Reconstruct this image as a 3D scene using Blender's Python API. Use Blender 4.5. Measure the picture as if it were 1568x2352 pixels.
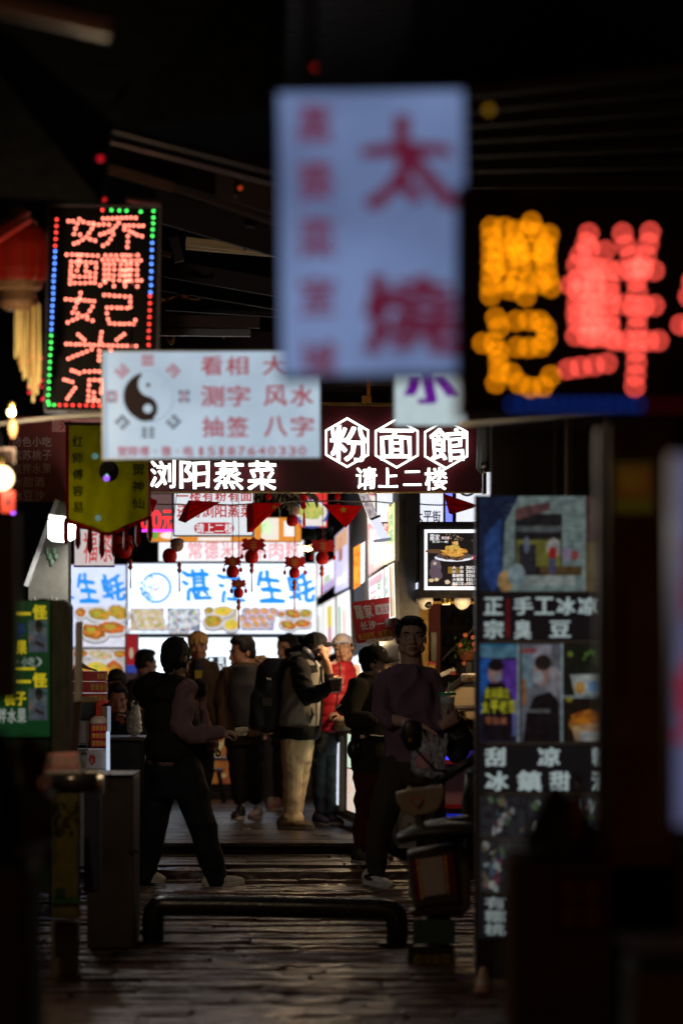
import bpy, bmesh, math, random
import numpy as np
from mathutils import Vector, Matrix, Euler
random.seed(7)
sc = bpy.context.scene
for o in list(bpy.data.objects): bpy.data.objects.remove(o)
C = sc.collection
R = math.radians
# ---------------------------------------------------------------- camera, world, exposure
K, CX, HY, EYE = 8820.0, 784.0, 1471.0, 1.6      # focal length, centre and eye level in pixels of a 1568 x 2352 view; eye height in metres
cd = bpy.data.cameras.new('camera'); cam = bpy.data.objects.new('camera', cd); C.objects.link(cam); sc.camera = cam
cam.location = (0, 0, EYE); cam.rotation_euler = (R(90), 0, 0)
cd.sensor_fit = 'VERTICAL'; cd.sensor_height = 36; cd.sensor_width = 24; cd.lens = 135
cd.shift_y = (HY - 1176) / 2352.0
cd.clip_start = 0.1; cd.clip_end = 400
cd.dof.use_dof = True; cd.dof.focus_distance = 25.2; cd.dof.aperture_fstop = 1.8
w = bpy.data.worlds.new('World'); sc.world = w; w.use_nodes = True
wn = w.node_tree.nodes; wl = w.node_tree.links
sky = wn.new('ShaderNodeTexSky'); sky.sky_type = 'NISHITA'; sky.sun_disc = False
sky.sun_elevation = R(1.5); sky.sun_rotation = R(200)
tint = wn.new('ShaderNodeMix'); tint.data_type = 'RGBA'; tint.blend_type = 'MULTIPLY'; tint.inputs[0].default_value = 1; tint.inputs[7].default_value = (1, .62, .48, 1)   # warm city night
wl.new(sky.outputs[0], tint.inputs[6]); wl.new(tint.outputs[2], wn['Background'].inputs[0]); wn['Background'].inputs[1].default_value = 0.042
sc.view_settings.view_transform = 'Standard'; sc.view_settings.look = 'None'
sc.view_settings.exposure = 0; sc.view_settings.gamma = 1; sc.view_settings.use_curve_mapping = False
cy = sc.cycles
cy.use_denoising = True; cy.denoiser = 'OPENIMAGEDENOISE'; cy.denoising_input_passes = 'RGB_ALBEDO_NORMAL'; cy.denoising_prefilter = 'ACCURATE'
cy.use_adaptive_sampling = False; cy.max_bounces = 6; cy.diffuse_bounces = 3; cy.glossy_bounces = 3; cy.transmission_bounces = 5; cy.transparent_max_bounces = 8
cy.sample_clamp_indirect = 4; cy.caustics_reflective = False; cy.caustics_refractive = False; cy.use_light_tree = True

# ---------------------------------------------------------------- helpers
def P(px, py, d): return Vector(((px - CX) / K * d, d, EYE - (py - HY) / K * d))
def rpx(n, d): return n * d / K
W = {}
def wm(o): return W.get(o.name, Matrix.Identity(4)) if o else Matrix.Identity(4)
def tag(o, label=None, cat=None, group=None, kind=None):
    if label: o['label'] = label
    if cat: o['category'] = cat
    if group: o['group'] = group
    if kind: o['kind'] = kind
    return o
def thing(name, label, cat, loc=(0, 0, 0), rot=(0, 0, 0), group=None):
    o = bpy.data.objects.new(name, None); C.objects.link(o)
    o.location = loc; o.rotation_euler = rot; o.empty_display_size = .1
    W[o.name] = Matrix.LocRotScale(Vector(loc), Euler(rot), None)
    return tag(o, label, cat, group)
def copy_tree(o, parent=None):
    c = o.copy(); C.objects.link(c)
    if parent is not None: c.parent = parent
    W[c.name] = wm(o)
    for ch in list(o.children): copy_tree(ch, c)
    return c
def link(name, me, parent=None, local=None):
    o = bpy.data.objects.new(name, me); C.objects.link(o)
    if parent is not None: o.parent = parent; W[o.name] = wm(parent)
    return o

MATS = {}
def mat(name, col, rough=.6, metal=0, var=.25, scale=14, bump=.15, bscale=None, stretch=(1, 1, 1), spec=.5, rvar=.12, col2=None, sheen=0, alpha=1, trans=0, ior=1.45, dist=.01, through=0):
    if name in MATS: return MATS[name]
    m = bpy.data.materials.new(name); m.use_nodes = True; n = m.node_tree.nodes; l = m.node_tree.links
    b = n['Principled BSDF']; b.inputs['Metallic'].default_value = metal; b.inputs['Specular IOR Level'].default_value = spec
    b.inputs['Sheen Weight'].default_value = sheen; b.inputs['Alpha'].default_value = alpha; b.inputs['Transmission Weight'].default_value = trans; b.inputs['IOR'].default_value = ior
    tc = n.new('ShaderNodeTexCoord'); mp = n.new('ShaderNodeMapping'); mp.inputs['Scale'].default_value = stretch; l.new(tc.outputs['Object'], mp.inputs[0])
    nz = n.new('ShaderNodeTexNoise'); nz.inputs['Scale'].default_value = scale; nz.inputs['Detail'].default_value = 6; nz.inputs['Roughness'].default_value = .65; l.new(mp.outputs[0], nz.inputs[0])
    rp = n.new('ShaderNodeValToRGB'); c2 = col2 if col2 else tuple(c * (1 - var) for c in col); c1 = tuple(min(1, c * (1 + var * .5)) for c in col)
    rp.color_ramp.elements[0].color = (*c2, 1); rp.color_ramp.elements[0].position = .3; rp.color_ramp.elements[1].color = (*c1, 1); rp.color_ramp.elements[1].position = .7
    l.new(nz.outputs[0], rp.inputs[0]); l.new(rp.outputs[0], b.inputs['Base Color'])
    mr = n.new('ShaderNodeMapRange'); mr.inputs[1].default_value = .3; mr.inputs[2].default_value = .7
    mr.inputs[3].default_value = max(.02, rough - rvar); mr.inputs[4].default_value = min(1, rough + rvar); l.new(nz.outputs[0], mr.inputs[0]); l.new(mr.outputs[0], b.inputs['Roughness'])
    if bump:
        n2 = n.new('ShaderNodeTexNoise'); n2.inputs['Scale'].default_value = bscale or scale * 4; n2.inputs['Detail'].default_value = 5; l.new(mp.outputs[0], n2.inputs[0])
        bp = n.new('ShaderNodeBump'); bp.inputs['Strength'].default_value = bump; bp.inputs['Distance'].default_value = dist; l.new(n2.outputs[0], bp.inputs['Height']); l.new(bp.outputs[0], b.inputs['Normal'])
    if through:
        tb = n.new('ShaderNodeBsdfTranslucent'); mx = n.new('ShaderNodeMixShader'); mx.inputs[0].default_value = through; l.new(rp.outputs[0], tb.inputs[0]); l.new(b.outputs[0], mx.inputs[1]); l.new(tb.outputs[0], mx.inputs[2]); l.new(mx.outputs[0], n['Material Output'].inputs['Surface'])
    MATS[name] = m; return m
def E(col, s=1.0, sample=True, col2=None, scale=30, rough=.35):
    """a lit, printed or glowing surface; col2 mottles the print or puts uneven backlight into the face"""
    key = ('E', tuple(round(c, 4) for c in col), round(s, 4), sample, col2, scale)
    if key in MATS: return MATS[key]
    m = bpy.data.materials.new('lit_print'); m.use_nodes = True; n = m.node_tree.nodes; l = m.node_tree.links
    b = n['Principled BSDF']; b.inputs['Base Color'].default_value = (*[c * .35 for c in col], 1); b.inputs['Roughness'].default_value = rough
    b.inputs['Emission Strength'].default_value = s
    tc = n.new('ShaderNodeTexCoord'); nz = n.new('ShaderNodeTexNoise'); nz.inputs['Scale'].default_value = scale; nz.inputs['Detail'].default_value = 4; l.new(tc.outputs['Object'], nz.inputs[0])
    rp = n.new('ShaderNodeValToRGB'); c2 = col2 or tuple(c * .93 for c in col)
    rp.color_ramp.elements[0].color = (*c2, 1); rp.color_ramp.elements[0].position = .38; rp.color_ramp.elements[1].color = (*col, 1); rp.color_ramp.elements[1].position = .62
    l.new(nz.outputs[0], rp.inputs[0]); l.new(rp.outputs[0], b.inputs['Emission Color'])
    m.cycles.emission_sampling = 'AUTO' if sample else 'NONE'
    MATS[key] = m; return m

class MB:
    """collects closed shapes in world coordinates, built as one mesh object"""
    def __init__(s): s.v = []; s.f = []; s.mi = []; s.m = 0
    def add(s, vs, fs, m=None):
        k = len(s.v); s.v += [Vector(v) for v in vs]; s.f += [tuple(i + k for i in f) for f in fs]; s.mi += [s.m if m is None else m] * len(fs); return s
    def box(s, c, size, rot=None, m=None):
        x, y, z = [a / 2 for a in size]; q = [(-x, -y, -z), (x, -y, -z), (x, y, -z), (-x, y, -z), (-x, -y, z), (x, -y, z), (x, y, z), (-x, y, z)]
        M = rot.to_matrix() if isinstance(rot, Euler) else (rot or Matrix.Identity(3))
        return s.add([M @ Vector(p) + Vector(c) for p in q], [(0, 3, 2, 1), (4, 5, 6, 7), (0, 1, 5, 4), (1, 2, 6, 5), (2, 3, 7, 6), (3, 0, 4, 7)], m)
    def bx(s, a, b, m=None):
        a = Vector(a); b = Vector(b); return s.box((a + b) / 2, [abs(t) for t in (b - a)], None, m)
    def tube(s, pts, rad, seg=10, side=None, flat=None, m=None, caps=True):
        """tube through pts; rad: one radius, a list, or a list of (across, along) pairs, side = direction of the first of the pair"""
        pts = [Vector(p) for p in pts]; n = len(pts)
        if not isinstance(rad, (list, tuple)): rad = [rad] * n
        rings = []
        up = Vector(side) if side is not None else None
        for i, p in enumerate(pts):
            t = (pts[min(i + 1, n - 1)] - pts[max(i - 1, 0)])
            if t.length < 1e-9: t = Vector((0, 0, 1))
            t.normalize()
            u = up if up is not None else (Vector((0, 0, 1)) if abs(t.z) < .9 else Vector((1, 0, 0)))
            u = (u - t * u.dot(t)); u.normalize(); v = t.cross(u)
            if side is None: up = u
            r = rad[i]; ra, rb = r if isinstance(r, (list, tuple)) else (r, r)
            rings.append([p + u * (ra * math.cos(a)) + v * (rb * math.sin(a)) for a in [2 * math.pi * k / seg for k in range(seg)]])
        vs = [q for r in rings for q in r]; fs = []
        for i in range(n - 1):
            for k in range(seg):
                a, b = i * seg + k, i * seg + (k + 1) % seg; fs.append((a, b, b + seg, a + seg))
        if caps: fs.append(tuple(range(seg - 1, -1, -1))); fs.append(tuple(range((n - 1) * seg, n * seg)))
        return s.add(vs, fs, m)
    def limb(s, pts, rad, seg=12, side=None):
        """tube with rounded ends"""
        pts = [Vector(p) for p in pts]; rad = [r if isinstance(r, (list, tuple)) else (r, r) for r in (rad if isinstance(rad, list) else [rad] * len(pts))]
        a = (pts[0] - pts[1]).normalized(); b = (pts[-1] - pts[-2]).normalized(); P2, R2 = [], []
        for k, f in ((.97, .25), (.75, .66), (.4, .92)): P2.append(pts[0] + a * (min(rad[0]) * k)); R2.append((rad[0][0] * f, rad[0][1] * f))
        P2 += pts; R2 += rad
        for k, f in ((.4, .92), (.75, .66), (.97, .25)): P2.append(pts[-1] + b * (min(rad[-1]) * k)); R2.append((rad[-1][0] * f, rad[-1][1] * f))
        return s.tube(P2, R2, seg, side)
    def ball(s, c, r, M=None, seg=14, rings=9, m=None):
        r = (r, r, r) if not isinstance(r, (tuple, list)) else r; vs = [(0, 0, -1)]; fs = []
        for i in range(1, rings):
            a = -math.pi / 2 + math.pi * i / rings
            vs += [(math.cos(a) * math.cos(2 * math.pi * k / seg), math.cos(a) * math.sin(2 * math.pi * k / seg), math.sin(a)) for k in range(seg)]
        vs.append((0, 0, 1)); L = len(vs) - 1
        for k in range(seg):
            fs.append((0, 1 + (k + 1) % seg, 1 + k)); fs.append((L, L - seg + k, L - seg + (k + 1) % seg))
            for i in range(rings - 2):
                a, b = 1 + i * seg + k, 1 + i * seg + (k + 1) % seg; fs.append((a, b, b + seg, a + seg))
        M = M or Matrix.Identity(3)
        return s.add([M @ Vector((v[0] * r[0], v[1] * r[1], v[2] * r[2])) + Vector(c) for v in vs], fs, m)
    def lathe(s, c, prof, seg=18, m=None):
        """profile of (radius, height) turned about the vertical through c"""
        return s.tube([Vector(c) + Vector((0, 0, h)) for r, h in prof], [max(r, 1e-4) for r, h in prof], seg, side=(1, 0, 0), m=m)
    def prism(s, pts, off, m=None):
        """flat outline pts pushed along off"""
        n = len(pts); off = Vector(off); pts = [Vector(p) for p in pts]
        nrm = Vector((0, 0, 0))
        for i in range(n): nrm += pts[i].cross(pts[(i + 1) % n])
        if nrm.dot(off) > 0: pts = pts[::-1]
        vs = pts + [p + off for p in pts]
        return s.add(vs, [tuple(range(n)), tuple(range(2 * n - 1, n - 1, -1))] + [(i, i + n, (i + 1) % n + n, (i + 1) % n)[::-1] if False else ((i + 1) % n, i, i + n, (i + 1) % n + n) for i in range(n)], m)
    def build(s, name, mats, parent=None, smooth=False, bevel=0, kind=None, local=False):
        me = bpy.data.meshes.new(name); M = Matrix.Identity(4) if local else wm(parent).inverted()
        me.from_pydata([M @ v for v in s.v], [], s.f)
        for m in (mats if isinstance(mats, (list, tuple)) else [mats]): me.materials.append(m)
        if any(s.mi): me.polygons.foreach_set('material_index', s.mi)
        if bevel:
            bm = bmesh.new(); bm.from_mesh(me); bmesh.ops.remove_doubles(bm, verts=bm.verts, dist=1e-5)
            bmesh.ops.bevel(bm, geom=bm.edges[:], offset=bevel, segments=2, affect='EDGES', profile=.6, clamp_overlap=True); bm.to_mesh(me); bm.free()
        if smooth: me.polygons.foreach_set('use_smooth', [True] * len(me.polygons))
        me.update(); o = link(name, me, parent)
        if kind: o['kind'] = kind
        return o

# ---- flat print and lettering
_G = {}
def glyph(ch, off=0.0, ext=0.0):
    k = (ch, off, ext)
    if k not in _G:
        c = bpy.data.curves.new('g', 'FONT'); c.body = ch; c.offset = off; c.extrude = ext; c.resolution_u = 3
        if ext: c.bevel_depth = 0
        o = bpy.data.objects.new('g', c); C.objects.link(o); dg = bpy.context.evaluated_depsgraph_get(); dg.update()
        me = bpy.data.meshes.new_from_object(o.evaluated_get(dg)); bpy.data.objects.remove(o); bpy.data.curves.remove(c)
        v = np.array([tuple(x.co) for x in me.vertices]).reshape(-1, 3); f = [tuple(p.vertices) for p in me.polygons]; bpy.data.meshes.remove(me); _G[k] = (v, f)
    return _G[k]
class Sign:
    """an upright thing authored in view pixels at one distance: local x right, y away, z up"""
    def __init__(s, name, label, cat, x0, y0, x1, y1, d, yaw=0, roll=0, pitch=0, group=None, root=None, at=None):
        s.d = d; s.cx, s.cy = (x0 + x1) / 2, (y0 + y1) / 2; s.k = d / K; s.box = (x0, y0, x1, y1)
        s.o = root or thing(name, label, cat, P(s.cx, s.cy, d), (R(pitch), R(roll), R(yaw)), group)
        s.lift = .002
    def L(s, px, py, y=0.0): return Vector(((px - s.cx) * s.k, y, -(py - s.cy) * s.k))
    def mb(s): return MB()
    def slab(s, name, m, x0, y0, x1, y1, ya, yb, bevel=0, parent=None):
        b = MB(); b.bx(s.L(x0, y1, ya), s.L(x1, y0, yb)); return b.build(name, m, parent or s.o, bevel=bevel, local=True)
    def casing(s, m, face_m, rim=4, th=.12, box=None, lip=.012):
        x0, y0, x1, y1 = box or s.box
        s.slab('casing', m, x0, y0, x1, y1, .012, th)
        b = MB()
        for q in ((x0, y0, x1, y0 + rim), (x0, y1 - rim, x1, y1), (x0, y0 + rim, x0 + rim, y1 - rim), (x1 - rim, y0 + rim, x1, y1 - rim)): b.bx(s.L(q[0], q[3], -lip), s.L(q[2], q[1], .0118))
        b.build('frame', m, s.o, local=True)
        return s.slab('lit_panel', face_m, x0 + rim, y0 + rim, x1 - rim, y1 - rim, 0, .0115)
    def quadgrid(s): pass
    def start(s): s.pm = MB(); s.mats = []; return s
    def _m(s, m):
        if m not in s.mats: s.mats.append(m)
        return s.mats.index(m)
    def poly(s, pts, m, lift=None, y=None):
        z = -(s.lift if lift is None else lift)
        pts = [s.L(a, b, z) for a, b in pts]; a = sum(pts[i].x * pts[(i + 1) % len(pts)].z - pts[(i + 1) % len(pts)].x * pts[i].z for i in range(len(pts)))
        if a < 0: pts = pts[::-1]
        s.pm.add(pts, [tuple(range(len(pts)))], s._m(m)); return s
    def rect(s, x0, y0, x1, y1, m, lift=None): return s.poly([(x0, y0), (x1, y0), (x1, y1), (x0, y1)], m, lift)
    def ell(s, cx, cy, rx, ry, m, lift=None, ang=0, seg=18, jag=0):
        c, n = math.cos(R(ang)), math.sin(R(ang)); q = []
        for i in range(seg):
            t = 2 * math.pi * i / seg; f = 1 + (random.uniform(-jag, jag) if jag else 0); a, b = rx * f * math.cos(t), ry * f * math.sin(t); q.append((cx + a * c - b * n, cy + a * n + b * c))
        return s.poly(q, m, lift)
    def ring(s, cx, cy, r, wd, m, a0=0, a1=360, lift=None, seg=40):
        n = max(4, int(seg * (a1 - a0) / 360))
        for i in range(n):
            t, u = R(a0 + (a1 - a0) * i / n), R(a0 + (a1 - a0) * (i + 1) / n)
            s.poly([(cx + r * math.cos(t), cy + r * math.sin(t)), (cx + r * math.cos(u), cy + r * math.sin(u)), (cx + (r - wd) * math.cos(u), cy + (r - wd) * math.sin(u)), (cx + (r - wd) * math.cos(t), cy + (r - wd) * math.sin(t))], m, lift)
        return s
    def star(s, cx, cy, r, m, rot=0, lift=None):
        return s.poly([(cx + (r if i % 2 == 0 else r * .4) * math.sin(R(rot + 36 * i)), cy - (r if i % 2 == 0 else r * .4) * math.cos(R(rot + 36 * i))) for i in range(10)], m, lift)
    def char(s, ch, x0, y0, x1, y1, m, off=.012, lift=None, shear=0, wob=0, ext=0, y=None, rot=0):
        if ch == ' ': return s
        v, f = glyph(ch, 0.0, 1.0 if ext else 0)
        if not len(v): return s
        lo, hi = v.min(0), v.max(0); z0 = -(s.lift if lift is None else lift); sz = max(hi[0] - lo[0], hi[1] - lo[1], .5)
        ca, sa = math.cos(R(rot)), math.sin(R(rot)); mx, my = (x0 + x1) / 2, (y0 + y1) / 2
        ox, oy = off / sz * (x1 - x0), off / sz * (y1 - y0) * (.7 if ch not in '一二' else .4); x0 += ox; x1 -= ox; y0 += oy; y1 -= oy
        for n_, (kx, ky) in enumerate(((0, 0), (-1, -1), (1, 1), (-1, 1), (1, -1), (-1.3, 0), (1.3, 0))[:(7 if off > .02 else 5) if off > .004 else 1]):
            q = []; z = z0 - n_ * .00012
            for a in v:
                u = (a[0] - lo[0]) / max(1e-6, hi[0] - lo[0]); t = (a[1] - lo[1]) / max(1e-6, hi[1] - lo[1])
                if wob: u, t = u + wob * math.sin(7 * t + ord(ch)) + .5 * wob * math.sin(17 * u + 3 * t), t + wob * math.sin(6 * u + ord(ch) * 2) + .5 * wob * math.sin(15 * t)
                X = x0 + (x1 - x0) * u + shear * (t - .5) * (y1 - y0) + kx * ox; Y = y1 - (y1 - y0) * t + ky * oy
                X, Y = mx + (X - mx) * ca - (Y - my) * sa, my + (X - mx) * sa + (Y - my) * ca
                q.append(s.L(X, Y, z - ext * (a[2] + 1) / 2 if ext else z))
            s.pm.add(q, f, s._m(m))
        return s
    def text(s, st, x0, y0, x1, y1, m, gap=.1, vertical=False, **k):
        n = len(st)
        for i, ch in enumerate(st):
            if vertical: h = (y1 - y0) / n; a = (x0, y0 + h * (i + gap / 2), x1, y0 + h * (i + 1 - gap / 2))
            else: wd = (x1 - x0) / n; a = (x0 + wd * (i + gap / 2), y0, x0 + wd * (i + 1 - gap / 2), y1)
            if ch in '一': h = a[3] - a[1]; a = (a[0], a[1] + h * .43, a[2], a[1] + h * .57)
            if ch in '·-': wd = (a[2] - a[0]); h = a[3] - a[1]; a = (a[0] + wd * .35, a[1] + h * .42, a[2] - wd * .35, a[1] + h * .58)
            if ch in '二': h = a[3] - a[1]; a = (a[0], a[1] + h * .15, a[2], a[1] + h * .88)
            if ch in '1/': wd = a[2] - a[0]; a = (a[0] + wd * .25, a[1], a[2] - wd * .25, a[3])
            s.char(ch, *a, m, **k)
        return s
    def done(s, name='lettering', parent=None):
        if not s.pm.v: return None
        return s.pm.build(name, s.mats, parent or s.o, local=True)

def remesh(o, vox, smooth=4, disp=None):
    m = o.modifiers.new('r', 'REMESH'); m.mode = 'VOXEL'; m.voxel_size = vox; m.use_smooth_shade = True
    if smooth: q = o.modifiers.new('s', 'SMOOTH'); q.iterations = smooth; q.factor = .5
    dg = bpy.context.evaluated_depsgraph_get(); dg.update(); me = bpy.data.meshes.new_from_object(o.evaluated_get(dg))
    old = o.data; o.modifiers.clear(); o.data = me; mats = list(old.materials); bpy.data.meshes.remove(old)
    me.materials.clear()
    for k in mats: me.materials.append(k)
    me.polygons.foreach_set('use_smooth', [True] * len(me.polygons))
    if disp and len(me.vertices):
        n = len(me.vertices); co = np.empty(n * 3, 'f'); no = np.empty(n * 3, 'f'); me.vertices.foreach_get('co', co); me.vertex_normals.foreach_get('vector', no)
        co = co.reshape(-1, 3); no = no.reshape(-1, 3); co = co + no * disp(co)[:, None]; me.vertices.foreach_set('co', co.astype('f').ravel()); me.update()
    return o
def waves(seed, freq, amp, aniso=(1, 1, 1), warp=1.2, n=7):
    g = np.random.default_rng(seed); ks = g.normal(size=(n, 3)) * freq * np.array(aniso); ph = g.uniform(0, 6.28, n); kw = g.normal(size=(n, 3)) * freq * .5
    def f(p):
        r = np.zeros(len(p))
        for i in range(n): r += np.sin(p @ ks[i] + ph[i] + warp * np.sin(p @ kw[i] + ph[-1 - i]))
        return (1 - np.abs(r) / n * 1.6) * amp - amp * .5
    return f
# ================================================================= the place
STONE = mat('wet_stone', (.13, .075, .058), .26, var=.75, scale=4, bump=.8, bscale=16, stretch=(.8, 6, 1), rvar=.2, spec=.6, dist=.02)
STONE2 = mat('wet_stone_grey', (.095, .068, .06), .30, var=.75, scale=5, bump=.8, bscale=20, stretch=(.9, 5, 1), rvar=.22, spec=.6, dist=.02)
STONE3 = mat('wet_stone_red', (.16, .078, .052), .22, var=.75, scale=4, bump=.8, bscale=16, stretch=(.8, 6, 1), rvar=.18, spec=.6, dist=.02)
GRIME = mat('grime', (.018, .014, .012), .5, scale=9, bump=.5)
WOOD = mat('wet_plank', (.085, .062, .048), .36, var=.5, scale=6, bump=.35, stretch=(1.2, 9, 2), rvar=.16)
WOOD2 = mat('wet_plank_dark', (.06, .046, .038), .3, var=.5, scale=6, bump=.35, stretch=(1.2, 9, 2), rvar=.16)
DARK = mat('dark_board', (.012, .010, .010), .7, scale=6)
DARKW = mat('dark_timber', (.02, .011, .008), .65, scale=6, stretch=(.6, 6, 6), var=.4)
REDW = mat('red_timber', (.03, .005, .0045), .6, scale=6, stretch=(.6, 6, 6), var=.4)
TANW = mat('tan_timber', (.26, .15, .075), .55, scale=7, stretch=(.6, 7, 7), var=.4)
CONC = mat('stained_plaster', (.15, .145, .12), .85, scale=5, bump=.5, var=.4)
PILL = mat('mossy_stone', (.16, .17, .13), .8, scale=9, bump=.8, var=.55, stretch=(2.5, 2.5, .6))
BLACK = mat('black_metal', (.012, .012, .013), .4, scale=10, bump=.08)
BLACKP = mat('black_plastic', (.014, .014, .016), .35, scale=10, bump=.05)
STEEL = mat('brushed_steel', (.55, .54, .52), .28, metal=1, scale=10, bump=.08, var=.2)
GREYM = mat('grey_paint_metal', (.20, .20, .19), .45, scale=6, bump=.08, var=.2)
BRASS = mat('brass', (.55, .36, .10), .3, metal=1, scale=10, bump=.1)
GOLDW = mat('gilded_wood', (.42, .25, .06), .42, metal=.5, scale=9, bump=.4, var=.5)
WHITEP = mat('white_plastic', (.75, .74, .70), .35, scale=5, bump=.03, var=.06)

def struct(name, mb, m, parent=None, smooth=False):
    o = mb.build(name, m, parent, smooth=smooth)
    if parent is None: o['kind'] = 'structure'
    return o
# ground: dark bed, rows of stone slabs, two steps, plank platform
g = struct('street', MB().bx((-7, -2, -.3), (7, 25.78, -.03)), GRIME)
random.seed(11)
def stone(x0, x1, y0, y1, zt, m, parent, h=.09, rough=.006, nx=5, ny=2, name='stone'):
    vs = []; fs = []
    for j in range(ny + 1):
        for i in range(nx + 1):
            e = i in (0, nx) or j in (0, ny)
            vs.append((x0 + (x1 - x0) * i / nx + (random.uniform(-.012, .012)), y0 + (y1 - y0) * j / ny + random.uniform(-.014, .014), zt + random.uniform(-rough, rough) - (rough * 1.2 if e else 0)))
    n = nx + 1
    for j in range(ny):
        for i in range(nx): fs.append((j * n + i, j * n + i + 1, (j + 1) * n + i + 1, (j + 1) * n + i))
    k = len(vs); ed = [i for i in range(n)] + [j * n + nx for j in range(1, ny + 1)] + [ny * n + i for i in range(nx - 1, -1, -1)] + [j * n for j in range(ny - 1, 0, -1)]
    for e in ed: vs.append((vs[e][0], vs[e][1], zt - h))
    for q in range(len(ed)): fs.append((ed[q], k + q, k + (q + 1) % len(ed), ed[(q + 1) % len(ed)]))
    return MB().add(vs, fs).build(name, m, parent, smooth=False)
y = 14.4
while y < 25.6:
    dep = random.choice((.10, .13, .16, .2, .25)) * (1 if y < 22 else .9); x = -2.6 - random.random() * .8; rz = random.choice((-1, 1)) * random.uniform(.002, .013)
    while x < 2.6:
        wd = random.uniform(.35, 1.2); tilt = rz + random.uniform(-.008, .006)
        stone(x + .008, x + wd - .008, y + .012, min(y + dep - .016, 25.7), tilt, random.choice((STONE, STONE, STONE2, STONE3)), g)
        x += wd
    y += dep
b = MB(); b.bx((-7, 25.79, -.3), (7, 27.39, .0)); st = struct('stone_step', b, GRIME)
x = -3.2
while x < 3.2:
    wd = random.uniform(.6, 1.3); stone(x + .01, x + wd - .01, 25.76 + random.uniform(-.02, .02), 26.1, .062 + random.uniform(-.006, .006), random.choice((STONE, STONE2)), st, h=.1, rough=.008); x += wd
y = 26.12
for k in range(6):
    x = -3.4 - random.random()
    while x < 3.4:
        wd = random.uniform(1.1, 2.2); stone(x + .004, x + wd - .004, y + .004, y + .204, .078 + random.uniform(-.003, .003), random.choice((WOOD, WOOD2, STONE2)), st, h=.075, rough=.003, nx=4, ny=1, name='plank'); x += wd
    y += .208
pf = struct('platform', MB().bx((-7, 27.4, -.3), (7, 47, .13)), DARK)
y = 27.38; k = 0
while y < 44:
    dep = .15 if y < 33 else .3; x = -4.2 - random.random() * 1.5
    while x < 4.2:
        wd = random.uniform(1.8, 3.2); zt = .158 + random.uniform(-.0025, .0025)
        MB().bx((x + .004, y + .004, .131), (x + wd - .004, y + dep - .004, zt)).build('plank', random.choice((WOOD, WOOD, WOOD2)), pf); x += wd
    y += dep
# enclosing dark walls, ceiling void above, back wall
struct('wall_left', MB().bx((-2.75, 1, -.3), (-2.6, 26.5, 6.5)), DARK)
struct('wall_right', MB().bx((2.6, 1, -.3), (2.75, 26.5, 6.5)), DARK)
struct('wall_left_back', MB().bx((-5.2, 26.6, -.3), (-5.05, 46, 6.5)), DARK)
struct('wall_right_back', MB().bx((5.05, 26.6, -.3), (5.2, 46, 6.5)), DARK)
struct('wall_back', MB().bx((-5.2, 46.2, -.3), (5.2, 46.4, 6.5)), DARK)
struct('ceiling', MB().bx((-5.3, 24, 6.51), (5.3, 46.5, 6.6)), DARK)
# timber canopies overhead: boards laid between two seen points
def bar(mb, a, bq, d, th, dep=.08, d2=None):
    p, q = P(a[0], a[1], d), P(bq[0], bq[1], d2 or d); u = (q - p).normalized(); n = Vector((0, 1, 0)); n = (n - u * u.dot(n)).normalized(); v = u.cross(n); t = rpx(th, d) / 2
    c = [p + v * t, p - v * t, p - v * t + n * dep, p + v * t + n * dep]; e = [z + (q - p) for z in c]
    mb.add(c + e, [(0, 1, 2, 3), (7, 6, 5, 4), (0, 4, 5, 1), (1, 5, 6, 2), (2, 6, 7, 3), (3, 7, 4, 0)]); return mb
cn = thing('timber_canopy', 'dark timber canopy of slanting rafters over the left side of the alley', 'canopy', P(450, 600, 22))
MT = mat('dim_timber', (.06, .024, .015), .6, scale=7, stretch=(.6, 7, 7)); PT = mat('tan_timber_lit', (.62, .40, .18), .5, scale=7, stretch=(.6, 7, 7), var=.35)  # plank copy of the tan timber, lamplight put into its colour
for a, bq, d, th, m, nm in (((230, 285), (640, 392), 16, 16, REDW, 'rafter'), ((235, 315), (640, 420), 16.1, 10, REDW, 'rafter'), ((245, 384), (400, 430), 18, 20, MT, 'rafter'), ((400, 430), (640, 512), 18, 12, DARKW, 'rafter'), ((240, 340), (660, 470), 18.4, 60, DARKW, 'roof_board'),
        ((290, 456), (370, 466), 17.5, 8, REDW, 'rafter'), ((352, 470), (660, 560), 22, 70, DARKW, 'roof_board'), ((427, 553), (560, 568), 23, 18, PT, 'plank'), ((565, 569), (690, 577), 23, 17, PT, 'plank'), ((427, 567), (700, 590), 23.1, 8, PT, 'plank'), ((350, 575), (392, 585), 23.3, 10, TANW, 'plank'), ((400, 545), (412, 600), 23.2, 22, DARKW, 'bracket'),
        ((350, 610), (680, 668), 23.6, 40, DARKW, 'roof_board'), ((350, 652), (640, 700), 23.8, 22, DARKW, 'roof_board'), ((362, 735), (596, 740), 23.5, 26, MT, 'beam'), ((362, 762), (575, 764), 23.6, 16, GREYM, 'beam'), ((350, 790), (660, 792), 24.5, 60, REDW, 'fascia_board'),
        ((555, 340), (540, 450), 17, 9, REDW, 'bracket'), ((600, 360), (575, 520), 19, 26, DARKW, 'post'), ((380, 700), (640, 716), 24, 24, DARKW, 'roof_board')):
    bar(MB(), a, bq, d, th).build(nm, m, cn)
MB().prism([P(-260, -160, 13), P(660, -160, 13), P(650, 250, 14.2), P(250, 300, 15), P(236, 470, 15.5), P(-260, 430, 15.5)], (0, .3, .1)).build('roof_deck', mat('unlit_board', (.0012, .0011, .0011), .95, spec=.02), cn)  # near-black colour paints in the darkness of the roof
cr = thing('timber_canopy', 'black canopy over the right side above the unlit upper wall', 'canopy', P(1300, 250, 14))
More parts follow.
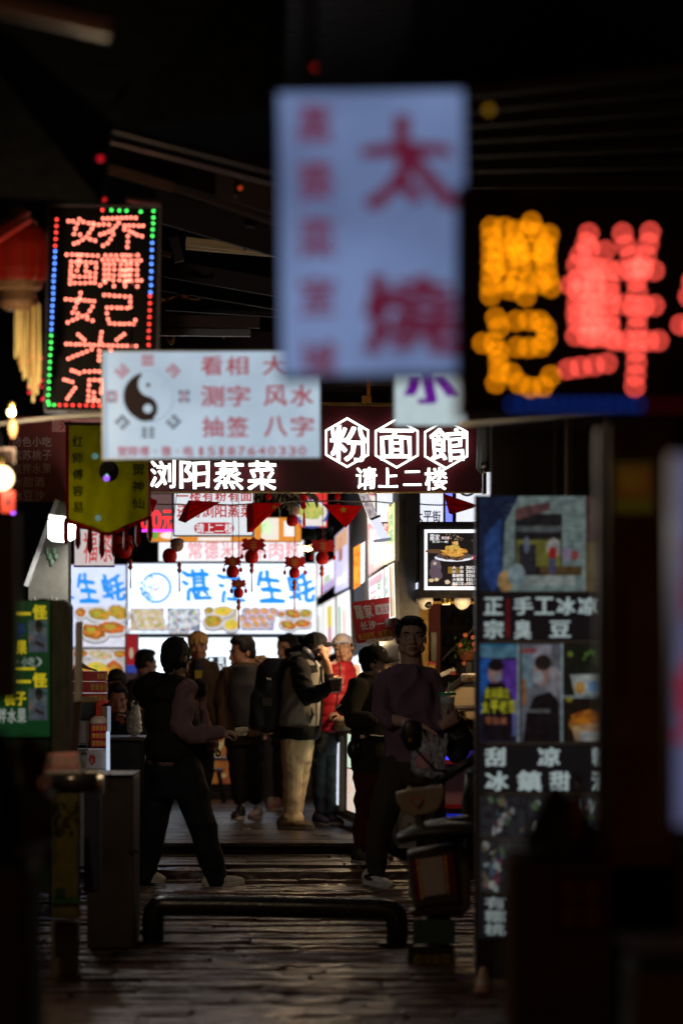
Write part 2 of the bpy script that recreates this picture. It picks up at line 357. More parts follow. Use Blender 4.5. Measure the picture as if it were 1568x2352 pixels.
for i in range(7): bar(MB(), (1060, 210 + i * 34), (1640, 150 + i * 44), 14 + i * .5, 26).build('roof_board', mat('slate_board', (.007, .0072, .009), .6, scale=6, stretch=(.6, 6, 6)), cr)
# the beams just over the big restaurant sign
bm_ = thing('header_beam', 'dark header beam with brass clamp above the burgundy noodle sign', 'beam', P(850, 905, 25.7))
bar(MB(), (640, 905), (1120, 908), 25.8, 40, .2).build('beam', DARKW, bm_); bar(MB(), (640, 926), (1110, 931), 25.45, 7, .1).build('ledge', GOLDW, bm_)
MB().box(P(842, 917, 25.4), (.07, .06, .05)).build('clamp', BRASS, bm_, bevel=.006)
bar(MB(), (846, 868), (846, 912), 25.6, 8).build('hanger', BRASS, bm_)
# a tube fitting at the upper left of the roof, unlit
t = thing('tube_light', 'long pale unlit tube light under the black roof at upper left', 'ceiling light', P(120, 40, 10))
bar(MB(), (-60, -8), (252, 66), 10, 34, .05).build('housing', mat('old_cream_enamel', (.5, .38, .32), .5, scale=5), t); bar(MB(), (-50, 14), (245, 82), 9.98, 9, .03).build('tube', WHITEP, t)
# small lamps in the dark roof
def glow(parent, at, energy, col, r=.05):
    ld = bpy.data.lights.new('lamp_glow', 'POINT'); ld.energy = energy; ld.color = col; ld.shadow_soft_size = r; lo = link('lamp_glow', ld, parent); lo.location = wm(parent).inverted() @ Vector(at); return lo
def lamp_dot(px, py, d, r, col, s, label, cat='indicator light'):
    t = thing('indicator_lamp', label, cat, P(px, py, d)); MB().ball(P(px, py, d), r, seg=8, rings=6).build('lens', E(col, s, False), t); MB().lathe(P(px, py, d) + Vector((0, .004, r * .7)), [(r * .9, 0), (r * .9, r), (r * .3, r * 1.6)], 8).build('socket', BLACKP, t)
lamp_dot(725, 155, 11, .009, (1, .03, .02), .4, 'small red lamp high in the roof left of the lavender sign')
lamp_dot(231, 364, 15, .014, (1, .01, .03), .5, 'bright red pilot lamp glowing in the dark rafters')
lamp_dot(239, 458, 17.6, .012, (1, .02, .02), 1.0, 'red pilot lamp just above the dot-matrix column sign')
lamp_dot(1122, 252, 10, .010, (.8, .42, .02), .35, 'dim yellow lamp in the dark roof right of the lavender sign')
lamp_dot(552, 432, 17, .008, (1, .10, .02), .6, 'orange lamp at the foot of the red rafter bracket')
lamp_dot(246, 953 + 138, 20, .008, (.1, .5, .1), 1.5, 'tiny green lamp among the banner fringe')
for px, py, c, lb in ((245, 1098, (.4, .12, 1), 'tiny violet fairy light beside the yellow banner edge'), (31, 1390 - 0, (.4, .12, 1), 'x'),):
    if lb != 'x': lamp_dot(px, py, 16, .006, c, 6, lb, 'fairy light')
lamp_dot(31, 1177, 16, .006, (.35, .1, 1), 6, 'tiny violet fairy light below the small red plaque', 'fairy light')
lamp_dot(219, 1048, 16, .005, (.1, .45, .5), 2.5, 'tiny teal fairy light over the dark red menu board', 'fairy light')
lamp_dot(226, 1190, 16, .005, (.1, .4, .55), 2, 'tiny teal fairy light near the white wall lamp', 'fairy light')
# brass crescents hung below the canopy beams
for i, (px, py, lb) in enumerate(((393, 772, 'larger brass crescent charm hung below the canopy beam'), (513, 768, 'smaller brass crescent charm near the lavender sign'))):
    q = []; r = .055 if i == 0 else .03
    for a in range(0, 181, 15): q.append(P(px, py, 24) + Vector((r * .5 * math.cos(R(a)), 0, -r * math.sin(R(a)))))
    for a in range(180, -1, -15): q.append(P(px, py, 24) + Vector((r * .3 * math.cos(R(a)) - .01, 0, -r * .55 * math.sin(R(a)))))
    o = MB().prism(q, (0, .006, 0)).build('crescent_charm', BRASS); tag(o, lb, 'ornament')
t = thing('bulb_string', 'short string of warm bulbs glinting behind the lantern charms', 'string lights', P(705, 1258, 31))
MB().tube([P(680, 1250, 31), P(700, 1256, 31), P(725, 1248, 31)], .004, 5).build('cord', BLACKP, t)
for i, px in enumerate((690, 699, 708, 717)): MB().ball(P(px, 1261 - 2 * (i % 2), 31), .022, seg=10, rings=8).build('bulb', E((1, .68, .32), 5), t)
glow(t, P(704, 1266, 30.9), 20, (1, .72, .42), .06)
gf = thing('gilt_trim', 'yellow gilt leaf trim curling along the beam behind the dot-matrix sign', 'trim', P(440, 690, 23.4))
MB().tube([P(360 + 10 * i, 685 + 5 * math.sin(i * .9) - i * .2, 23.4) for i in range(11)], [.012 + .006 * math.sin(i * 1.3) for i in range(11)], 6).build('leaf_scroll', BRASS, gf)

# ---- left: plaster gable wall, stone pillar, lamp
t = thing('plaster_wall', 'stained grey plaster wall end with a sloped coping', 'wall', P(105, 1500, 21.9))
MB().prism([P(66, 1800, 21.9), P(66, 1345, 21.9), P(128, 1152, 21.9), P(157, 1152, 21.9), P(157, 1800, 21.9)], (0, .25, 0)).build('plaster_face', CONC, t)
bar(MB(), (60, 1346), (132, 1148), 21.8, 10, .4).build('coping', mat('pale_coping', (.42, .42, .42), .7), t)
b = MB()
for i in range(5): b.ball(P(110 + 5 * i, 1265 + 13 * (i % 3), 21.88), (.012, .01, .02), seg=7, rings=5)
b.build('peeling_patch', mat('verdigris', (.16, .28, .18), .8), t)
b = MB()
for i in range(6): b.prism([P(74 + 11 * i + random.uniform(-4, 4), 1375 + random.uniform(-6, 30), 21.89) + Vector((rpx(9, 20) * math.cos(a) * random.uniform(.4, 1), 0, rpx(7, 20) * math.sin(a) * random.uniform(.4, 1))) for a in [k * math.pi / 3 for k in range(6)]], (0, .004, 0))
b.build('plaster_chip', mat('plaster_light', (.4, .4, .36), .9), t)
t = thing('stone_pillar', 'mossy grey stone pillar with a rounded top beside the green posters', 'pillar', P(135, 1700, 20.0))
b = MB(); b.prism([P(112, 2100, 20.0), P(112, 1383, 20.0), P(116, 1378, 20.0), P(150, 1378, 20.0), P(160, 1392, 20.0), P(160, 2100, 20.0)], (0, .3, 0)); b.build('shaft', PILL, t, bevel=.008)
MB().bx(P(88, 1384, 20.05), P(112, 1376, 20.25)).build('cap_stone', PILL, t)
t = thing('wall_lamp', 'glaring white twin-panel wall lamp on the plaster wall', 'lamp', P(140, 1215, 21.6))
MB().prism([P(111, 1196, 21.6), P(144, 1197, 21.6), P(148, 1245, 21.6), P(122, 1243, 21.6), P(111, 1236, 21.6)], (0, .05, 0)).build('lamp_panel', E((1, .98, .94), 3.5), t)
MB().prism([P(158, 1203, 21.6), P(173, 1206, 21.6), P(172, 1236, 21.6), P(162, 1242, 21.6), P(157, 1238, 21.6)], (0, .05, 0)).build('lamp_panel', E((1, .98, .94), 3.5), t)
bar(MB(), (112, 1187), (172, 1196), 21.6, 12, .1).build('lamp_hood', GREYM, t); bar(MB(), (150, 1190), (153, 1242), 21.6, 5, .06).build('mullion', GREYM, t)
glow(t, P(168, 1222, 21.6) + Vector((0, -.06, 0)), 34, (1, .97, .92))
t = thing('bulb_lamp', 'large warm globe bulb glowing at the left edge', 'lamp', P(4, 1098, 16))
MB().ball(P(4, 1098, 16), rpx(28, 16), seg=20, rings=14).build('globe', E((1, .78, .45), 4), t, smooth=True)
MB().lathe(P(4, 1070, 16), [(.02, -.01), (.024, .03), (.012, .05)], 12).build('socket', BRASS, t); MB().tube([P(4, 1065, 16), P(2, 1000, 16), P(-20, 960, 16)], .006, 6).build('cord', BLACKP, t)
glow(t, P(4, 1098, 16) + Vector((.0, -.08, 0)), 6, (1, .80, .58))
t = thing('bulb_lamp', 'small bare white bulb on the wire below the red lantern', 'lamp', P(26, 946, 17))
MB().ball(P(26, 947, 17), rpx(9, 17), seg=14, rings=9).build('globe', E((1, .75, .4), 7), t, smooth=True); MB().lathe(P(26, 938, 17), [(.012, -.006), (.014, .02), (.006, .03)], 10).build('socket', BRASS, t)
glow(t, P(26, 947, 17) + Vector((.03, -.03, 0)), 24, (1, .72, .42), .02)
b = MB(); b.ball(P(30, 985, 17.2), (rpx(11, 17), .02, rpx(24, 17)), seg=12, rings=9); o = b.build('shell_charm', mat('amber_shell', (.55, .34, .16), .25, bump=.5), None, smooth=True); tag(o, 'amber shell charm hanging under the small bare bulb', 'ornament')
o = MB().tube([P(-30, 978, 17.3), P(60, 966, 17.3), P(150, 957, 17.3), P(260, 952, 17.3)], rpx(4, 17), 8).build('awning_rail', GREYM); tag(o, 'thin grey rail running under the dot-matrix sign', 'rail')
t = thing('shop_panel', 'blank grey shop panel at the left edge of the alley', 'panel', P(10, 1400, 11))
MB().bx(P(-70, 1610, 11), P(38, 1182, 11.06)).build('panel_face', mat('mauve_board', (.16, .145, .16), .7, scale=3), t, bevel=.004); bar(MB(), (38, 1178), (38, 1615), 10.98, 5, .05).build('edge_strip', GREYM, t)

# ---- middle ground right: grey wall with pipes above the food panels, dark pillar
t = thing('utility_wall', 'dark grey utility wall strip with pale vertical pipes above the food panel', 'wall', P(1250, 1060, 19))
MB().bx(P(1128, 1140, 19), P(1400, 960, 19.2)).build('wall_face', mat('charcoal_render', (.07, .065, .065), .8), t)
for px, wd, m in ((1273, 9, GREYM), (1300, 10, WHITEP), (1388, 12, WHITEP), (1312, 5, GREYM)): MB().tube([P(px, 1140, 18.9), P(px, 960, 18.9)], rpx(wd, 19) / 2, 8).build('pipe', m, t)
t = thing('timber_pillar', 'near dark maroon pillar right of the food panel', 'pillar', P(1460, 1700, 11))
MB().bx(P(1396, 2500, 11), P(1536, 985, 11.3)).build('shaft', mat('maroon_lacquer', (.05, .018, .018), .4, scale=4), t, bevel=.01); MB().bx(P(1372, 2500, 11.1), P(1394, 985, 11.25)).build('corner_post', mat('grey_laminate', (.04, .034, .032), .5), t, bevel=.006)
t = thing('notice', 'yellow notice with faded red print stuck to the maroon pillar', 'notice', P(1455, 1120, 10.99))
q = Sign('', '', '', 1412, 1066, 1500, 1182, 10.985, root=t); q.slab('sheet', E((.3, .26, .02), .05, False), 1412, 1066, 1500, 1182, 0, .008); q.start().rect(1420, 1076, 1492, 1146, E((.25, .02, .01), .1, False)).text('特价', 1424, 1080, 1488, 1140, E((.33, .25, .02), .12, False), lift=.004).done()
MB().bx(P(1416, 1180, 10.97) + Vector((0, 0, -.22)), P(1432, 1180, 10.985) + Vector((0, 0, -.5))).build('brass_plate', mat('dull_brass', (.06, .035, .012), .6), t)
# ================================================================= signs
CASE = mat('sign_casing', (.05, .05, .055), .4, scale=6, bump=.05)
CASEW = mat('pale_sign_casing', (.5, .52, .53), .4, scale=6, bump=.05)
TXT = dict(off=.016)
# burgundy restaurant sign
S = Sign('restaurant_sign', 'wide burgundy restaurant sign with white lit characters and three hexagons', 'sign', 140, 931, 1103, 1131, 25.5)
S.slab('board', mat('burgundy_board', (.10, .008, .014), .35, scale=3, var=.12, bump=.03), 140, 933, 1103, 1129, 0, .1)
S.slab('lower_trim', GOLDW, 140, 1129.2, 1103, 1132, -.006, .1); S.slab('end_cap', BLACK, 1103.2, 932, 1106, 1132, -.006, .1)
LW = E((1, 1, 1), 3.2); LS = mat('letter_return', (.30, .22, .14), .4, metal=.6)
def letter(ch, x0, y0, x1, y1, shear=0, wob=.018):
    S.start(); S.char(ch, x0, y0, x1, y1, LW, off=.016, lift=.034, shear=shear, wob=wob, ext=.008); o = S.done('letter')
    S.start(); S.char(ch, x0 - .6, y0 - 2.4, x1 + .6, y1 + .4, LS, off=.02, lift=.004, shear=shear, wob=wob, ext=.02); S.done('letter_edge', o)
for ch, x0, y0, x1, y1 in (('粉', 757, 979, 847, 1061), ('面', 870, 985, 950, 1057), ('館', 985, 984, 1068, 1060), ('请', 816, 1074, 865, 1124), ('上', 869, 1075, 914, 1121), ('二', 925, 1082, 967, 1116), ('楼', 974, 1075, 1026, 1126), ('浏', 345, 1058, 405, 1122), ('阳', 414, 1060, 483, 1123), ('蒸', 492, 1060, 560, 1125), ('菜', 569, 1060, 635, 1127)): letter(ch, x0, y0, x1, y1)
for cx, cyy in ((797, 1017), (910.5, 1018.5), (1023.5, 1020.5)):
    o = None
    for r0, wd, z, m in ((58, 5, .03, LW), (59, 7, .012, LS)):
        b = MB(); pt = lambda r, i: S.L(cx + r * math.sin(R(60 * i)), cyy - r * math.cos(R(60 * i)), 0)
        for i in range(6):
            a, c, e, f = pt(r0, i), pt(r0, i + 1), pt(r0 - wd, i + 1), pt(r0 - wd, i); up = Vector((0, -z, 0)); b.prism([a + up, c + up, e + up, f + up], (0, .009, 0))
        q = b.build('hexagon' if o is None else 'hexagon_edge', m, o or S.o, local=True); o = o or q
# red LED strip board behind the left end, white floor-guide sign below
S = Sign('price_display', 'red dot price display behind the bunting at left', 'display', 330, 1132, 398, 1220, 30.5)
S.casing(CASE, E((.13, .075, .075), .9, False), 3, .1); S.start().text('00元', 322, 1172, 397, 1217, E((1, .02, .03), 2.2), off=.02).done()
S.slab('violet_tube', E((.75, .05, 1), 1.6), 326, 1216, 400, 1222, -.03, -.01)
S = Sign('floor_guide_sign', 'white lit sign with red print sending diners upstairs', 'sign', 398, 1120, 584, 1232, 29.5)
WH = E((.80, .86, .92), .95); S.casing(CASEW, WH, 3, .12)
RD = E((.55, .02, .03), .8)
S.start().text('一楼有粉有面', 405, 1126, 580, 1152, RD, off=.02); S.text('还有浏阳蒸菜', 405, 1159, 580, 1189, RD, off=.02)
S.ell(460, 1213, 14, 13, RD).ell(524, 1213, 14, 13, RD).rect(460, 1200, 524, 1226, RD); S.text('请上二楼', 448, 1202, 537, 1224, WH, off=.02, lift=.004).done()
S = Sign('banner_sign', 'orange strip sign with white print under the upstairs sign', 'sign', 345, 1188, 692, 1245, 33)
OR = E((.85, .30, .03), .9); S.casing(CASE, OR, 1, .1); S.start().rect(600, 1190, 640, 1240, E((.9, .85, .75), 1)).ell(612, 1212, 14, 16, E((.15, .55, .05), .9)).ell(390, 1230, 22, 8, E((.95, .9, .85), 1)).rect(455, 1234, 530, 1242, E((.95, .9, .85), 1)).ell(356, 1225, 8, 14, E((.2, .5, .08), .8)).rect(652, 1196, 676, 1232, E((.95, .93, .9), 1)).done('print')
S = Sign('noodle_sign', 'white strip sign with blurred pink characters above the oyster stall', 'sign', 362, 1238, 700, 1292, 34.5)
S.casing(CASE, E((.92, .93, .98), 1.15), 3, .1); S.start().text('常德米粉牛肉粉', 430, 1243, 690, 1285, E((.95, .45, .5), .9), off=.02, wob=.02).done()
S = Sign('dish_poster', 'poster of a heaped dish on a red ground high at the back', 'poster', 688, 1120, 752, 1212, 33)
S.casing(CASE, E((.75, .03, .03), 1), 1, .08); S.start().ell(716, 1180, 38, 34, E((.05, .1, .5), .9), .002).ell(716, 1176, 35, 27, E((.9, .85, .8), .9), .004).ell(714, 1174, 30, 21, E((.7, .6, .15), .9, True, (.35, .5, .1), 25), .006, jag=.15).rect(692, 1198, 748, 1208, E((.9, .85, .8), .9), .008).rect(694, 1122, 706, 1136, E((.9, .65, .05), 1)).done('print')
# oyster stall light boxes
BW = E((.78, .88, 1.0), 1.7, True, (.62, .74, .9), 2.5); BL = E((.012, .31, .95), 1.0); BW2 = E((.62, .70, 1.0), 1.3, True, (.5, .58, .88), 2.5)  # second colours paint uneven backlight into the white faces
FOODS = {'fry': ((.60, .22, .03), (.22, .08, .01)), 'green': ((.58, .30, .04), (.20, .22, .02)), 'red': ((.66, .14, .03), (.25, .12, .02)), 'oyster': ((.72, .62, .45), (.42, .30, .12)), 'grey': ((.75, .8, .9), (.12, .16, .25)), 'yellow': ((.85, .62, .04), (.6, .45, .1)), 'mix': ((.8, .35, .08), (.25, .25, .6))}
def dish(S, cx, cyy, rx, ry, kind, ang=0, plate=(.75, .76, .82), k=1.0):
    a, c = FOODS[kind]
    S.ell(cx, cyy + ry * .12, rx * 1.05, ry * 1.08, E(tuple(v * .45 for v in plate), k), .003, ang); S.ell(cx, cyy, rx, ry, E(plate, k), .004, ang); S.ell(cx, cyy - ry * .08, rx * .78, ry * .74, E(a, k, True, c, 22), .005, ang, jag=.12)
    S.ell(cx - rx * .1, cyy - ry * .2, rx * .3, ry * .3, E((.25, .42, .05), k, True, a, 40), .006, ang, jag=.3); S.ell(cx + rx * .25, cyy + ry * .1, rx * .2, ry * .2, E((.8, .2, .04), k, True, a, 40), .0065, ang, jag=.3)
def photo(S, x0, y0, x1, y1, bg, bg2, dishes, k=1.0):
    S.start().rect(x0, y0, x1, y1, E(bg, k, True, bg2, 14), .002)
    for d_ in dishes: dish(S, d_[0], d_[1], d_[2] * 1.25, d_[3] * 1.3, *d_[4:], plate=(.60, .60, .64), k=k)
    S.done('food_photo')
S = Sign('stall_sign', 'white lit stall sign with round blue logo, blue characters and five dish photos', 'sign', 292, 1292, 728, 1458, 36)
S.casing(CASEW, BW, 3, .14)
S.start().ring(359, 1350, 35, 5, BL, 215, 460)
S.ring(359, 1350, 35, 4, BL, 100, 180)
for i in range(46): a = R(random.uniform(90, 250)); r_ = random.uniform(24, 37); S.ell(359 + r_ * math.cos(a), 1350 + r_ * math.sin(a) * (1 if i % 2 else .9), random.uniform(1.2, 3.2), random.uniform(1, 2.4), BL)
for i in range(10): S.ell(345 + random.uniform(-12, 30), 1352 + random.uniform(-9, 14), random.uniform(2, 5), 2, BL)
S.ell(357, 1354, 4, 3, E((.8, .1, .2), 1)).done('logo')
for ch, x0, y0, x1, y1 in (('湛', 418, 1308, 482, 1380), ('江', 500, 1318, 560, 1386), ('生', 590, 1312, 650, 1384), ('蚝', 660, 1312, 722, 1384)): S.start().char(ch, x0, y0, x1, y1, BL, off=.024, shear=-.18, wob=.035).done('character')
photo(S, 300, 1397, 377, 1449, (.35, .22, .12), (.6, .45, .3), [(318 + 21 * (i % 3) + 5 * (i // 3), 1408 + 15 * (i // 3), 13, 8, 'oyster', 20) for i in range(9)])
photo(S, 385, 1397, 460, 1449, (.25, .3, .42), (.08, .1, .2), [(402 + 22 * (i % 3), 1409 + 17 * (i // 3), 13, 9, 'grey', -15) for i in range(8)])
photo(S, 470, 1397, 545, 1449, (.55, .42, .2), (.7, .6, .4), [(490, 1428, 20, 15, 'green'), (512, 1405, 21, 11, 'yellow'), (532, 1436, 17, 13, 'yellow'), (480, 1403, 10, 8, 'green')])
photo(S, 555, 1397, 630, 1449, (.25, .22, .5), (.5, .4, .6), [(568 + 20 * (i % 4) - 8 * (i // 4 % 2), 1405 + 15 * (i // 4), 11, 8, 'mix', 20) for i in range(11)])
photo(S, 640, 1397, 718, 1449, (.82, .82, .88), (.7, .7, .75), [(672, 1411, 19, 10, 'fry', 10), (702, 1410, 13, 10, 'green'), (662, 1437, 19, 10, 'fry', 15), (694, 1433, 19, 9, 'red'), (646, 1411, 9, 6, 'red')])
S = Sign('stall_sign', 'left lit stall sign with two blue characters over six orange dish photos', 'sign', 120, 1296, 291, 1488, 35.6)
S.casing(CASEW, BW2, 2, .12)
for ch, x0, y0, x1, y1 in (('江', 120, 1325, 168, 1378), ('生', 178, 1318, 224, 1384), ('蚝', 234, 1320, 288, 1380)): S.start().char(ch, x0, y0, x1, y1, BL, off=.024, shear=-.18, wob=.035).done('character')
photo(S, 174, 1390, 289, 1487, (.66, .66, .78), (.78, .78, .9), [(228, 1412, 27, 14, 'green', 10), (272, 1408, 22, 16, 'green', 20), (214, 1452, 30, 17, 'fry', 12), (258, 1443, 32, 14, 'red', 5), (186, 1408, 12, 11, 'red')])
S = Sign('menu_board', 'lower lit board of white oval plates left of the red pillar poster', 'menu board', 150, 1490, 288, 1600, 35.7)
S.casing(CASEW, E((.62, .55, .52), .95, True, (.45, .36, .3), 12), 1, .1)
photo(S, 154, 1492, 287, 1598, (.5, .4, .34), (.68, .62, .6), [(232, 1506, 28, 12, 'oyster', 10), (185, 1502, 18, 9, 'fry', 0), (228, 1538, 30, 15, 'yellow', 18), (264, 1542, 24, 19, 'red', 60), (190, 1540, 26, 13, 'fry', 15), (240, 1575, 28, 14, 'mix', 10), (196, 1578, 26, 13, 'yellow', 0), (276, 1503, 15, 9, 'fry')], .85)
S = Sign('backlit_board', 'glaring white backlit board with black characters behind the queue', 'sign', 318, 1463, 642, 1625, 36.4)
S.casing(CASEW, E((.82, .92, 1), 1.8), 2, .1); BK = E((.02, .025, .03), .3, False)
S.start().text('跟你走', 470, 1508, 640, 1544, BK, off=.022).rect(372, 1476, 410, 1490, E((.02, .07, .35), .8)).ell(385, 1484, 10, 6, E((.8, .9, 1), 1), .004).rect(486, 1596, 520, 1602, E((.8, .05, .05), 1)).rect(490, 1582, 512, 1586, E((.8, .05, .05), 1)).done()
S = Sign('pillar_poster', 'narrow red poster with pale figure and blue foot on the stall pillar', 'poster', 291, 1458, 315, 1545, 35)
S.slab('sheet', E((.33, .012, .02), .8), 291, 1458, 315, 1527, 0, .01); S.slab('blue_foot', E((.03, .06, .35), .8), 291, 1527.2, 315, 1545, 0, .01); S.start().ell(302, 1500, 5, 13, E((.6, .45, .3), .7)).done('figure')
tag(MB().bx(P(287, 1800, 35.05), P(320, 1455, 35.2)).build('stall_pillar', mat('beige_post', (.4, .33, .28), .7)), 'beige pillar between the two oyster stall signs', 'pillar')
S = Sign('calligraphy_scroll', 'white hanging scroll with red characters behind the banner fringe', 'scroll', 172, 1215, 262, 1302, 30)
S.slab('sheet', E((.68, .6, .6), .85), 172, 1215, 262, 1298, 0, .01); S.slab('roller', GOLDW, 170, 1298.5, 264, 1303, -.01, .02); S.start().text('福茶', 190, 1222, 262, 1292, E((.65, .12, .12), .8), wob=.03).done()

# right-hand menus going back along the side wall
wa, wb = Vector(((905 - CX) / K * 26.6, 26.6, 0)), Vector(((718 - CX) / K * 44, 44, 0)); wdir = (wb - wa).normalized()
def wd_at(px):                                    # distance of the side wall where the view column px meets it
    t = (px - CX) / K; return (wa.x - wdir.x / wdir.y * wa.y) / (t - wdir.x / wdir.y)
def WPt(px, py): return P(px, py, wd_at(px))
wn_ = Vector((-wdir.y, wdir.x, 0)) if wdir.x < 0 else Vector((wdir.y, -wdir.x, 0)); wn_ = Vector((-1, wdir.x / wdir.y, 0)).normalized()
def wallquad(a, b_, c, d_): return [WPt(*a), WPt(*b_), WPt(*c), WPt(*d_)]
sw = MB(); p, q = Vector((wa.x, wa.y, 0)), Vector((wb.x, wb.y, 0))
sw.prism([p - wn_ * .03 + Vector((0, 0, .16)), q - wn_ * .03 + Vector((0, 0, .16)), q - wn_ * .03 + Vector((0, 0, 5)), p - wn_ * .03 + Vector((0, 0, 5))], -wn_ * .15)
tag(sw.build('side_wall', mat('grey_cladding', (.16, .165, .17), .6)), 'grey clad side wall carrying the row of lit menus', 'wall')
def wallmenu(label, quad, col, k, prints, col2=None, sc_=6):
    t = thing('lit_menu', label, 'menu board', WPt(*quad[0]), group='lit menus along the right wall'); t0 = wallquad(*quad)
    MB().prism([v - wn_ * .0 for v in t0], -wn_ * .028).build('casing', CASEW, t)
    fr = [v + wn_ * .002 for v in t0]; c = sum(fr, Vector()) / 4; fr = [c + (v - c) * .96 for v in fr]
    MB().add(fr, [(0, 1, 2, 3)]).build('lit_panel', E(tuple(v * .88 + .12 for v in col), k * 1.3, True, col2, sc_), t)
    def uv(u, v, z): a = fr[0].lerp(fr[1], u); b_ = fr[3].lerp(fr[2], u); return a.lerp(b_, v) + wn_ * z
    mats, mb = [], MB()
    for kind, u0, v0, u1, v1, m, *ex in prints:
        if m not in mats: mats.append(m)
        if kind == 'r': mb.add([uv(u0, v0, .002), uv(u1, v0, .002), uv(u1, v1, .002), uv(u0, v1, .002)], [(0, 1, 2, 3)], mats.index(m))
        elif kind == 'e': mb.add([uv((u0 + u1) / 2 + (u1 - u0) / 2 * math.cos(a), (v0 + v1) / 2 + (v1 - v0) / 2 * math.sin(a), .003) for a in [k_ * math.pi / 8 for k_ in range(16)]], [tuple(range(16))], mats.index(m))
        else:
            n = len(ex[0]); vert = (v1 - v0) > (u1 - u0) and n > 1
            for i, ch in enumerate(ex[0]):
                V_, F_ = glyph(ch, .02); lo, hi = V_.min(0), V_.max(0)
                a0, b0, a1, b1 = (u0, v0 + (v1 - v0) * (i + .05) / n, u1, v0 + (v1 - v0) * (i + .95) / n) if vert else (u0 + (u1 - u0) * (i + .05) / n, v0, u0 + (u1 - u0) * (i + .95) / n, v1)
                mb.add([uv(a0 + (a1 - a0) * (z[0] - lo[0]) / (hi[0] - lo[0] + 1e-6), b1 - (b1 - b0) * (z[1] - lo[1]) / (hi[1] - lo[1] + 1e-6), .004) for z in V_], F_, mats.index(m))
    if mats: mb.build('menu_print', mats, t)
w1 = E((.95, .95, .98), 1.1); pk = E((.62, .10, .16), .9); gn = E((.2, .5, .2), .8); ye = E((.9, .75, .1), .9); rd = E((.75, .05, .06), .9); vi = E((.6, .45, .8), 1)
wallmenu('tall pink menu with streaked white characters, topmost beside the hanging screen', [(842, 1130), (880, 1136), (880, 1300), (846, 1325)], (.60, .16, .22), .95, [('r', .02, .02, .98, .38, E((.85, .82, .72), 1)), ('t', .15, .42, .85, .9, w1, '酱板鸭')])
wallmenu('yellow green menu with a red block right of the tall pink menu', [(880.5, 1170), (907, 1150), (907, 1288), (880.5, 1300)], (.62, .72, .18), .9, [('r', .05, .08, .45, .72, rd), ('t', .5, .15, .9, .7, gn, '凉茶'), ('t', .1, .12, .4, .66, w1, '冰粉'), ('r', .1, .8, .9, .85, E((.2, .2, .1), .6))])
wallmenu('white menu with a green column below the tall pink menu', [(846, 1328), (881, 1305), (884, 1400), (849, 1420)], (.9, .82, .86), 1.0, [('r', .05, .05, .95, .25, E((.7, .4, .5), .9)), ('t', .6, .2, .85, .9, gn, '特色'), ('r', .1, .4, .5, .44, rd), ('r', .1, .55, .5, .59, rd), ('r', .1, .7, .5, .74, rd)])
wallmenu('white menu with green and brown stripes under the yellow green menu', [(882, 1304), (905, 1290), (909, 1420), (886, 1425)], (.9, .93, .88), 1.0, [('t', .1, .15, .4, .8, gn, '酸梅汤'), ('r', .55, .02, .75, .98, E((.6, .3, .15), .8)), ('r', .8, .02, .95, .98, E((.85, .7, .2), .8))])
wallmenu('violet bordered menu nearest the blue oyster characters', [(736, 1300), (768, 1282), (768, 1345), (736, 1368)], (.82, .78, .95), 1.05, [('r', .0, .7, 1, 1, vi), ('r', .25, .45, .75, .75, E((.65, .8, .55), .9))], (.95, .9, .98))
wallmenu('blue violet menu with orange top in the back row', [(769, 1230), (801, 1200), (801, 1350), (769, 1366)], (.5, .48, .78), .95, [('r', .05, .02, .95, .3, E((.85, .5, .3), .9)), ('r', .3, .1, .6, .5, E((.55, .25, .2), .8)), ('t', .1, .74, .9, .9, w1, '奶茶')], (.66, .6, .85))
wallmenu('white menu with yellow red columns low in the back row', [(742, 1385), (770, 1369), (772, 1500), (744, 1510)], (.88, .85, .85), 1.0, [('r', .35, .1, .75, .5, ye), ('r', .4, .5, .7, .95, E((.75, .3, .4), .9)), ('r', .05, .1, .25, .9, w1)])
wallmenu('plain white menu with green streak left of the red hand sign', [(773, 1368), (803, 1352), (808, 1490), (775, 1498)], (.92, .92, .9), 1.0, [('r', .15, .2, .3, .9, gn), ('r', .5, .3, .6, .9, rd), ('r', .7, .1, .8, .9, E((.5, .65, .45), .9))])
wallmenu('white menu strip glimpsed left of the violet bordered menu', [(724, 1262), (735, 1254), (735, 1370), (724, 1378)], (.93, .95, 1), 1.1, [('r', .3, .3, .7, .6, E((.9, .6, .65), .9))])
wallmenu('narrow white menu strip low beside the five dish photos', [(728, 1392), (741, 1386), (743, 1500), (730, 1510)], (.85, .86, .86), 1.0, [('r', .2, .2, .6, .8, E((.75, .7, .6), .9))])
wallmenu('bright food menu between the grey cap and the black cap', [(796, 1515), (830, 1500), (833, 1560), (798, 1575)], (.85, .86, .9), 1.0, [('e', .1, .3, .95, 1.0, E((.75, .5, .05), .9, True, (.8, .1, .05), 20)), ('e', .35, .5, .8, .9, E((.3, .5, .1), .9))])
t = thing('firelight_screen', 'orange flame picture screen with white side on the grey wall', 'screen', P(823, 1300, 30))
MB().prism([P(812, 1258, 30), P(828, 1248, 30), P(827, 1345, 30), P(812, 1354, 30)], (0, .05, 0)).build('flame_panel', E((1, .35, .03), 1.3, True, (.7, .15, .01), 16), t); MB().prism([P(828.3, 1250, 29.98), P(838, 1243, 29.98), P(837, 1335, 29.98), P(828.3, 1342, 29.98)], (0, .05, 0)).build('white_panel', E((.95, .97, 1), 1.4), t)

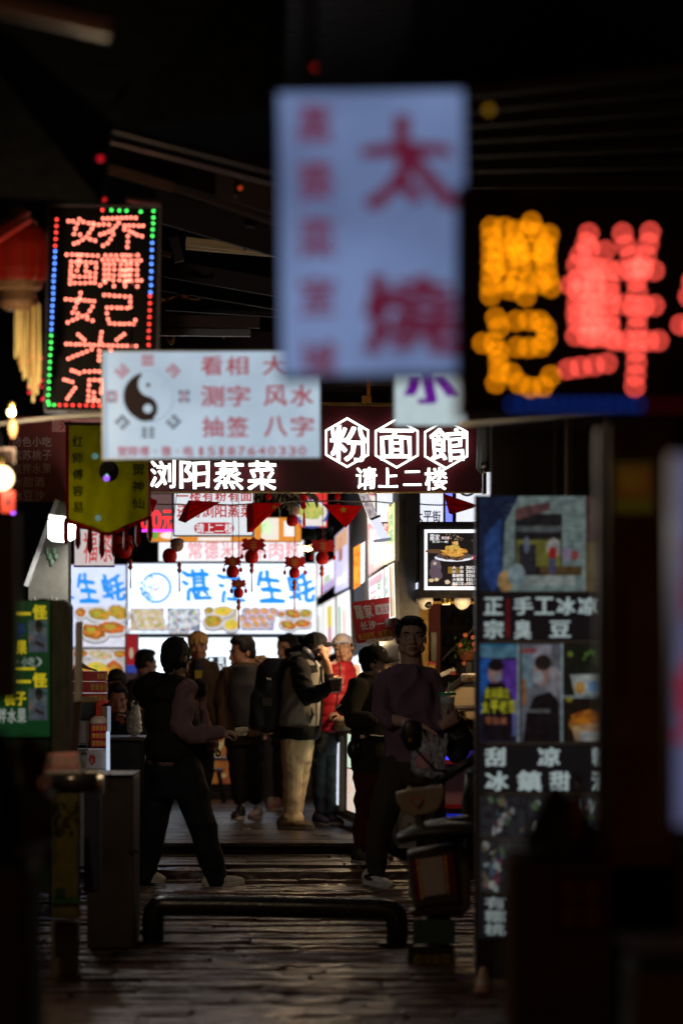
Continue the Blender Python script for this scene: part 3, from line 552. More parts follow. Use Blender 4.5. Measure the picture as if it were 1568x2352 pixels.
# hanging side-on light box, street name screens, tofu menu
t = thing('hanging_lightbox', 'long white light box hanging aslant seen nearly edge on', 'sign', P(870, 1180, 27))
bar(MB(), (833, 1128), (858, 1190), 27, 20, .25).build('printed_end', E((.32, .22, .25), .8, True, (.7, .65, .68), 40), t); bar(MB(), (858.6, 1191), (885, 1240), 27, 20, .25).build('lit_end', E((.72, .74, .95), 1.1), t); bar(MB(), (852, 1193), (873, 1184), 26.95, 5, .06).build('bracket', BLACK, t); bar(MB(), (858, 1243), (912, 1236), 26.98, 7, .2).build('acrylic_foot', E((.35, .38, .55), .5), t)
S = Sign('street_name_screen', 'white lit screen with the street name in black characters', 'sign', 862, 1118, 1020, 1202, 27.4)
WS = E((.84, .87, .97), 1.1); S.casing(BLACK, WS, 3, .1); S.start().text('太平街', 951, 1173, 1012, 1199, BK, off=.02, gap=.06).done()
S = Sign('lit_panel_sign', 'blank white lit panel with a cable loop right of the street name', 'sign', 1044, 1118, 1130, 1202, 27.4)
S.casing(BLACK, WS, 3, .1); b = MB(); b.tube([S.L(1072 + 17 * math.cos(a), 1124 + 14 * math.sin(a), -.02) for a in [k * .3 - .2 for k in range(12)]], .008, 6); b.build('cable', BLACKP, S.o, local=True)
t = thing('tube_light', 'glowing blue vertical tube between the two white panels', 'tube light', P(1030, 1165, 27.3)); MB().bx(P(1023, 1210, 27.3), P(1038, 1125, 27.34)).build('tube', E((.18, .22, 1), 1.5), t); MB().bx(P(1021, 1214, 27.345), P(1040, 1120, 27.38)).build('channel', BLACK, t)
S = Sign('tofu_menu_screen', 'framed black menu screen with a plate of stinky tofu and white prices', 'menu screen', 963, 1200, 1160, 1372, 26.4)
S.slab('surround', BLACK, 963, 1198, 1160, 1372, .02, .16); 
S.slab('white_border', E((.92, .94, 1), 1.25), 974, 1216, 1150, 1355, 0, .019); DK = E((.018, .015, .018), .5, False)
S.start().rect(981, 1224, 1143, 1347, DK, .002)
for i, (cx, cyy, rx, ry, c) in enumerate(((1001, 1300, 12, 16, (.12, .09, .13)), (1000, 1318, 14, 18, (.10, .07, .1)), (998, 1294, 4, 4, (.5, .4, .3)), (990, 1333, 6, 4, (.6, .45, .25)), (1002, 1331, 5, 4, (.6, .5, .3)), (1027, 1337, 6, 5, (.6, .5, .35)), (1043, 1343, 7, 3, (.5, .4, .3)), (1070, 1342, 5, 3, (.4, .3, .25)), (1000, 1266, 24, 5, (.12, .06, .03)))): S.ell(cx, cyy, rx, ry, E(c, 1.0, False), .003 + i * .0003, ang=-20 if i < 2 else 0, jag=.1)
S.ell(1042, 1281, 45, 9, E((.75, .78, .9), 1.0), .006).ell(1042, 1277, 42, 8, E((.1, .1, .12), .7, False), .0065).ell(1042, 1274, 32, 12, E((.03, .02, .02), 1, False, (.2, .1, .05), 60), .007, jag=.2).ell(1040, 1268, 28, 9, E((.75, .42, .08), 1, True, (.35, .12, .02), 60), .0075, jag=.3).ell(1042, 1257, 16, 7, E((.8, .4, .1), 1, True, (.25, .3, .05), 80), .008, jag=.35).ell(1046, 1247, 7, 4, E((.7, .3, .08), 1, False, (.8, .6, .3), 80), .0085, jag=.35)
S.ell(1088, 1281, 12, 6, E((.6, .03, .15), 1, False, (.2, .02, .05), 60), .006, jag=.3).ell(1080, 1281, 2, 2, E((.05, .4, .05), 1, False), .009)
for i in range(34): S.ell(1042 + random.gauss(2, 12), 1240 - abs(random.gauss(0, 9)) + random.uniform(-2, 8), *([random.uniform(.5, 1.2)] * 2), E((.8, .6, .35), 1, False), .009, seg=5)
S.done('dish_photo'); TW = E((.9, .9, .92), 1.0, False)
S.start().text('羅家', 986, 1227, 1010, 1242, TW, off=.01).rect(1011, 1231, 1033, 1240, E((.55, .1, .1), .8, False)).text('臭豆腐', 1013, 1232.5, 1031, 1238.5, TW, lift=.004).text('长沙一绝', 991, 1242, 1029, 1247, TW).text('羅家', 1027, 1302, 1058, 1318, E((.6, .35, .05), .5, False), lift=.003).done()
for i, (a, c) in enumerate((('大 份', '30元20片'), ('小 份', '20元11片'), ('糖油粑粑', '10元6个'), ('大香肠', '15元/根'), ('镇店三宝', '40元/份'))):
    yy = 1300 + i * 9.1; S.start().text(a, 1038, yy, 1064, yy + 7.4, TW, off=.018, lift=.0045, gap=.02).text(c, 1069, yy, 1069 + 5.4 * len(c), yy + 7.4, TW, off=.018, lift=.0045, gap=.05).done()
t = thing('side_menu_screen', 'tall menu screen turned sideways left of the tofu screen', 'menu screen', P(942, 1300, 26.6))
q = [P(926, 1225, 27.3), P(961, 1205, 26.5), P(961, 1352, 26.5), P(925, 1368, 27.3)]; MB().prism(q, (.05, .05, 0)).build('surround', BLACK, t)
def sq(u0, v0, u1, v1, z): f = lambda u, v: q[0].lerp(q[1], u).lerp(q[3].lerp(q[2], u), v) + Vector((-.001 - z, -.001 - z, 0)); return [f(u0, v0), f(u1, v0), f(u1, v1), f(u0, v1)]
MB().add(sq(.03, .02, .7, .95, .002), [(0, 1, 2, 3)]).build('lit_panel', E((.10, .07, .07), .9), t)
MB().add(sq(.05, .03, .68, .1, .005), [(0, 1, 2, 3)]).add(sq(.0, .9, 1, 1, .005), [(0, 1, 2, 3)]).build('white_band', E((.75, .8, .95), 1.1), t)
b = MB()
for i in range(4): b.add(sq(.12 + .13 * i, .15, .2 + .13 * i, .86, .006), [(0, 1, 2, 3)], i)
b.build('menu_print', [E((.42, .2, .15), .8), E((.55, .4, .35), .8), E((.5, .14, .06), .8), E((.6, .5, .45), .8)], t)
# right edge of the restaurant sign: rolled banner and sliver of lit panel
t = thing('rolled_banner', 'pale rolled banner hanging at the right end of the burgundy sign', 'banner', P(1110, 1030, 24)); MB().tube([P(1109, 982, 24), P(1109, 1040, 24), P(1106, 1078, 24), P(1100, 1084, 24)], [rpx(15, 24), rpx(15, 24), rpx(14, 24), rpx(9, 24)], 14, side=(1, 0, 0)).build('roll', mat('pale_vinyl', (.36, .40, .38), .4, var=.5, scale=20, stretch=(3, 3, .3)), t, smooth=True); MB().ball(P(1113, 1072, 23.95), (.03, .03, .035)).build('end_cap', STEEL, t)
t = thing('lit_sliver', 'narrow white lit panel with black clamp right of the burgundy sign', 'sign', P(1120, 1106, 24.4)); MB().bx(P(1115, 1128, 24.4), P(1128, 1086, 24.5)).build('lit_panel', E((.8, .86, .95), 1), t); MB().bx(P(1109, 1133, 24.3), P(1114, 1086, 24.5)).build('clamp', BLACK, t)

# fortune-teller's sign
S = Sign('fortune_sign', 'white fortune sign with taiji symbol, trigrams and red characters', 'sign', 235, 805, 737, 1055, 17.2, roll=-.3)
FW = E((.42, .54, .66), 1.0, True, (.33, .43, .54), 3); S.casing(CASEW, FW, 3, .1); FR = E((.42, .10, .13), .75, False); FK = E((.030, .018, .016), .5, False)  # patchy backlight of the face is put into its colour
S.start().ell(340, 910, 62, 62, E((.33, .44, .55), 1, False), .002, seg=40).ell(340, 910, 57, 57, FW, .0035, seg=40)
tp = [(340 + 56 * math.cos(R(a)), 910 + 56 * math.sin(R(a))) for a in range(75, 256, 9)]
S.poly(tp + [(340 - 14 + 28 * math.cos(R(a)) * 1.0, 882 + 28 * math.sin(R(a))) for a in range(255 - 360, 76, 15)][:0], FK, .005)
S.ell(347, 882, 29, 29, FW, .0065, seg=30).ell(333, 938, 29, 29, FK, .0065, seg=30).ell(341, 884, 4.5, 5, FK, .008).ell(340, 938, 10.5, 10.5, FW, .008).done('taiji')
tr = ['111', '011', '010', '001', '000', '100', '101', '110']
for i, pat in enumerate(tr):
    a = R(-90 + 45 * i); S.start()
    for j in range(3):
        r_ = 74 + 9 * j; ca, sa = math.cos(a), math.sin(a); m = FR if (i in (0, 1, 7) or (i == 6 and j != 1) or j == 1 and i in (2,)) else FK
        def seg(u0, u1): S.poly([(340 + (r_ - 2.6) * ca - u * sa, 910 + (r_ - 2.6) * sa + u * ca) for u in (u0, u1)] + [(340 + (r_ + 2.6) * ca - u * sa, 910 + (r_ + 2.6) * sa + u * ca) for u in (u1, u0)], m)
        if pat[j] == '1': seg(-14, 14)
        else: seg(-14, -3); seg(3, 14)
    S.done('trigram')
for st, x0, y0, x1, y1 in (('看相', 458, 818, 574, 862), ('大名', 600, 818, 718, 862), ('测字', 458, 886, 578, 934), ('风水', 602, 886, 724, 934), ('抽签', 460, 957, 574, 1004), ('八字', 602, 957, 724, 1004)): S.start().text(st, x0, y0, x1, y1, FR, off=.02, gap=.12, wob=.01).done()
S.start().text('贺师傅·微·电', 268, 1024, 445, 1048, FR, off=.02).text('15187640330', 450, 1026, 705, 1047, FR, off=.02, gap=.25).done()
for px in (300, 660): MB().tube([S.L(px, 805, .05), S.L(px + 3, 560, .3)], .006, 6).build('hanging_rod', BLACK, S.o, local=True)
# lavender sign, nearest of the hanging boxes
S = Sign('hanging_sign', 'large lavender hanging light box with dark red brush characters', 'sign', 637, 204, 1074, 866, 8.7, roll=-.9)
S.casing(BLACK, E((.145, .215, .41), 1.0, True, (.085, .125, .25), 2.2), 7, .16); LR = E((.16, .012, .045), .6, False)  # face mottling puts uneven tube backlight into the emission colour
for ch, x0, y0, x1, y1 in (('太', 832, 272, 1050, 480), ('燒', 826, 634, 1050, 815)): S.start().char(ch, x0, y0, x1, y1, LR, off=.03, wob=.03, shear=-.08).done('character')
for ch, y0, y1 in (('蒸', 238, 330), ('葵', 368, 462), ('菜', 498, 592), ('室', 634, 722), ('城', 782, 858)): S.start().char(ch, 685, y0, 770, y1, E((.2, .035, .09), .6, False), off=.024, wob=.02).done('character')
for px in (720, 980): MB().tube([S.L(px, 200, .08), S.L(px, -120, .08)], .012, 8).build('hanging_rod', BLACK, S.o, local=True)
# white and purple sign behind the dot-matrix board
S = Sign('hanging_sign', 'pale light box with a purple character half hidden by the black display', 'sign', 903, 800, 1075, 980, 15.5)
S.casing(CASEW, E((.46, .57, .60), 1.0), 3, .1); S.start().char('小', 925, 850, 1044, 928, E((.16, .01, .35), .7, False), off=.05, shear=-.2).done('character')
o = MB().prism([P(1052, 971, 15), P(1640, 936, 13.2), P(1640, 944, 13.2), P(1052, 981, 15)], (0, .05, 0)).build('sign_arm', mat('pale_arm', (.6, .66, .68), .35)); tag(o, 'pale bracket arm under the black dot-matrix display', 'bracket')

# dot-matrix displays: every diode a part
def dots(st, gap):
    out = []
    for s_ in st:
        L = sum(math.dist(s_[i], s_[i + 1]) for i in range(len(s_) - 1))
        if len(s_) == 1: out.append(s_[0]); continue
        n = max(1, round(L / gap)); acc = 0; i = 0; pos = 0
        for k in range(n + 1):
            tgt = L * k / n; acc = 0
            for i in range(len(s_) - 1):
                l = math.dist(s_[i], s_[i + 1])
                if acc + l >= tgt - 1e-6: f = (tgt - acc) / max(l, 1e-6); out.append((s_[i][0] + (s_[i + 1][0] - s_[i][0]) * f, s_[i][1] + (s_[i + 1][1] - s_[i][1]) * f)); break
                acc += l
    res = []
    for p_ in out:
        if all(math.dist(p_, q_) > gap * .38 for q_ in res): res.append(p_)
    return res
def diode(r, m):
    b = MB(); b.tube([(0, .002, 0), (0, -r * .5, 0), (0, -r * .95, 0)], [r, r, r * .55], 10, side=(1, 0, 0)); me_o = b.build('diode', m, None, smooth=True, local=True); me = me_o.data; bpy.data.objects.remove(me_o); return me
def place_diodes(S, pts, f, me, name='diode', jit=.6):
    for u, v in pts:
        x, y = f(u, v); o = link(name, me, S.o); o.location = S.L(x + random.uniform(-jit, jit), y + random.uniform(-jit, jit), -.001)
S = Sign('led_sign', 'tall black dot-matrix sign of red characters with coloured border dots', 'sign', 110, 476, 362, 944, 18, roll=.9)
LB = mat('display_board', (.004, .004, .004), .6, spec=.2); S.slab('board', LB, 110, 476, 362, 944, 0, .09); b = MB()
for q in ((106, 472, 110, 948), (362, 472, 367, 948), (110, 472, 362, 475.8), (110, 944.2, 362, 948)): b.bx(S.L(q[0], q[3], -.02), S.L(q[2], q[1], .095))
b.build('frame', mat('grey_frame', (.12, .11, .13), .4), S.o, local=True)
f1 = lambda u, v: (.2563 * u, 401.9 + .2563 * v)
st = [[(603, 418), (645, 418)], [(738, 425), (780, 432), (830, 433), (875, 445), (965, 443)], [(703, 398), (685, 445), (665, 490), (655, 530)], [(830, 450), (815, 480), (795, 515), (772, 552), (735, 582), (700, 605), (655, 618)], [(712, 540)], [(800, 578), (845, 590)],
 [(912, 390), (1205, 378)], [(1055, 425), (1035, 452), (1008, 486), (975, 502), (930, 520), (888, 533)], [(1005, 530), (988, 570), (957, 607), (915, 634)], [(1108, 450), (1272, 450)], [(1108, 483), (1150, 500), (1137, 550), (1135, 640)], [(1185, 515), (1215, 532), (1262, 542)],
 [(592, 720), (868, 722)], [(635, 780), (855, 788)], [(635, 780), (626, 978)], [(858, 788), (850, 968)], [(626, 975), (850, 966)], [(705, 722), (700, 820), (688, 862)], [(778, 722), (768, 820)], [(765, 865), (800, 876)], [(665, 912), (850, 916)],
 [(938, 720), (1085, 718)], [(1120, 718), (1228, 714)], [(915, 762), (1095, 760)], [(1125, 765), (1255, 762)], [(935, 800), (930, 940)], [(975, 800), (970, 930)], [(1020, 800), (1015, 945)], [(1078, 800), (1070, 940)], [(1128, 800), (1120, 945)], [(1170, 795), (1165, 940)], [(1222, 800), (1225, 940)], [(940, 850), (1225, 850)], [(930, 900), (1235, 895)], [(940, 940), (1230, 945)], [(898, 988), (940, 962)], [(1020, 960), (1022, 996)], [(1112, 960), (1118, 994)], [(1190, 965), (1230, 996)], [(1262, 942)],
 [(725, 1060), (715, 1105), (685, 1170), (655, 1238)], [(592, 1118), (845, 1130)], [(830, 1180), (805, 1225), (782, 1258), (740, 1266), (612, 1328)], [(698, 1245), (790, 1290), (835, 1306)],
 [(935, 1075), (1165, 1090)], [(1170, 1135), (1172, 1188), (960, 1188)], [(960, 1188), (965, 1260), (972, 1292)], [(990, 1330), (1205, 1332), (1216, 1295)],
 [(708, 1432), (762, 1482)], [(1115, 1425), (1055, 1475)], [(600, 1520), (1228, 1530)], [(915, 1408), (903, 1530), (895, 1662)], [(828, 1565), (620, 1650)], [(1000, 1572), (1230, 1650)],
 [(655, 1755), (720, 1780)], [(770, 1762), (1250, 1762)], [(588, 1840), (658, 1857)], [(685, 1910), (618, 2010)], [(815, 1840), (1210, 1832)], [(815, 1840), (806, 2025)], [(1210, 1832), (1210, 2025)], [(855, 1950), (857, 2000)], [(930, 1840), (920, 1950)], [(1080, 1840), (1090, 1950)], [(806, 2025), (1210, 2025)]]
RED = diode(.0058, E((1, .22, .15), 6.4, False)); RED2 = diode(.0055, E((1, .055, .04), 4.6, False)); GRN = diode(.0055, E((.08, 1, .14), 4.0, False)); BLU = diode(.0055, E((.10, .26, 1), 5.2, False))
pts = dots(st, 43); pts = pts[:298]; place_diodes(S, pts, f1, RED)
for a, bq, m, n in (((500, 405), (490, 640), RED2, 4), ((487, 692), (467, 1392), BLU, 13), ((467, 1445), (446, 2040), GRN, 10), ((452, 2066), (503, 2070), GRN, 1), ((547, 2068), (1330, 2072), RED2, 13), ((1366, 318), (1358, 538), GRN, 4), ((1355, 602), (1350, 1046), BLU, 7), ((1343, 1082), (1335, 2010), RED2, 15), ((905, 315), (906, 315), RED2, 0), ((985, 315), (1125, 320), GRN, 2), ((1250, 322), (1251, 322), GRN, 0)):
    place_diodes(S, [(a[0] + (bq[0] - a[0]) * k / max(n, 1), a[1] + (bq[1] - a[1]) * k / max(n, 1)) for k in range(n + 1)], f1, m, 'border_diode')
S = Sign('led_sign', 'near black dot-matrix display with big orange and red characters', 'sign', 1052, 428, 1800, 962, 8.6)
S.slab('board', LB, 1052, 432, 1800, 958, 0, .1); b = MB()
for q in ((1048, 428, 1052, 962), (1800, 428, 1804, 962), (1052, 428, 1800, 431.5), (1052, 958.5, 1800, 962)): b.bx(S.L(q[0], q[3], -.015), S.L(q[2], q[1], .105))
b.build('frame', BLACK, S.o, local=True)
f2 = lambda u, v: (574.2 + .6338 * u, 172.2 + .6338 * v)
so = [[(875, 550), (870, 800)], [(880, 550), (1080, 577)], [(1015, 535)], [(1070, 580), (1072, 680), (1085, 770)], [(895, 620), (1055, 640)], [(890, 690), (1060, 690)], [(920, 750), (1050, 755)], [(960, 610), (985, 700)], [(1000, 805)], [(945, 780)],
 [(890, 880), (900, 915)], [(965, 892), (1065, 893), (1072, 930), (1070, 985), (965, 985)], [(845, 972), (895, 975), (900, 1020), (905, 1075), (890, 1115)], [(945, 1080), (985, 1125), (1030, 1140), (1070, 1125), (1085, 1092)]]
sr = [[(1225, 572), (1210, 625), (1180, 690)], [(1225, 630), (1285, 640)], [(1185, 690), (1300, 710)], [(1160, 760), (1300, 760)], [(1185, 830), (1300, 830)], [(1185, 900), (1300, 890)], [(1180, 945), (1300, 955)], [(1185, 700), (1180, 950)], [(1245, 700), (1240, 950)], [(1300, 710), (1300, 955)],
 [(1150, 1065), (1190, 1062), (1290, 1042)], [(1345, 575), (1362, 620), (1375, 660)], [(1448, 572), (1438, 640), (1420, 690)], [(1335, 710), (1462, 712)], [(1345, 835), (1462, 838)], [(1320, 965), (1480, 965)], [(1400, 700), (1398, 960), (1392, 1130)], [(1600, 750), (1590, 800)], [(1560, 905), (1600, 905)]]
place_diodes(S, dots(so, 42), f2, diode(.006, E((1, .30, .003), 6.5, False)), jit=2); place_diodes(S, dots(sr, 44), f2, diode(.006, E((1, .09, .065), 9, False)), jit=2)
place_diodes(S, [(950 + 41 * i, 1195) for i in range(12)], f2, diode(.007, E((.005, .06, .5), .8, False)), 'border_diode')
place_diodes(S, [(1440 + 41 * i, 1200) for i in range(5)], f2, diode(.0085, E((.25, .0, .01), .12, False)), 'border_diode')

# food panel column on the right
S = Sign('food_signboard', 'tall lit panel of snack photos and white characters at the alley side', 'menu board', 1098, 1138, 1392, 2156, 18)
S.slab('casing', CASE, 1098, 1138, 1392, 2252, .004, .14); kf = .55
GRY = E((.20, .26, .27), kf, False); BLK = E((.006, .007, .009), .6, False); TXTC = E((.30, .37, .37), .85, False)
EPM = mat('edge_grey', (.07, .068, .066), .4); S.slab('edge_post', EPM, 1091, 1138, 1097.6, 2252, -.03, .14); S.slab('edge_post', EPM, 1392.4, 1138, 1401, 2252, -.03, .14)
S.slab('backing', BLK, 1098, 1138, 1392, 2156, -.004, .003); S.lift = .006
for y in (1361, 1474, 1707, 1823, 1927, 2051): S.slab('divider', mat('panel_strip', (.4, .47, .48), .4), 1099, y - 2.5, 1391, y + 2.5, -.014, -.0045)
# shopfront photo
c = lambda r_, g_, b_, k=1.0: E((r_ * 1.15, g_ * 1.15, b_ * 1.15), kf * k, False, (r_ * .62, g_ * .62, b_ * .66), 26)
S.start().rect(1140, 1140, 1340, 1358, c(.16, .22, .21), .006).poly([(1100, 1140), (1190, 1140), (1160, 1200), (1150, 1358), (1100, 1358)], c(.008, .02, .05), .0065).poly([(1112, 1230), (1150, 1190), (1150, 1340), (1130, 1358), (1112, 1330)], c(.02, .06, .2), .007)
for i in range(16): S.rect(1158, 1160 + i * 12, 1338, 1161.2 + i * 12, c(.09, .13, .13), .0072)
S.rect(1182, 1180, 1290, 1330, c(.012, .014, .016), .0075).poly([(1182, 1168), (1262, 1152), (1262, 1172), (1182, 1196)], c(.1, .05, .05), .008).rect(1185, 1208, 1288, 1222, c(.08, .1, .1), .008).rect(1186, 1240, 1286, 1300, c(.14, .14, .03), .008).rect(1190, 1250, 1230, 1330, c(.02, .02, .025), .0085).ell(1208, 1252, 7, 20, c(.12, .16, .2), .009).ell(1270, 1258, 16, 22, c(.3, .3, .28), .009).ell(1268, 1270, 10, 14, c(.3, .02, .02), .0095).rect(1186, 1322, 1318, 1345, c(.25, .3, .28), .009).ell(1160, 1335, 18, 24, c(.35, .22, .08), .009).ell(1185, 1320, 20, 26, c(.2, .28, .3), .0095).rect(1240, 1300, 1335, 1322, c(.08, .05, .02), .0085).ell(1318, 1275, 10, 12, c(.2, .05, .05), .009).ell(1300, 1272, 12, 14, c(.2, .16, .25), .009).rect(1260, 1280, 1275, 1318, c(.05, .06, .12), .009)
S.rect(1340, 1140, 1344, 1358, c(.2, .24, .23), .009).rect(1346, 1140, 1390, 1240, c(.06, .035, .03), .006).rect(1346, 1243, 1390, 1358, c(.10, .08, .03), .006).done('shop_photo')
for st_, x0, y0, x1, y1 in (('正', 1108, 1372, 1156, 1412), ('宗', 1108, 1424, 1158, 1466), ('手工冰凉', 1176, 1372, 1372, 1412), ('臭', 1178, 1424, 1222, 1468), ('豆', 1258, 1426, 1312, 1464)): S.start().text(st_, x0, y0, x1, y1, TXTC, off=.034, gap=.1, wob=.012).done()
S.start().rect(1161, 1374, 1170, 1466, c(.12, .008, .01)).done('red_rule')
# photo row
S.start().rect(1102, 1479, 1186, 1704, c(.01, .012, .03), .006).rect(1102, 1479, 1186, 1510, c(.02, .12, .22), .007)
for i in range(4): S.poly([(1102, 1484 + 7 * i), (1144, 1488 + 7 * i), (1186, 1482 + 7 * i), (1186, 1485 + 7 * i), (1144, 1491 + 7 * i), (1102, 1487 + 7 * i)], c(.12, .22, .25), .0075)
S.rect(1102, 1512, 1128, 1640, c(.01, .08, .3), .007).rect(1150, 1515, 1186, 1690, c(.08, .03, .25), .007).ell(1136, 1546, 17, 24, c(.25, .15, .14), .008).ell(1138, 1528, 18, 14, c(.008, .007, .01), .0085).ell(1142, 1556, 10, 9, c(.2, .22, .25), .0085).poly([(1106, 1600), (1120, 1568), (1156, 1568), (1176, 1600), (1176, 1700), (1106, 1700)], c(.006, .006, .01), .0082)
for i in range(6): S.rect(1158, 1640 + 9 * i, 1184, 1644 + 9 * i, c(.12, .2, .3), .0078)
YT = c(.40, .40, .02); S.text('此刻我在', 1112, 1580, 1170, 1604, YT, off=.03, lift=.0095).text('太平老街', 1103, 1608, 1186, 1638, YT, off=.03, lift=.0095).text('等你来', 1112, 1646, 1164, 1664, c(.3, .1, .05), off=.02, lift=.0095).done('portrait_photo')
S.start().rect(1196, 1479, 1284, 1704, c(.10, .11, .13), .006).rect(1222, 1482, 1266, 1560, c(.2, .2, .23), .0065).rect(1198, 1500, 1220, 1580, c(.12, .18, .22), .007).rect(1198, 1490, 1230, 1500, c(.22, .05, .05), .0072).rect(1198, 1560, 1206, 1620, c(.25, .1, .02), .0072).ell(1270, 1565, 20, 34, c(.2, .2, .22), .007).ell(1244, 1545, 19, 30, c(.24, .15, .13), .008).ell(1246, 1522, 20, 18, c(.02, .015, .014), .0085).ell(1234, 1556, 13, 15, c(.24, .27, .3), .009).poly([(1200, 1704), (1208, 1640), (1226, 1600), (1262, 1588), (1282, 1610), (1284, 1704)], c(.006, .006, .008), .0085).text('HANGZHOU', 1212, 1629, 1262, 1637, c(.2, .22, .22), lift=.0095).done('portrait_photo')
S.start().rect(1296, 1479, 1388, 1598, c(.008, .012, .008), .006)
for i in range(14): S.ell(1360 + random.gauss(0, 14), 1512 + random.gauss(0, 14), random.uniform(3, 7), random.uniform(2, 4), c(.07, .16, .03), .007 + i * .0001, ang=random.uniform(0, 180))
S.poly([(1308, 1550), (1386, 1548), (1382, 1596), (1320, 1597)], c(.3, .34, .32), .009).ell(1330, 1580, 12, 14, c(.35, .2, .05), .0095).ell(1360, 1578, 12, 14, c(.1, .2, .32), .0095).ell(1308, 1502, 6, 6, c(.14, .2, .03), .008).done('snack_photo')
S.start().rect(1296, 1604, 1388, 1704, c(.010, .008, .006), .006).ell(1345, 1660, 40, 24, c(.25, .12, .02), .007, ang=-10).ell(1345, 1650, 38, 18, E((.4, .14, .01), kf, False, (.2, .05, .01), 30), .008, jag=.15).poly([(1312, 1668), (1384, 1658), (1376, 1702), (1320, 1702)], c(.32, .20, .1), .0085).rect(1330, 1680, 1386, 1702, c(.25, .27, .26), .009).ell(1306, 1606, 8, 6, c(.2, .18, .02), .007).done('snack_photo')
S.start().rect(1186.5, 1478, 1192, 1704, c(.2, .26, .27)).rect(1286, 1478, 1292, 1704, c(.2, .26, .27)).rect(1293, 1598.5, 1390, 1603, c(.2, .26, .27)).rect(1387.5, 1478, 1391, 1704, c(.2, .26, .27)).done('photo_border')
for st_, x0, y0, x1, y1 in (('刮', 1112, 1717, 1160, 1760), ('凉', 1232, 1717, 1286, 1760), ('粉', 1356, 1717, 1391, 1760), ('冰', 1112, 1772, 1168, 1816), ('鎮', 1186, 1770, 1244, 1818), ('甜', 1260, 1772, 1308, 1816), ('酒', 1356, 1772, 1391, 1816)): S.start().text(st_, x0, y0, x1, y1, TXTC, off=.034, gap=.04, wob=.012).done()
for i, (x0, y0, x1, y1) in enumerate(((1102, 1828, 1206, 1924), (1210, 1828, 1300, 1924), (1304, 1828, 1390, 1924), (1102, 1932, 1168, 2048), (1172, 1932, 1290, 2048))):
    S.start().rect(x0, y0, x1, y1, c(.02, .022, .025), .006)
    for j in range(30): S.ell(random.uniform(x0 + 8, x1 - 8), random.uniform(y0 + 8, y1 - 8), random.uniform(3, 9), random.uniform(3, 13), c(*random.choice(((.2, .24, .24), (.015, .014, .016), (.12, .03, .05), (.05, .08, .11), (.1, .08, .05), (.06, .1, .05), (.25, .25, .24), (.02, .02, .03), (.015, .015, .02)))), .0065 + j * .0001, ang=random.uniform(-20, 20), jag=.2)
    S.done('snack_photo')
S.start().text('有糯桃', 1112, 2058, 1160, 2150, E((.16, .19, .19), .85, False), vertical=True, off=.03, gap=.1, wob=.01).text('香米红', 1200, 2058, 1248, 2150, E((.16, .19, .19), .85, False), vertical=True, off=.03, gap=.1).done()
# edge sign at far right
S = Sign('hanging_sign', 'lavender white light box with a red character cut by the right edge', 'sign', 1546, 1040, 1740, 1900, 7.6)
S.casing(CASE, E((.075, .085, .18), 1.0, True, (.055, .06, .125), 3), 5, .14); S.start().char('蒸', 1560, 1240, 1700, 1420, LR, off=.03, wob=.02).char('虾', 1552, 1500, 1700, 1720, E((.3, .01, .03), .7, False), off=.03, wob=.02).done()  # face tone varies as backlight painted into the emission
# dark red snack board, plaque, banner
S = Sign('snack_board', 'dark red snack board with a list of grey characters behind the yellow banner', 'menu board', 20, 955, 262, 1152, 22.2)
S.slab('board', mat('maroon_board', (.16, .014, .012), .5, scale=3), 20, 955, 262, 1152, 0, .03); GT = mat('faded_print', (.42, .28, .26), .7)
S.slab('bright_strip', mat('red_strip', (.45, .02, .015), .5), 236, 958, 262, 1150, -.006, -.001); S.lift = .004
S.slab('header', mat('header_pink', (.42, .16, .14), .6), 120, 962, 234, 992, -.008, -.001); S.start().text('法一', 135, 966, 215, 988, mat('deep_red_print', (.3, .01, .01), .6), lift=.011).done()
for i, s_ in enumerate(('特色小吃', '紫苏桃子', '椒拌水果', '冰甜酒', '冰豆沙')): S.start().text(s_, 28, 1003 + 31 * i, 28 + (92 if len(s_) == 4 else 76), 1026 + 31 * i, GT, off=.012).done()
S = Sign('plaque', 'small red plaque with a dark character below the globe bulb', 'plaque', 4, 1128, 34, 1178, 16); S.slab('board', mat('vermilion', (.55, .045, .02), .5), 4, 1128, 34, 1178, 0, .02, bevel=.002); S.start().char('米', 10, 1140, 29, 1164, mat('dark_ink', (.05, .01, .01), .6), off=.03).done()
S = Sign('picture_frame', 'small dark framed picture above the globe bulb at left', 'picture', -6, 1034, 34, 1070, 17); S.slab('frame', mat('pale_frame', (.32, .27, .25), .6), -6, 1028, 36, 1066, 0, .02); S.slab('picture', mat('picture_brown', (.08, .05, .04), .5, var=.6), 0, 1034, 30, 1062, -.003, -.0005)
# red lantern with gold tassels
t = thing('red_lantern', 'big ribbed red palace lantern with gold tassels at the left edge', 'lantern', P(42, 590, 17.5)); LRD = mat('lantern_red', (.24, .011, .006), .5, scale=6, through=.5)
for i in range(12):
    a0, a1 = R(i * 30 + 15.4), R(i * 30 + 44.6); vs = []; fs = []; prof = [(.075, .14), (.12, .12), (.135, .06), (.135, -.05), (.125, -.1), (.085, -.135)]
    for r_, h in prof:
        for a in (a0, (a0 + a1) / 2, a1): vs.append(P(42, 590, 17.5) + Vector((r_ * math.cos(a), r_ * math.sin(a), h)))
    for k in range(5):
        for j in range(2): fs.append((k * 3 + j, k * 3 + j + 1, k * 3 + j + 4, k * 3 + j + 3))
    MB().add(vs, fs).build('silk_panel', LRD, t); MB().tube([P(42, 590, 17.5) + Vector((r_ * 1.01 * math.cos(R(i * 30 + 15)), r_ * 1.01 * math.sin(R(i * 30 + 15)), h)) for r_, h in prof], .004, 5).build('rib', mat('dark_rib', (.12, .02, .01), .5), t)
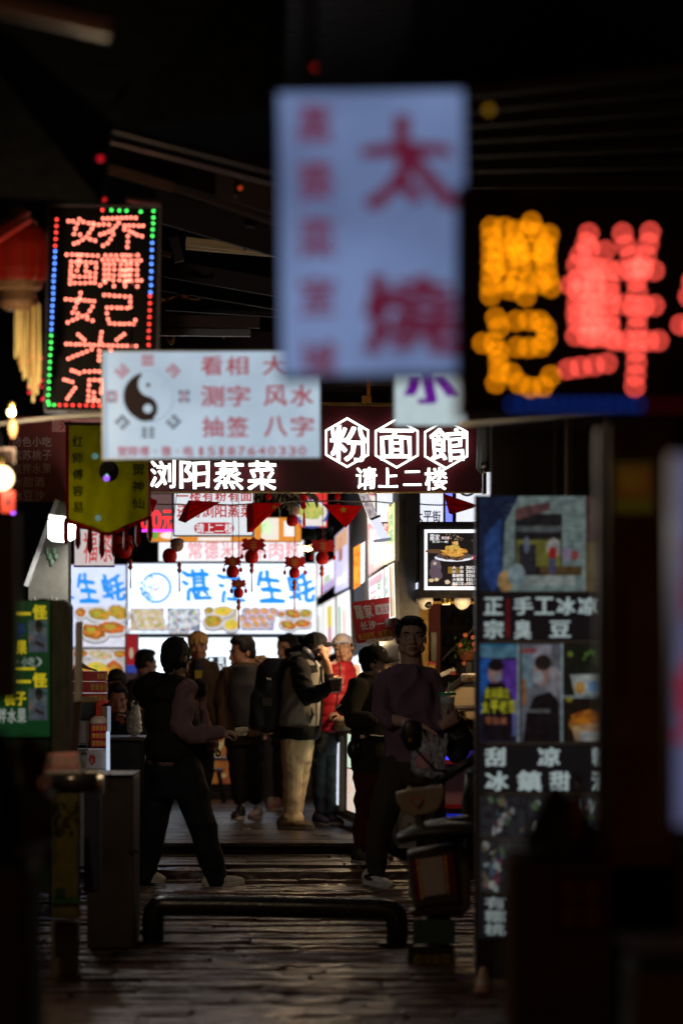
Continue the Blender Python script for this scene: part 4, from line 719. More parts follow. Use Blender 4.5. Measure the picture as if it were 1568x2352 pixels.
MB().ball(P(42, 595, 17.5), .05, seg=12, rings=8).build('bulb', E((1, .42, .08), 3.0), t)
bzl = mat('gilt_collar', (.22, .12, .06), .5, metal=.4, bump=.8, scale=30)
MB().lathe(P(42, 648, 17.5), [(.1, .02), (.11, .01), (.11, -.03), (.08, -.04), (.09, -.09), (.085, -.11), (.055, -.13)], 16).build('lower_collar', bzl, t); MB().lathe(P(42, 520, 17.5), [(.08, -.01), (.09, .02), (.05, .05), (.02, .09)], 16).build('upper_collar', bzl, t)
GT2 = mat('gold_thread', (.98, .70, .30), .4, metal=0, var=.5, scale=20, stretch=(8, 8, .4))
for i in range(17):
    px = 38 + (i % 13) * 4.6 + random.uniform(-2, 2); top = 700 + random.uniform(-4, 6); bot = 935 - abs(px - 78) * 2.6 - random.uniform(0, 40); dd = 17.5 + random.uniform(-.06, .06)
    if bot > top + 40: MB().tube([P(px, top, dd), P(px + random.uniform(-2, 2), (top + bot) / 2, dd), P(px + random.uniform(-2, 2) - (8 if px < 55 else 0) * 0, bot, dd)], [.004, .0055, .006], 6).build('tassel', GT2 if i % 3 else mat('gold_thread_dark', (.55, .33, .10), .4), t)
MB().tube([P(42, 500, 17.5), P(42, 380, 17.5)], .006, 6).build('cord', BLACKP, t)
gl = thing('party_light_string', 'red fairy lights sparkling behind the lantern tassels', 'fairy lights', P(80, 870, 18.2))
for i in range(22): MB().ball(P(62 + random.uniform(0, 42), 830 + random.uniform(-20, 95), 18.2 + random.uniform(0, .1)), .006, seg=6, rings=5).build('fairy_bulb', E((1, .02, .06), 1.2, False), gl)
o = MB()
bar(o, (-20, 545), (66, 485), 17, 7); bar(o, (-20, 560), (70, 502), 17, 5); tag(o.build('red_strut', mat('red_lacquer', (.35, .02, .015), .4)), 'slanted red lacquer strut over the palace lantern', 'strut')
# yellow banner with taiji and red fringe
t = thing('cloth_banner', 'yellow pointed cloth banner with taiji, black characters and dark red fringe', 'banner', P(250, 1090, 21))
YL = mat('yellow_cloth', (.36, .34, .012), .85, var=.22, scale=5, bump=.3, through=.5); RDC = mat('crimson_cloth', (.30, .012, .02), .8, scale=6, through=.4)
def cloth(pts_fn, nx, ny, m, name, parent, amp=.012):
    vs = []; fs = []
    for j in range(ny + 1):
        for i in range(nx + 1):
            u, v = i / nx, j / ny; p = pts_fn(u, v); p.y += amp * math.sin(u * 9 + v * 2) * (.4 + v) + amp * .5 * math.sin(u * 23 + 4 * v); vs.append(p)
    for j in range(ny):
        for i in range(nx): a = j * (nx + 1) + i; fs.append((a, a + 1, a + nx + 2, a + nx + 1))
    k = len(vs); vs2 = [v + Vector((0, .003, 0)) for v in vs]; n = len(fs)
    return MB().add(vs + vs2, fs + [tuple(x + k for x in f[::-1]) for f in fs]).build(name, m, parent, smooth=True)
bot = lambda u: 1192 + (1 - abs(2 * u - 1)) * 38 - 8 * u
cloth(lambda u, v: P(158 + 182 * u, 976 + (bot(u) - 976) * v, 21), 26, 14, YL, 'cloth', t)
cloth(lambda u, v: P(151 + 8 * u, 976 + (1198 - 976) * v, 21.012), 2, 12, RDC, 'border', t); cloth(lambda u, v: P(339 + 8 * u, 976 + (1190 - 976) * v, 21.012), 2, 12, RDC, 'border', t)
cloth(lambda u, v: P(151 + 196 * u, bot(u) - 3 + 10 * v, 21.012), 24, 1, RDC, 'border', t)
S = Sign('', '', '', 158, 976, 340, 1230, 21, root=t); S.cx, S.cy = 250, 1090; INK = mat('black_ink', (.02, .02, .03), .7); SL = mat('slate_print', (.11, .11, .13), .7)
S.lift = .024
S.start().ell(251, 1083, 23, 24, SL, seg=24).poly([(251 + 22 * math.cos(R(a)), 1083 + 23 * math.sin(R(a))) for a in range(-60, 121, 12)], INK, .0245).ell(256, 1073, 9, 9, SL, .025).ell(246, 1094, 10, 10, INK, .025).ell(256, 1073, 2.5, 2.5, INK, .0255).ell(246, 1094, 3, 3, SL, .0255).done('taiji')
for st_, x0, y0, x1, y1 in (('红师傅容易', 168, 995, 192, 1185), ('赵贺神仙', 304, 1020, 332, 1176)): S.start().text(st_, x0, y0, x1, y1, INK, vertical=True, gap=.35, off=.02).done()
for i in range(8):
    px = 152 + i * 27.5; u = i / 7; y0 = bot(u) + 2
    MB().tube([P(px, y0, 21), P(px, y0 + 22, 21), P(px, y0 + 46, 21), P(px, y0 + 58, 21)], [.011, .015, .016, .004], 8).build('fringe_tassel', RDC, t)
bar(MB(), (148, 973), (350, 973), 20.98, 6, .03).build('banner_rod', DARKW, t)
# green posters
for y0, lb, l2, l3 in ((1381, 'upper green poster with yellow characters and a snapshot of a man', '果', '小吃'), (1537, 'lower green poster with yellow characters and a snapshot of a man', '桃子', '水果')):
    S = Sign('green_poster', lb, 'poster', -10, y0, 115, y0 + 155, 19.8); GN = E((.004, .085, .022), .27, False); YE = E((.52, .42, .01), .75, False); WE = E((.26, .3, .27), .7, False)  # pasted sheets glow: the light on them is put into emission
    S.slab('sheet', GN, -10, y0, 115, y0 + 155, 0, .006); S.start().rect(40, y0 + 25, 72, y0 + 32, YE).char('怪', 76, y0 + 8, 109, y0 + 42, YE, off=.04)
    if y0 < 1400: S.char('子', 38, y0 + 52, 60, y0 + 84, E((.01, .02, .12), .7, False), off=.05).char('果', 40, y0 + 90, 62, y0 + 122, YE, off=.04).text('·小吃)', 34, y0 + 128, 98, y0 + 150, WE, off=.014)
    else: S.text('桃子', 10, y0 + 52, 62, y0 + 84, YE, off=.04).text('拌水果', -6, y0 + 90, 62, y0 + 124, WE, off=.03)
    S.rect(38, y0 + 152, 82, y0 + 158, YE) if y0 < 1400 else None
    S.done()
    S.start().rect(66, y0 + 44, 109, y0 + 117, c(.10, .14, .14, .7), .003).ell(90, y0 + 60, 8, 12, c(.03, .02, .02), .004).ell(90, y0 + 52, 8, 8, c(.008, .008, .008), .0045).poly([(76, y0 + 117), (80, y0 + 78), (92, y0 + 72), (106, y0 + 84), (108, y0 + 117)], c(.08, .1, .14, .8), .004).poly([(80, y0 + 98), (84, y0 + 88), (104, y0 + 102), (100, y0 + 106)], c(.03, .02, .015), .0045).ell(100, y0 + 54, 8, 7, c(.02, .08, .07), .0035).ell(72, y0 + 85, 5, 9, c(.16, .1, .09), .0038).done('snapshot')
tag(MB().bx(P(-30, 2050, 19.83), P(117, 1378, 19.9)).build('green_board', mat('green_board', (.01, .06, .02), .6)), 'dark green board the two green posters are pasted on', 'board')
# ================================================================= bunting and hanging ornaments
FLAG = mat('flag_cloth', (.95, .026, .03), .75, scale=8, bump=.1, var=.15, through=.75); STAR = mat('flag_star', (.85, .55, .03), .6)
o = MB().tube([P(320 + 30 * i, 1157 - 3 + 6 * math.sin(i * .32) * .8 + (2 if i % 3 else 0), 27) for i in range(29)], .0045, 6).build('bunting_string', mat('white_cord', (.6, .5, .48), .8)); tag(o, 'white cord strung across the alley carrying small red flags', 'string')
def flag(label, pts, star=None, little=(), fold=None):
    d = 26.97; t = thing('flag_pennant', label, 'flag', P(*pts[0], d), group='small red flags on the string'); c_ = (sum(p[0] for p in pts) / len(pts), sum(p[1] for p in pts) / len(pts))
    # fan of triangles with a soft ripple
    vs = [P(*c_, d - .025)]; n = len(pts)
    ring = []
    for i in range(n):
        for k in range(4): f = k / 4; a, b = pts[i], pts[(i + 1) % n]; ring.append((a[0] + (b[0] - a[0]) * f, a[1] + (b[1] - a[1]) * f))
    for lv in (.5, 1):
        for i, (x, y) in enumerate(ring): vs.append(P(c_[0] + (x - c_[0]) * lv, c_[1] + (y - c_[1]) * lv, d + .02 * math.sin(i * 1.1 + lv * 3)))
    N = len(ring); fs = [(0, 1 + i, 1 + (i + 1) % N) for i in range(N)] + [(1 + i, 1 + N + i, 1 + N + (i + 1) % N, 1 + (i + 1) % N) for i in range(N)]
    k = len(vs); vs += [v + Vector((0, .004, 0)) for v in vs]; fs += [tuple(q + k for q in f[::-1]) for f in fs]
    MB().add(vs, fs).build('cloth', FLAG, t, smooth=True)
    if fold: MB().prism([P(*p, d - .035) for p in fold], (0, .003, 0)).build('folded_edge', mat('flag_cloth_back', (.6, .06, .08), .8, through=.6), t)
    for (x, y, r, rot) in ([star] if star else []) + list(little):
        MB().prism([P(x + (r if i % 2 == 0 else r * .4) * math.sin(R(rot + 36 * i)), y - (r if i % 2 == 0 else r * .4) * math.cos(R(rot + 36 * i)), d - .042) for i in range(10)], (0, .002, 0)).build('star', STAR, t)
flag('red flag twisted into a narrow wedge left of the floor guide print', [(433, 1149), (507, 1153), (425, 1201), (409, 1195)], (480, 1152, 4, 10), (), [(433, 1149), (437, 1150), (428, 1201), (409, 1195)])
flag('red flag folded along its left side with star at top right', [(581, 1154), (648, 1156), (578, 1222), (567, 1223), (566, 1162)], (630, 1165, 7, 12), (), [(566, 1160), (581, 1155), (582, 1206), (567, 1223)])
flag('red triangular flag with a centred star pointing straight down', [(740, 1158), (834, 1162), (794, 1213)], (788, 1171, 9, -5), ())
flag('long red flag with one big and four little stars pointing down', [(893, 1158), (957, 1158), (955, 1246), (943, 1246)], (940, 1175, 10, 20), [(927, 1193, 2.6, 10), (937, 1200, 2.6, 0), (943, 1197, 2.6, 30), (949, 1192, 2.6, 0)])
flag('red flag blown sideways in front of the white panel at right', [(1019, 1134), (1095, 1160), (1088, 1166), (1036, 1182), (1030, 1178)], None, [(1072, 1158, 2.5, 0), (1084, 1163, 2.5, 0)])
flag('dark red flag half hidden behind the yellow banner', [(338, 1140), (362, 1150), (352, 1176), (340, 1172)])
SILK = mat('lantern_silk', (.95, .022, .018), .5, scale=9, bump=.1, through=.7); FOIL = mat('red_foil', (.75, .04, .03), .45, scale=12, bump=.3, through=.45); GOLDF = mat('gold_foil', (.75, .42, .08), .4, metal=.4)
def ornament(label, bx_, by, r, cx_, cy_, cw, tas=None, doll=False, d=29.3):
    t = thing('lantern_charm', label, 'hanging ornament', P(bx_, by, d), group='red lantern charms hung over the street')
    c_ = P(bx_, by, d); rr = rpx(r, d); b = MB()
    for i in range(12):
        a = 2 * math.pi * i / 12; b.ball(c_ + Vector((math.cos(a), math.sin(a), 0)) * rr * .32, (rr * .68, rr * .68, rr * .98), seg=8, rings=8)
    b.build('pleated_ball', SILK, t, smooth=True); MB().lathe(c_ + Vector((0, 0, rr * .86)), [(rr * .42, 0), (rr * .45, rr * .12), (rr * .3, rr * .2)], 10).build('cap', GOLDF, t)
    if doll:
        h = P(cx_, cy_, d); s = rpx(cw / 2, d); MB().ball(h, (s, s * .7, s * 1.05), seg=14, rings=10).build('doll_face', mat('doll_felt', (.5, .3, .2), .9, bump=.5), t, smooth=True)
        MB().ball(h + Vector((0, 0, s * .55)), (s * 1.1, s * .8, s * .55), seg=14, rings=9).build('doll_hat', mat('doll_hat_felt', (.3, .22, .19), .95, bump=.6), t, smooth=True)
        for sx in (-.4, .4): MB().ball(h + Vector((s * sx, -s * .62, 0)), s * .12, seg=7, rings=5).build('eye', BLACKP, t)
    else:
        w2, h2 = cw / 2, cw * .32; pts = [(-1, -.75), (-.6, -.95), (-.5, -.7), (-.2, -.85), (0, -1.1), (.2, -.85), (.5, -.7), (.6, -.95), (1, -.75), (.85, -.3), (1.1, 0), (.85, .35), (.95, .75), (.5, .6), (.25, 1), (-.25, 1), (-.5, .6), (-.95, .75), (-.85, .35), (-1.1, 0), (-.85, -.3)]
        MB().prism([P(cx_ + x * w2, cy_ + y * h2, d + .02) for x, y in pts], (0, .03, 0)).build('crown_card', FOIL, t, bevel=.002)
        b = MB()
        for i in range(3):
            for j in range(2): b.box(P(cx_ - 4 + 8 * j, cy_ - h2 * .4 + i * h2 * .35, d + .018), (rpx(6, d), .004, rpx(2, d)))
        b.box(P(cx_, cy_, d + .018), (rpx(1.5, d), .004, rpx(h2, d))); b.build('fortune_character', GOLDF, t)
        for sx in (-1, 1):
            MB().tube([P(cx_ + sx * w2 * .95, cy_ + h2 * .5, d + .03), P(cx_ + sx * w2 * .97, cy_ + h2 * 1.6, d + .03)], .003, 5).build('bead_string', GOLDF, t); MB().ball(P(cx_ + sx * w2 * .97, cy_ + h2 * 1.5, d + .03), (.013, .013, .02), seg=8, rings=6).build('bead', SILK, t)
    MB().tube([P(bx_ + 1, by - r, d + .03), P(cx_, 1128, d + .03)], .003, 5).build('cord', mat('red_cord', (.3, .02, .02), .8), t)
    if tas:
        x, y = tas; MB().tube([P(bx_, by + r * .95, d), P(x, y - 16, d)], .003, 5).build('cord', MATS['red_cord'], t)
        MB().tube([P(x, y - 16, d), P(x, y - 9, d), P(x + .5, y - 3, d), P(x, y + 3, d), P(x, y + 10, d)], [.008, .018, .011, .019, .006], 10).build('gourd', mat('orange_gourd', (.45, .06, .02), .5), t, smooth=True); MB().tube([P(x, y + 10, d), P(x + .5, y + 52, d)], [.004, .006], 6).build('tassel', mat('faded_tassel', (.5, .1, .1), .8), t)
ornament('lantern charm with a furry doll face leaning right of its ball', 390, 1277, 17, 407, 1252, 30, (412, 1307), True)
ornament('lantern charm with wide crown in the middle of the oyster sign', 578, 1279, 16, 582, 1252, 54, (578, 1308))
ornament('lantern charm hanging lower left of the wide crowned one', 534, 1313, 14.5, 534, 1290, 40)
ornament('lowest lantern charm over the gap in the blue characters', 548, 1362, 11.5, 548, 1341, 34, (548, 1392))
ornament('lantern charm with orange foil crown near the last blue character', 676, 1316, 12.5, 677, 1292, 48, (676, 1347))
ornament('lantern charm at the right beside the violet menu', 740, 1282, 15, 741, 1255, 54, (739, 1315))
ornament('lantern charm with doll under the restaurant sign beside the palm fronds', 671, 1196, 13.5, 675, 1172, 26, None, True)
ornament('lantern charm behind the banner fringe at left', 285, 1265, 18, 287, 1240, 34, (300, 1300))
for px, lb in ((697, 'red firecracker tassel string beside the doll charm'), (617, 'short red firecracker string under the restaurant sign'), (835 - 60, 'tiny red firecracker string left of the side wall menus')):
    t = thing('firecracker_string', lb, 'hanging ornament', P(px, 1140, 28.5)); n = 4 if px == 697 else 2
    for i in range(n): MB().ball(P(px, 1130 + i * 11, 28.5), (.022, .022, .024), seg=8, rings=6).build('firecracker', SILK, t)
    MB().tube([P(px, 1130, 28.5), P(px + 1, 1134 + n * 11, 28.5)], .004, 5).build('cord', MATS['red_cord'], t); MB().tube([P(px + 1, 1134 + n * 11, 28.5), P(px + 1, 1165 + n * 11, 28.5)], [.008, .012], 7).build('tassel', SILK, t)
# palm fibre clump under the sign
t = thing('dried_palm', 'dark dried palm fronds hung under the restaurant sign', 'plant', P(650, 1135, 29)); random.seed(3); b = MB(); b2 = MB()
for i in range(90):
    px = random.uniform(598, 715); x1 = px + random.uniform(-22, 22); y1 = 1130 + random.uniform(12, 62) * (1 - abs(px - 650) / 90)
    (b if i % 3 else b2).tube([P(px, 1126, 29 + random.uniform(-.15, .15)), P((px + x1) / 2 + random.uniform(-6, 6), (1126 + y1) / 2, 29), P(x1, y1, 29 + random.uniform(-.15, .15))], [.014, .01, .003], 5)
b.build('frond', mat('dry_palm', (.06, .055, .035), .9, bump=.6), t); b2.build('frond', mat('dry_palm_light', (.16, .14, .09), .9), t)
b = MB(); b.tube([P(700, 1132, 28.8), P(716, 1136, 28.8), P(727, 1148, 28.8), P(728, 1166, 28.8)], [.02, .026, .02, .006], 8); b.build('curled_frond', MATS['dry_palm_light'], t)
b = MB(); 
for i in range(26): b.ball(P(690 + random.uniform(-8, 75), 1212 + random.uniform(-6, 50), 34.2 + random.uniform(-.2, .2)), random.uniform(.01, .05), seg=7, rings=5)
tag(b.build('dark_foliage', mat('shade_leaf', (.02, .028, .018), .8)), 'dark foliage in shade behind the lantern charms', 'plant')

# ================================================================= right-hand food stall
t = thing('food_stall', 'stinky tofu stall with purple front, red rails and steel counter', 'stall', P(1090, 1880, 27))
MB().bx(P(1000, 1690, 26.6) , P(1330, 1680, 28)).build('counter_top', STEEL, t); MB().bx(P(1010, 1712, 26.62), P(1330, 1690.5, 26.7)).build('counter_edge', BLACK, t)
MB().bx(P(1022, 1868, 26.7), P(1330, 1712.5, 27.9)).build('front_panel', mat('purple_laminate', (.34, .19, .27), .5, scale=4), t)
MB().bx(P(1018, 1755, 26.6), P(1330, 1746, 26.69)).build('rail', mat('red_enamel', (.5, .02, .03), .4), t); MB().bx(P(1018, 1857, 26.6), P(1330, 1847, 26.69)).build('rail', MATS['red_enamel'], t)
MB().bx(P(1022, 1745, 26.66), P(1330, 1738, 26.69)).build('blue_tube', E((.06, .06, 1), 1.2), t); MB().bx(P(1022, 1893, 26.7), P(1330, 1869, 26.76)).build('blue_plinth', E((.01, .02, .5), .55), t)
t = thing('display_case', 'cream heated display case on the tofu counter', 'food warmer', P(1060, 1620, 26.9)); CR = mat('cream_enamel', (.62, .5, .34), .4, scale=4, var=.12)
MB().prism([P(1008, 1672, 26.9), P(1008, 1622, 26.9), P(1018, 1600, 26.9), P(1040, 1580, 26.9), P(1066, 1568, 26.9), P(1300, 1568, 26.9), P(1300, 1672, 26.9)], (0, .5, 0)).build('case_body', CR, t)
bar(MB(), (1004, 1606), (1062, 1558), 26.85, 14, .5).build('curved_rim', BLACK, t); MB().bx(P(1058, 1566, 26.82), P(1300, 1545, 27.4)).build('lid', STEEL, t, bevel=.008); MB().bx(P(1008, 1627, 26.87), P(1300, 1620, 26.9)).build('shelf_lip', STEEL, t); MB().ball(P(1080, 1556, 26.8), .014).build('knob', BRASS, t)
bar(MB(), (1000, 1556), (1044, 1537), 27.1, 10, .3).build('glass_edge', STEEL, t); MB().bx(P(1034, 1550, 27), P(1068, 1541, 27.3)).build('tray', mat('red_tray', (.35, .05, .06), .35), t)
t = thing('token_stack', 'stack of thin gold discs on the counter beside the drink', 'stack of tins', P(1053, 1670, 26.75))
for i in range(17): MB().lathe(P(1053, 1672, 26.75) + Vector((random.uniform(-.002, .002), 0, i * .0072)), [(.05, 0), (.052, .001), (.052, .0045), (.05, .0055)], 18).build('disc', BRASS, t)
for px, lb in ((1062, 'bagged bread rolls heaped left on the warm counter'), (1085, 'bagged bread rolls heaped right on the warm counter')):
    t = thing('bread_bag', lb, 'bag of bread', P(px, 1685, 26.68), group='bagged bread on the counter')
    for i in range(5): MB().ball(P(px - 12 + 8 * (i % 3) + 2 * (i // 3), 1670 - 12 * (i // 3), 26.66 + .03 * (i % 2)), (.032, .03, .022), seg=12, rings=8).build('bread_roll', mat('bread_crust', (.55, .26, .08), .35, var=.5, scale=20, bump=.2), t, smooth=True)
    b = MB(); b.ball(P(px, 1664, 26.67), (.062, .05, .055), seg=16, rings=10); o = b.build('clear_bag', mat('clear_film', (.95, .95, .95), .12, trans=1, ior=1.03, spec=.8, bump=.9, bscale=25, scale=8), t, smooth=True)
MB().bx(P(1050, 1690, 26.55), P(1310, 1680, 26.62)).build('bread_tray', BLACK, thing('bread_tray', 'black tray edge under the bagged bread', 'tray', P(1080, 1684, 26.6)))
t = thing('potted_orange', 'small potted orange bush with fruit above the display case', 'potted plant', P(1072, 1545, 27)); TC = mat('terracotta', (.42, .13, .06), .8)
MB().lathe(P(1072, 1517, 27), [(.045, 0), (.06, .06), (.065, .065), (.065, .08), (.058, .08)], 16).build('pot', TC, t, smooth=True); MB().lathe(P(1075, 1545, 27), [(.09, 0), (.09, .075), (.08, .08)], 14).build('stand', BLACK, t)
random.seed(5); LF = mat('bush_leaf', (.07, .13, .025), .5, var=.5); b = MB()
for i in range(170):
    q = P(1070 + random.gauss(0, 11), 1490 + random.gauss(0, 11), 27 + random.gauss(0, .05)); M = Euler((random.uniform(0, 6), random.uniform(0, 6), random.uniform(0, 6))).to_matrix(); b.add([q + M @ Vector(v) for v in ((-.018, 0, 0), (0, -.009, .004), (.018, 0, 0), (0, .009, .004))], [(0, 1, 2, 3)])
b.build('foliage', LF, t, kind='stuff'); b = MB()
for i in range(9): b.tube([P(1072, 1517, 27), P(1070 + random.gauss(0, 8), 1490 + random.gauss(0, 10), 27)], .004, 5)
b.build('stem', DARKW, t)
for px, py in ((1068, 1459), (1086, 1464), (1056, 1482), (1092, 1492), (1066, 1524), (1088, 1480)): MB().ball(P(px, py, 26.93), .019, seg=12, rings=9).build('orange_fruit', mat('orange_peel', (.75, .22, .08), .5), t, smooth=True)
t = thing('gilded_column', 'brown gilded square column behind the man in glasses', 'column', P(962, 1700, 27.4)); MB().bx(P(947, 1900, 27.4), P(983, 1378, 27.7)).build('shaft', GOLDW, t, bevel=.01); MB().bx(P(944, 1400, 27.36), P(986, 1378, 27.74)).build('capital', BRASS, t, bevel=.01)
tag(MB().bx(P(986, 1700, 28.4), P(1010, 1378, 28.5)).build('pink_panel', mat('pink_panel', (.62, .16, .17), .6, scale=3)), 'pink wall panel between the gilded column and the dark stall back', 'panel')
tag(MB().bx(P(900, 1640, 28.2), P(934, 1440, 28.3)).build('red_partition', mat('red_panel', (.5, .012, .015), .55)), 'plain red panel behind the red hand sign', 'panel')
tag(MB().bx(P(988, 1535, 27.9), P(1003, 1452, 27.95)).build('white_frame', WHITEP, bevel=.01), 'narrow white frame against the pink wall panel', 'frame')
t = thing('drink_can_box', 'red box with yellow band behind the purple sweatshirt shoulder', 'box', P(992, 1560, 27)); MB().bx(P(984, 1590, 27), P(999, 1520, 27.1)).build('box_body', mat('red_card', (.5, .025, .02), .5), t); MB().bx(P(984.5, 1536, 26.99), P(998.5, 1527, 26.999)).build('yellow_band', mat('yellow_card', (.7, .4, .03), .5), t)
t = thing('stall_interior', 'dark stall interior with shelves behind the orange bush', 'shelf wall', P(1060, 1450, 29)); MB().bx(P(1010, 1700, 29), P(1400, 1378, 29.1)).build('back_panel', mat('brown_black', (.05, .04, .035), .7), t)
for y in (1435, 1478, 1520): MB().bx(P(1016, y + 3, 28.7), P(1400, y, 28.99)).build('shelf', DARKW, t)
for i in range(14): MB().lathe(P(1020 + i * 9, 1435 + 43 * (i % 3), 28.85), [(.03, 0), (.032, .05), (.014, .075), (.014, .1)], 8).build('jar', random.choice((mat('jar_dark', (.08, .06, .05), .3), mat('jar_blue', (.05, .07, .12), .3))), t)
bar(MB(), (1016, 1515), (1090, 1440), 28.5, 5, .05).build('brace', BLACK, t)
t = thing('stall_ceiling', 'low gilt stall soffit with spotlights under the tofu menu', 'soffit', P(1060, 1376, 27)); MB().bx(P(960, 1378, 26.7), P(1400, 1371, 29)).build('soffit_board', DARKW, t); bar(MB(), (985, 1384), (1400, 1386), 26.65, 6, .05).build('gilt_rail', BRASS, t)
for px, py, k in ((1140, 1383, 0), (1024, 1383, 1)):
    tl = thing('spotlight', 'warm spotlight recessed in the stall soffit ' + ('out over the bread' if k == 0 else 'near the dome cameras'), 'spotlight', P(px, py, 26.2)); MB().lathe(P(px, py + 4, 26.2), [(.03, 0), (.035, .01), (.035, .04)], 12).build('housing', BRASS, tl); MB().lathe(P(px, py + 6, 26.2), [(.026, 0), (.026, .004)], 12).build('lens', E((1, .62, .25), 5), tl)
    ld = bpy.data.lights.new('spot_glow', 'POINT'); ld.energy = 6.5; ld.color = (1, .66, .32); ld.shadow_soft_size = .05; lo = link('spot_glow', ld, tl); lo.location = (0, -.04, -.2)
tl = thing('heat_lamp', 'warm heat lamp shade hung further along the food stalls', 'lamp', P(872, 1428, 29.2)); MB().lathe(P(872, 1428, 29.2), [(.09, -.02), (.07, .05), (.02, .1)], 14).build('shade', BRASS, tl); MB().ball(P(872, 1430, 29.2), .035, seg=10, rings=8).build('bulb', E((1, .62, .22), 6), tl)
ld = bpy.data.lights.new('lamp_glow', 'POINT'); ld.energy = 54; ld.color = (1, .68, .36); ld.shadow_soft_size = .06; lo = link('lamp_glow', ld, tl); lo.location = (0, -.05, -.12)
for px, dark, lb in ((975, True, 'white dome camera with black lens turned left under the tofu menu'), (1061, False, 'plain white dome camera under the tofu menu')):
    t = thing('dome_camera', lb, 'security camera', P(px, 1378, 26.5)); MB().lathe(P(px, 1378, 26.5), [(.035, -.05), (.052, -.035), (.06, -.01), (.06, .015)], 18).build('base', WHITEP, t, smooth=True); MB().ball(P(px, 1384, 26.5), .05, seg=16, rings=12).build('dome', WHITEP, t, smooth=True)
    if dark: MB().ball(P(px + 7, 1388, 26.46), (.026, .02, .026), seg=14, rings=9).build('lens', BLACKP, t, smooth=True)
    else: MB().ball(P(px, 1378, 26.455), (.018, .008, .006), seg=8, rings=6).build('badge', GREYM, t)
# counter with lit front panels farther back along the right side
t = thing('snack_counter', 'pale rounded snack counter with lit menu panels along its front', 'counter', P(800, 1850, 29.5))
MB().tube([P(772, 1668, 30.4), P(790, 1662, 29.6), P(832, 1660, 28.6)], [.06, .06, .06], 10).build('counter_top', mat('cream_stone', (.5, .42, .33), .35), t, smooth=True)
MB().prism([P(766, 1858, 30.2), P(838, 1890, 28.2), P(838, 1668, 28.2), P(766, 1668, 30.2)], (.2, .1, 0)).build('counter_body', mat('grey_counter', (.2, .19, .18), .5), t)
MB().tube([P(788, 1862, 29.4), P(790, 1690, 29.4)], .035, 10).build('corner_post', GREYM, t)
for q, m, nm in (([(768, 1846), (783, 1852), (783, 1700), (769, 1715)], E((.75, .8, .95), 1), 'lit_panel'), ([(796, 1860), (817, 1868), (817, 1770), (797, 1765)], E((.85, .5, .35), .9, True, (.8, .8, .75), 30), 'lit_panel'), ([(797, 1762), (817, 1766), (817, 1690), (798, 1685)], E((.75, .85, .7), 1, True, (.5, .7, .5), 30), 'lit_panel'), ([(818, 1869), (832, 1874), (832, 1700), (818, 1692)], E((.5, .45, .6), .8, True, (.8, .6, .3), 30), 'lit_panel')):
    dd = [30.1 - (x - 768) / 70 * 1.9 - .02 for x, y in q]; MB().prism([P(x, y, e) for (x, y), e in zip(q, dd)], (0, .02, 0)).build(nm, m, t)
MB().prism([P(764, 1868, 30.15), P(838, 1904, 28.15), P(838, 1888, 28.15), P(764, 1856, 30.15)], (.1, .1, 0)).build('plinth', BLACK, t)
# red hand-held style sign on a pole
S = Sign('pole_sign', 'tilted red sign on a steel pole with white and yellow characters', 'sign', 811, 1376, 912, 1472, 27.2, roll=-8)
b = MB(); b.prism([S.L(811, 1384, 0), S.L(818, 1376, 0), S.L(905, 1376, 0), S.L(912, 1382, 0), S.L(912, 1468, 0), S.L(907, 1472, 0), S.L(814, 1472, 0), S.L(811, 1468, 0)], (0, .02, 0)); b.build('board', mat('sign_red', (.52, .014, .02), .45, scale=4, var=.1, bump=.02), S.o, local=True)
PW = mat('print_white', (.62, .55, .52), .6); PY = mat('print_yellow', (.7, .45, .03), .6); S.lift = .003
S.start().text('羅家', 817, 1386, 859, 1418, PW, off=.022, shear=-.15, wob=.02).ring(861, 1387, 2.6, .6, PW).rect(864, 1390, 906, 1413, PW).rect(865.2, 1391.2, 904.8, 1411.8, mat('sign_red_ink', (.5, .02, .03), .5), .0035).rect(865.8, 1391.8, 904.2, 1411.2, PW, .004).text('臭豆腐', 868, 1394, 902, 1409, MATS['sign_red_ink'], off=.01, lift=.0045, wob=.02).done()
S.start().text('长沙一绝', 824, 1424, 900, 1444, PW, off=.026, wob=.02).done(); S.start().text('长沙好礼', 817, 1450, 857, 1466, PY, off=.02, wob=.01).text('有买有送', 863, 1450, 909, 1466, PY, off=.02, wob=.01).done()
S.slab('clamp_bar', STEEL, 834, 1466, 896, 1476, -.012, -.0005)
for px in (850, 880): MB().ball(S.L(px, 1471, -.013), .005, seg=8, rings=6).build('screw', BLACK, S.o, local=True)
o = MB(); o.tube([S.o.location + Vector((.02, .01, -.15)), S.o.location + Vector((.03, .02, -.5)), S.o.location + Vector((.03, .05, -1.72))], .012, 8).build('pole', STEEL, S.o)

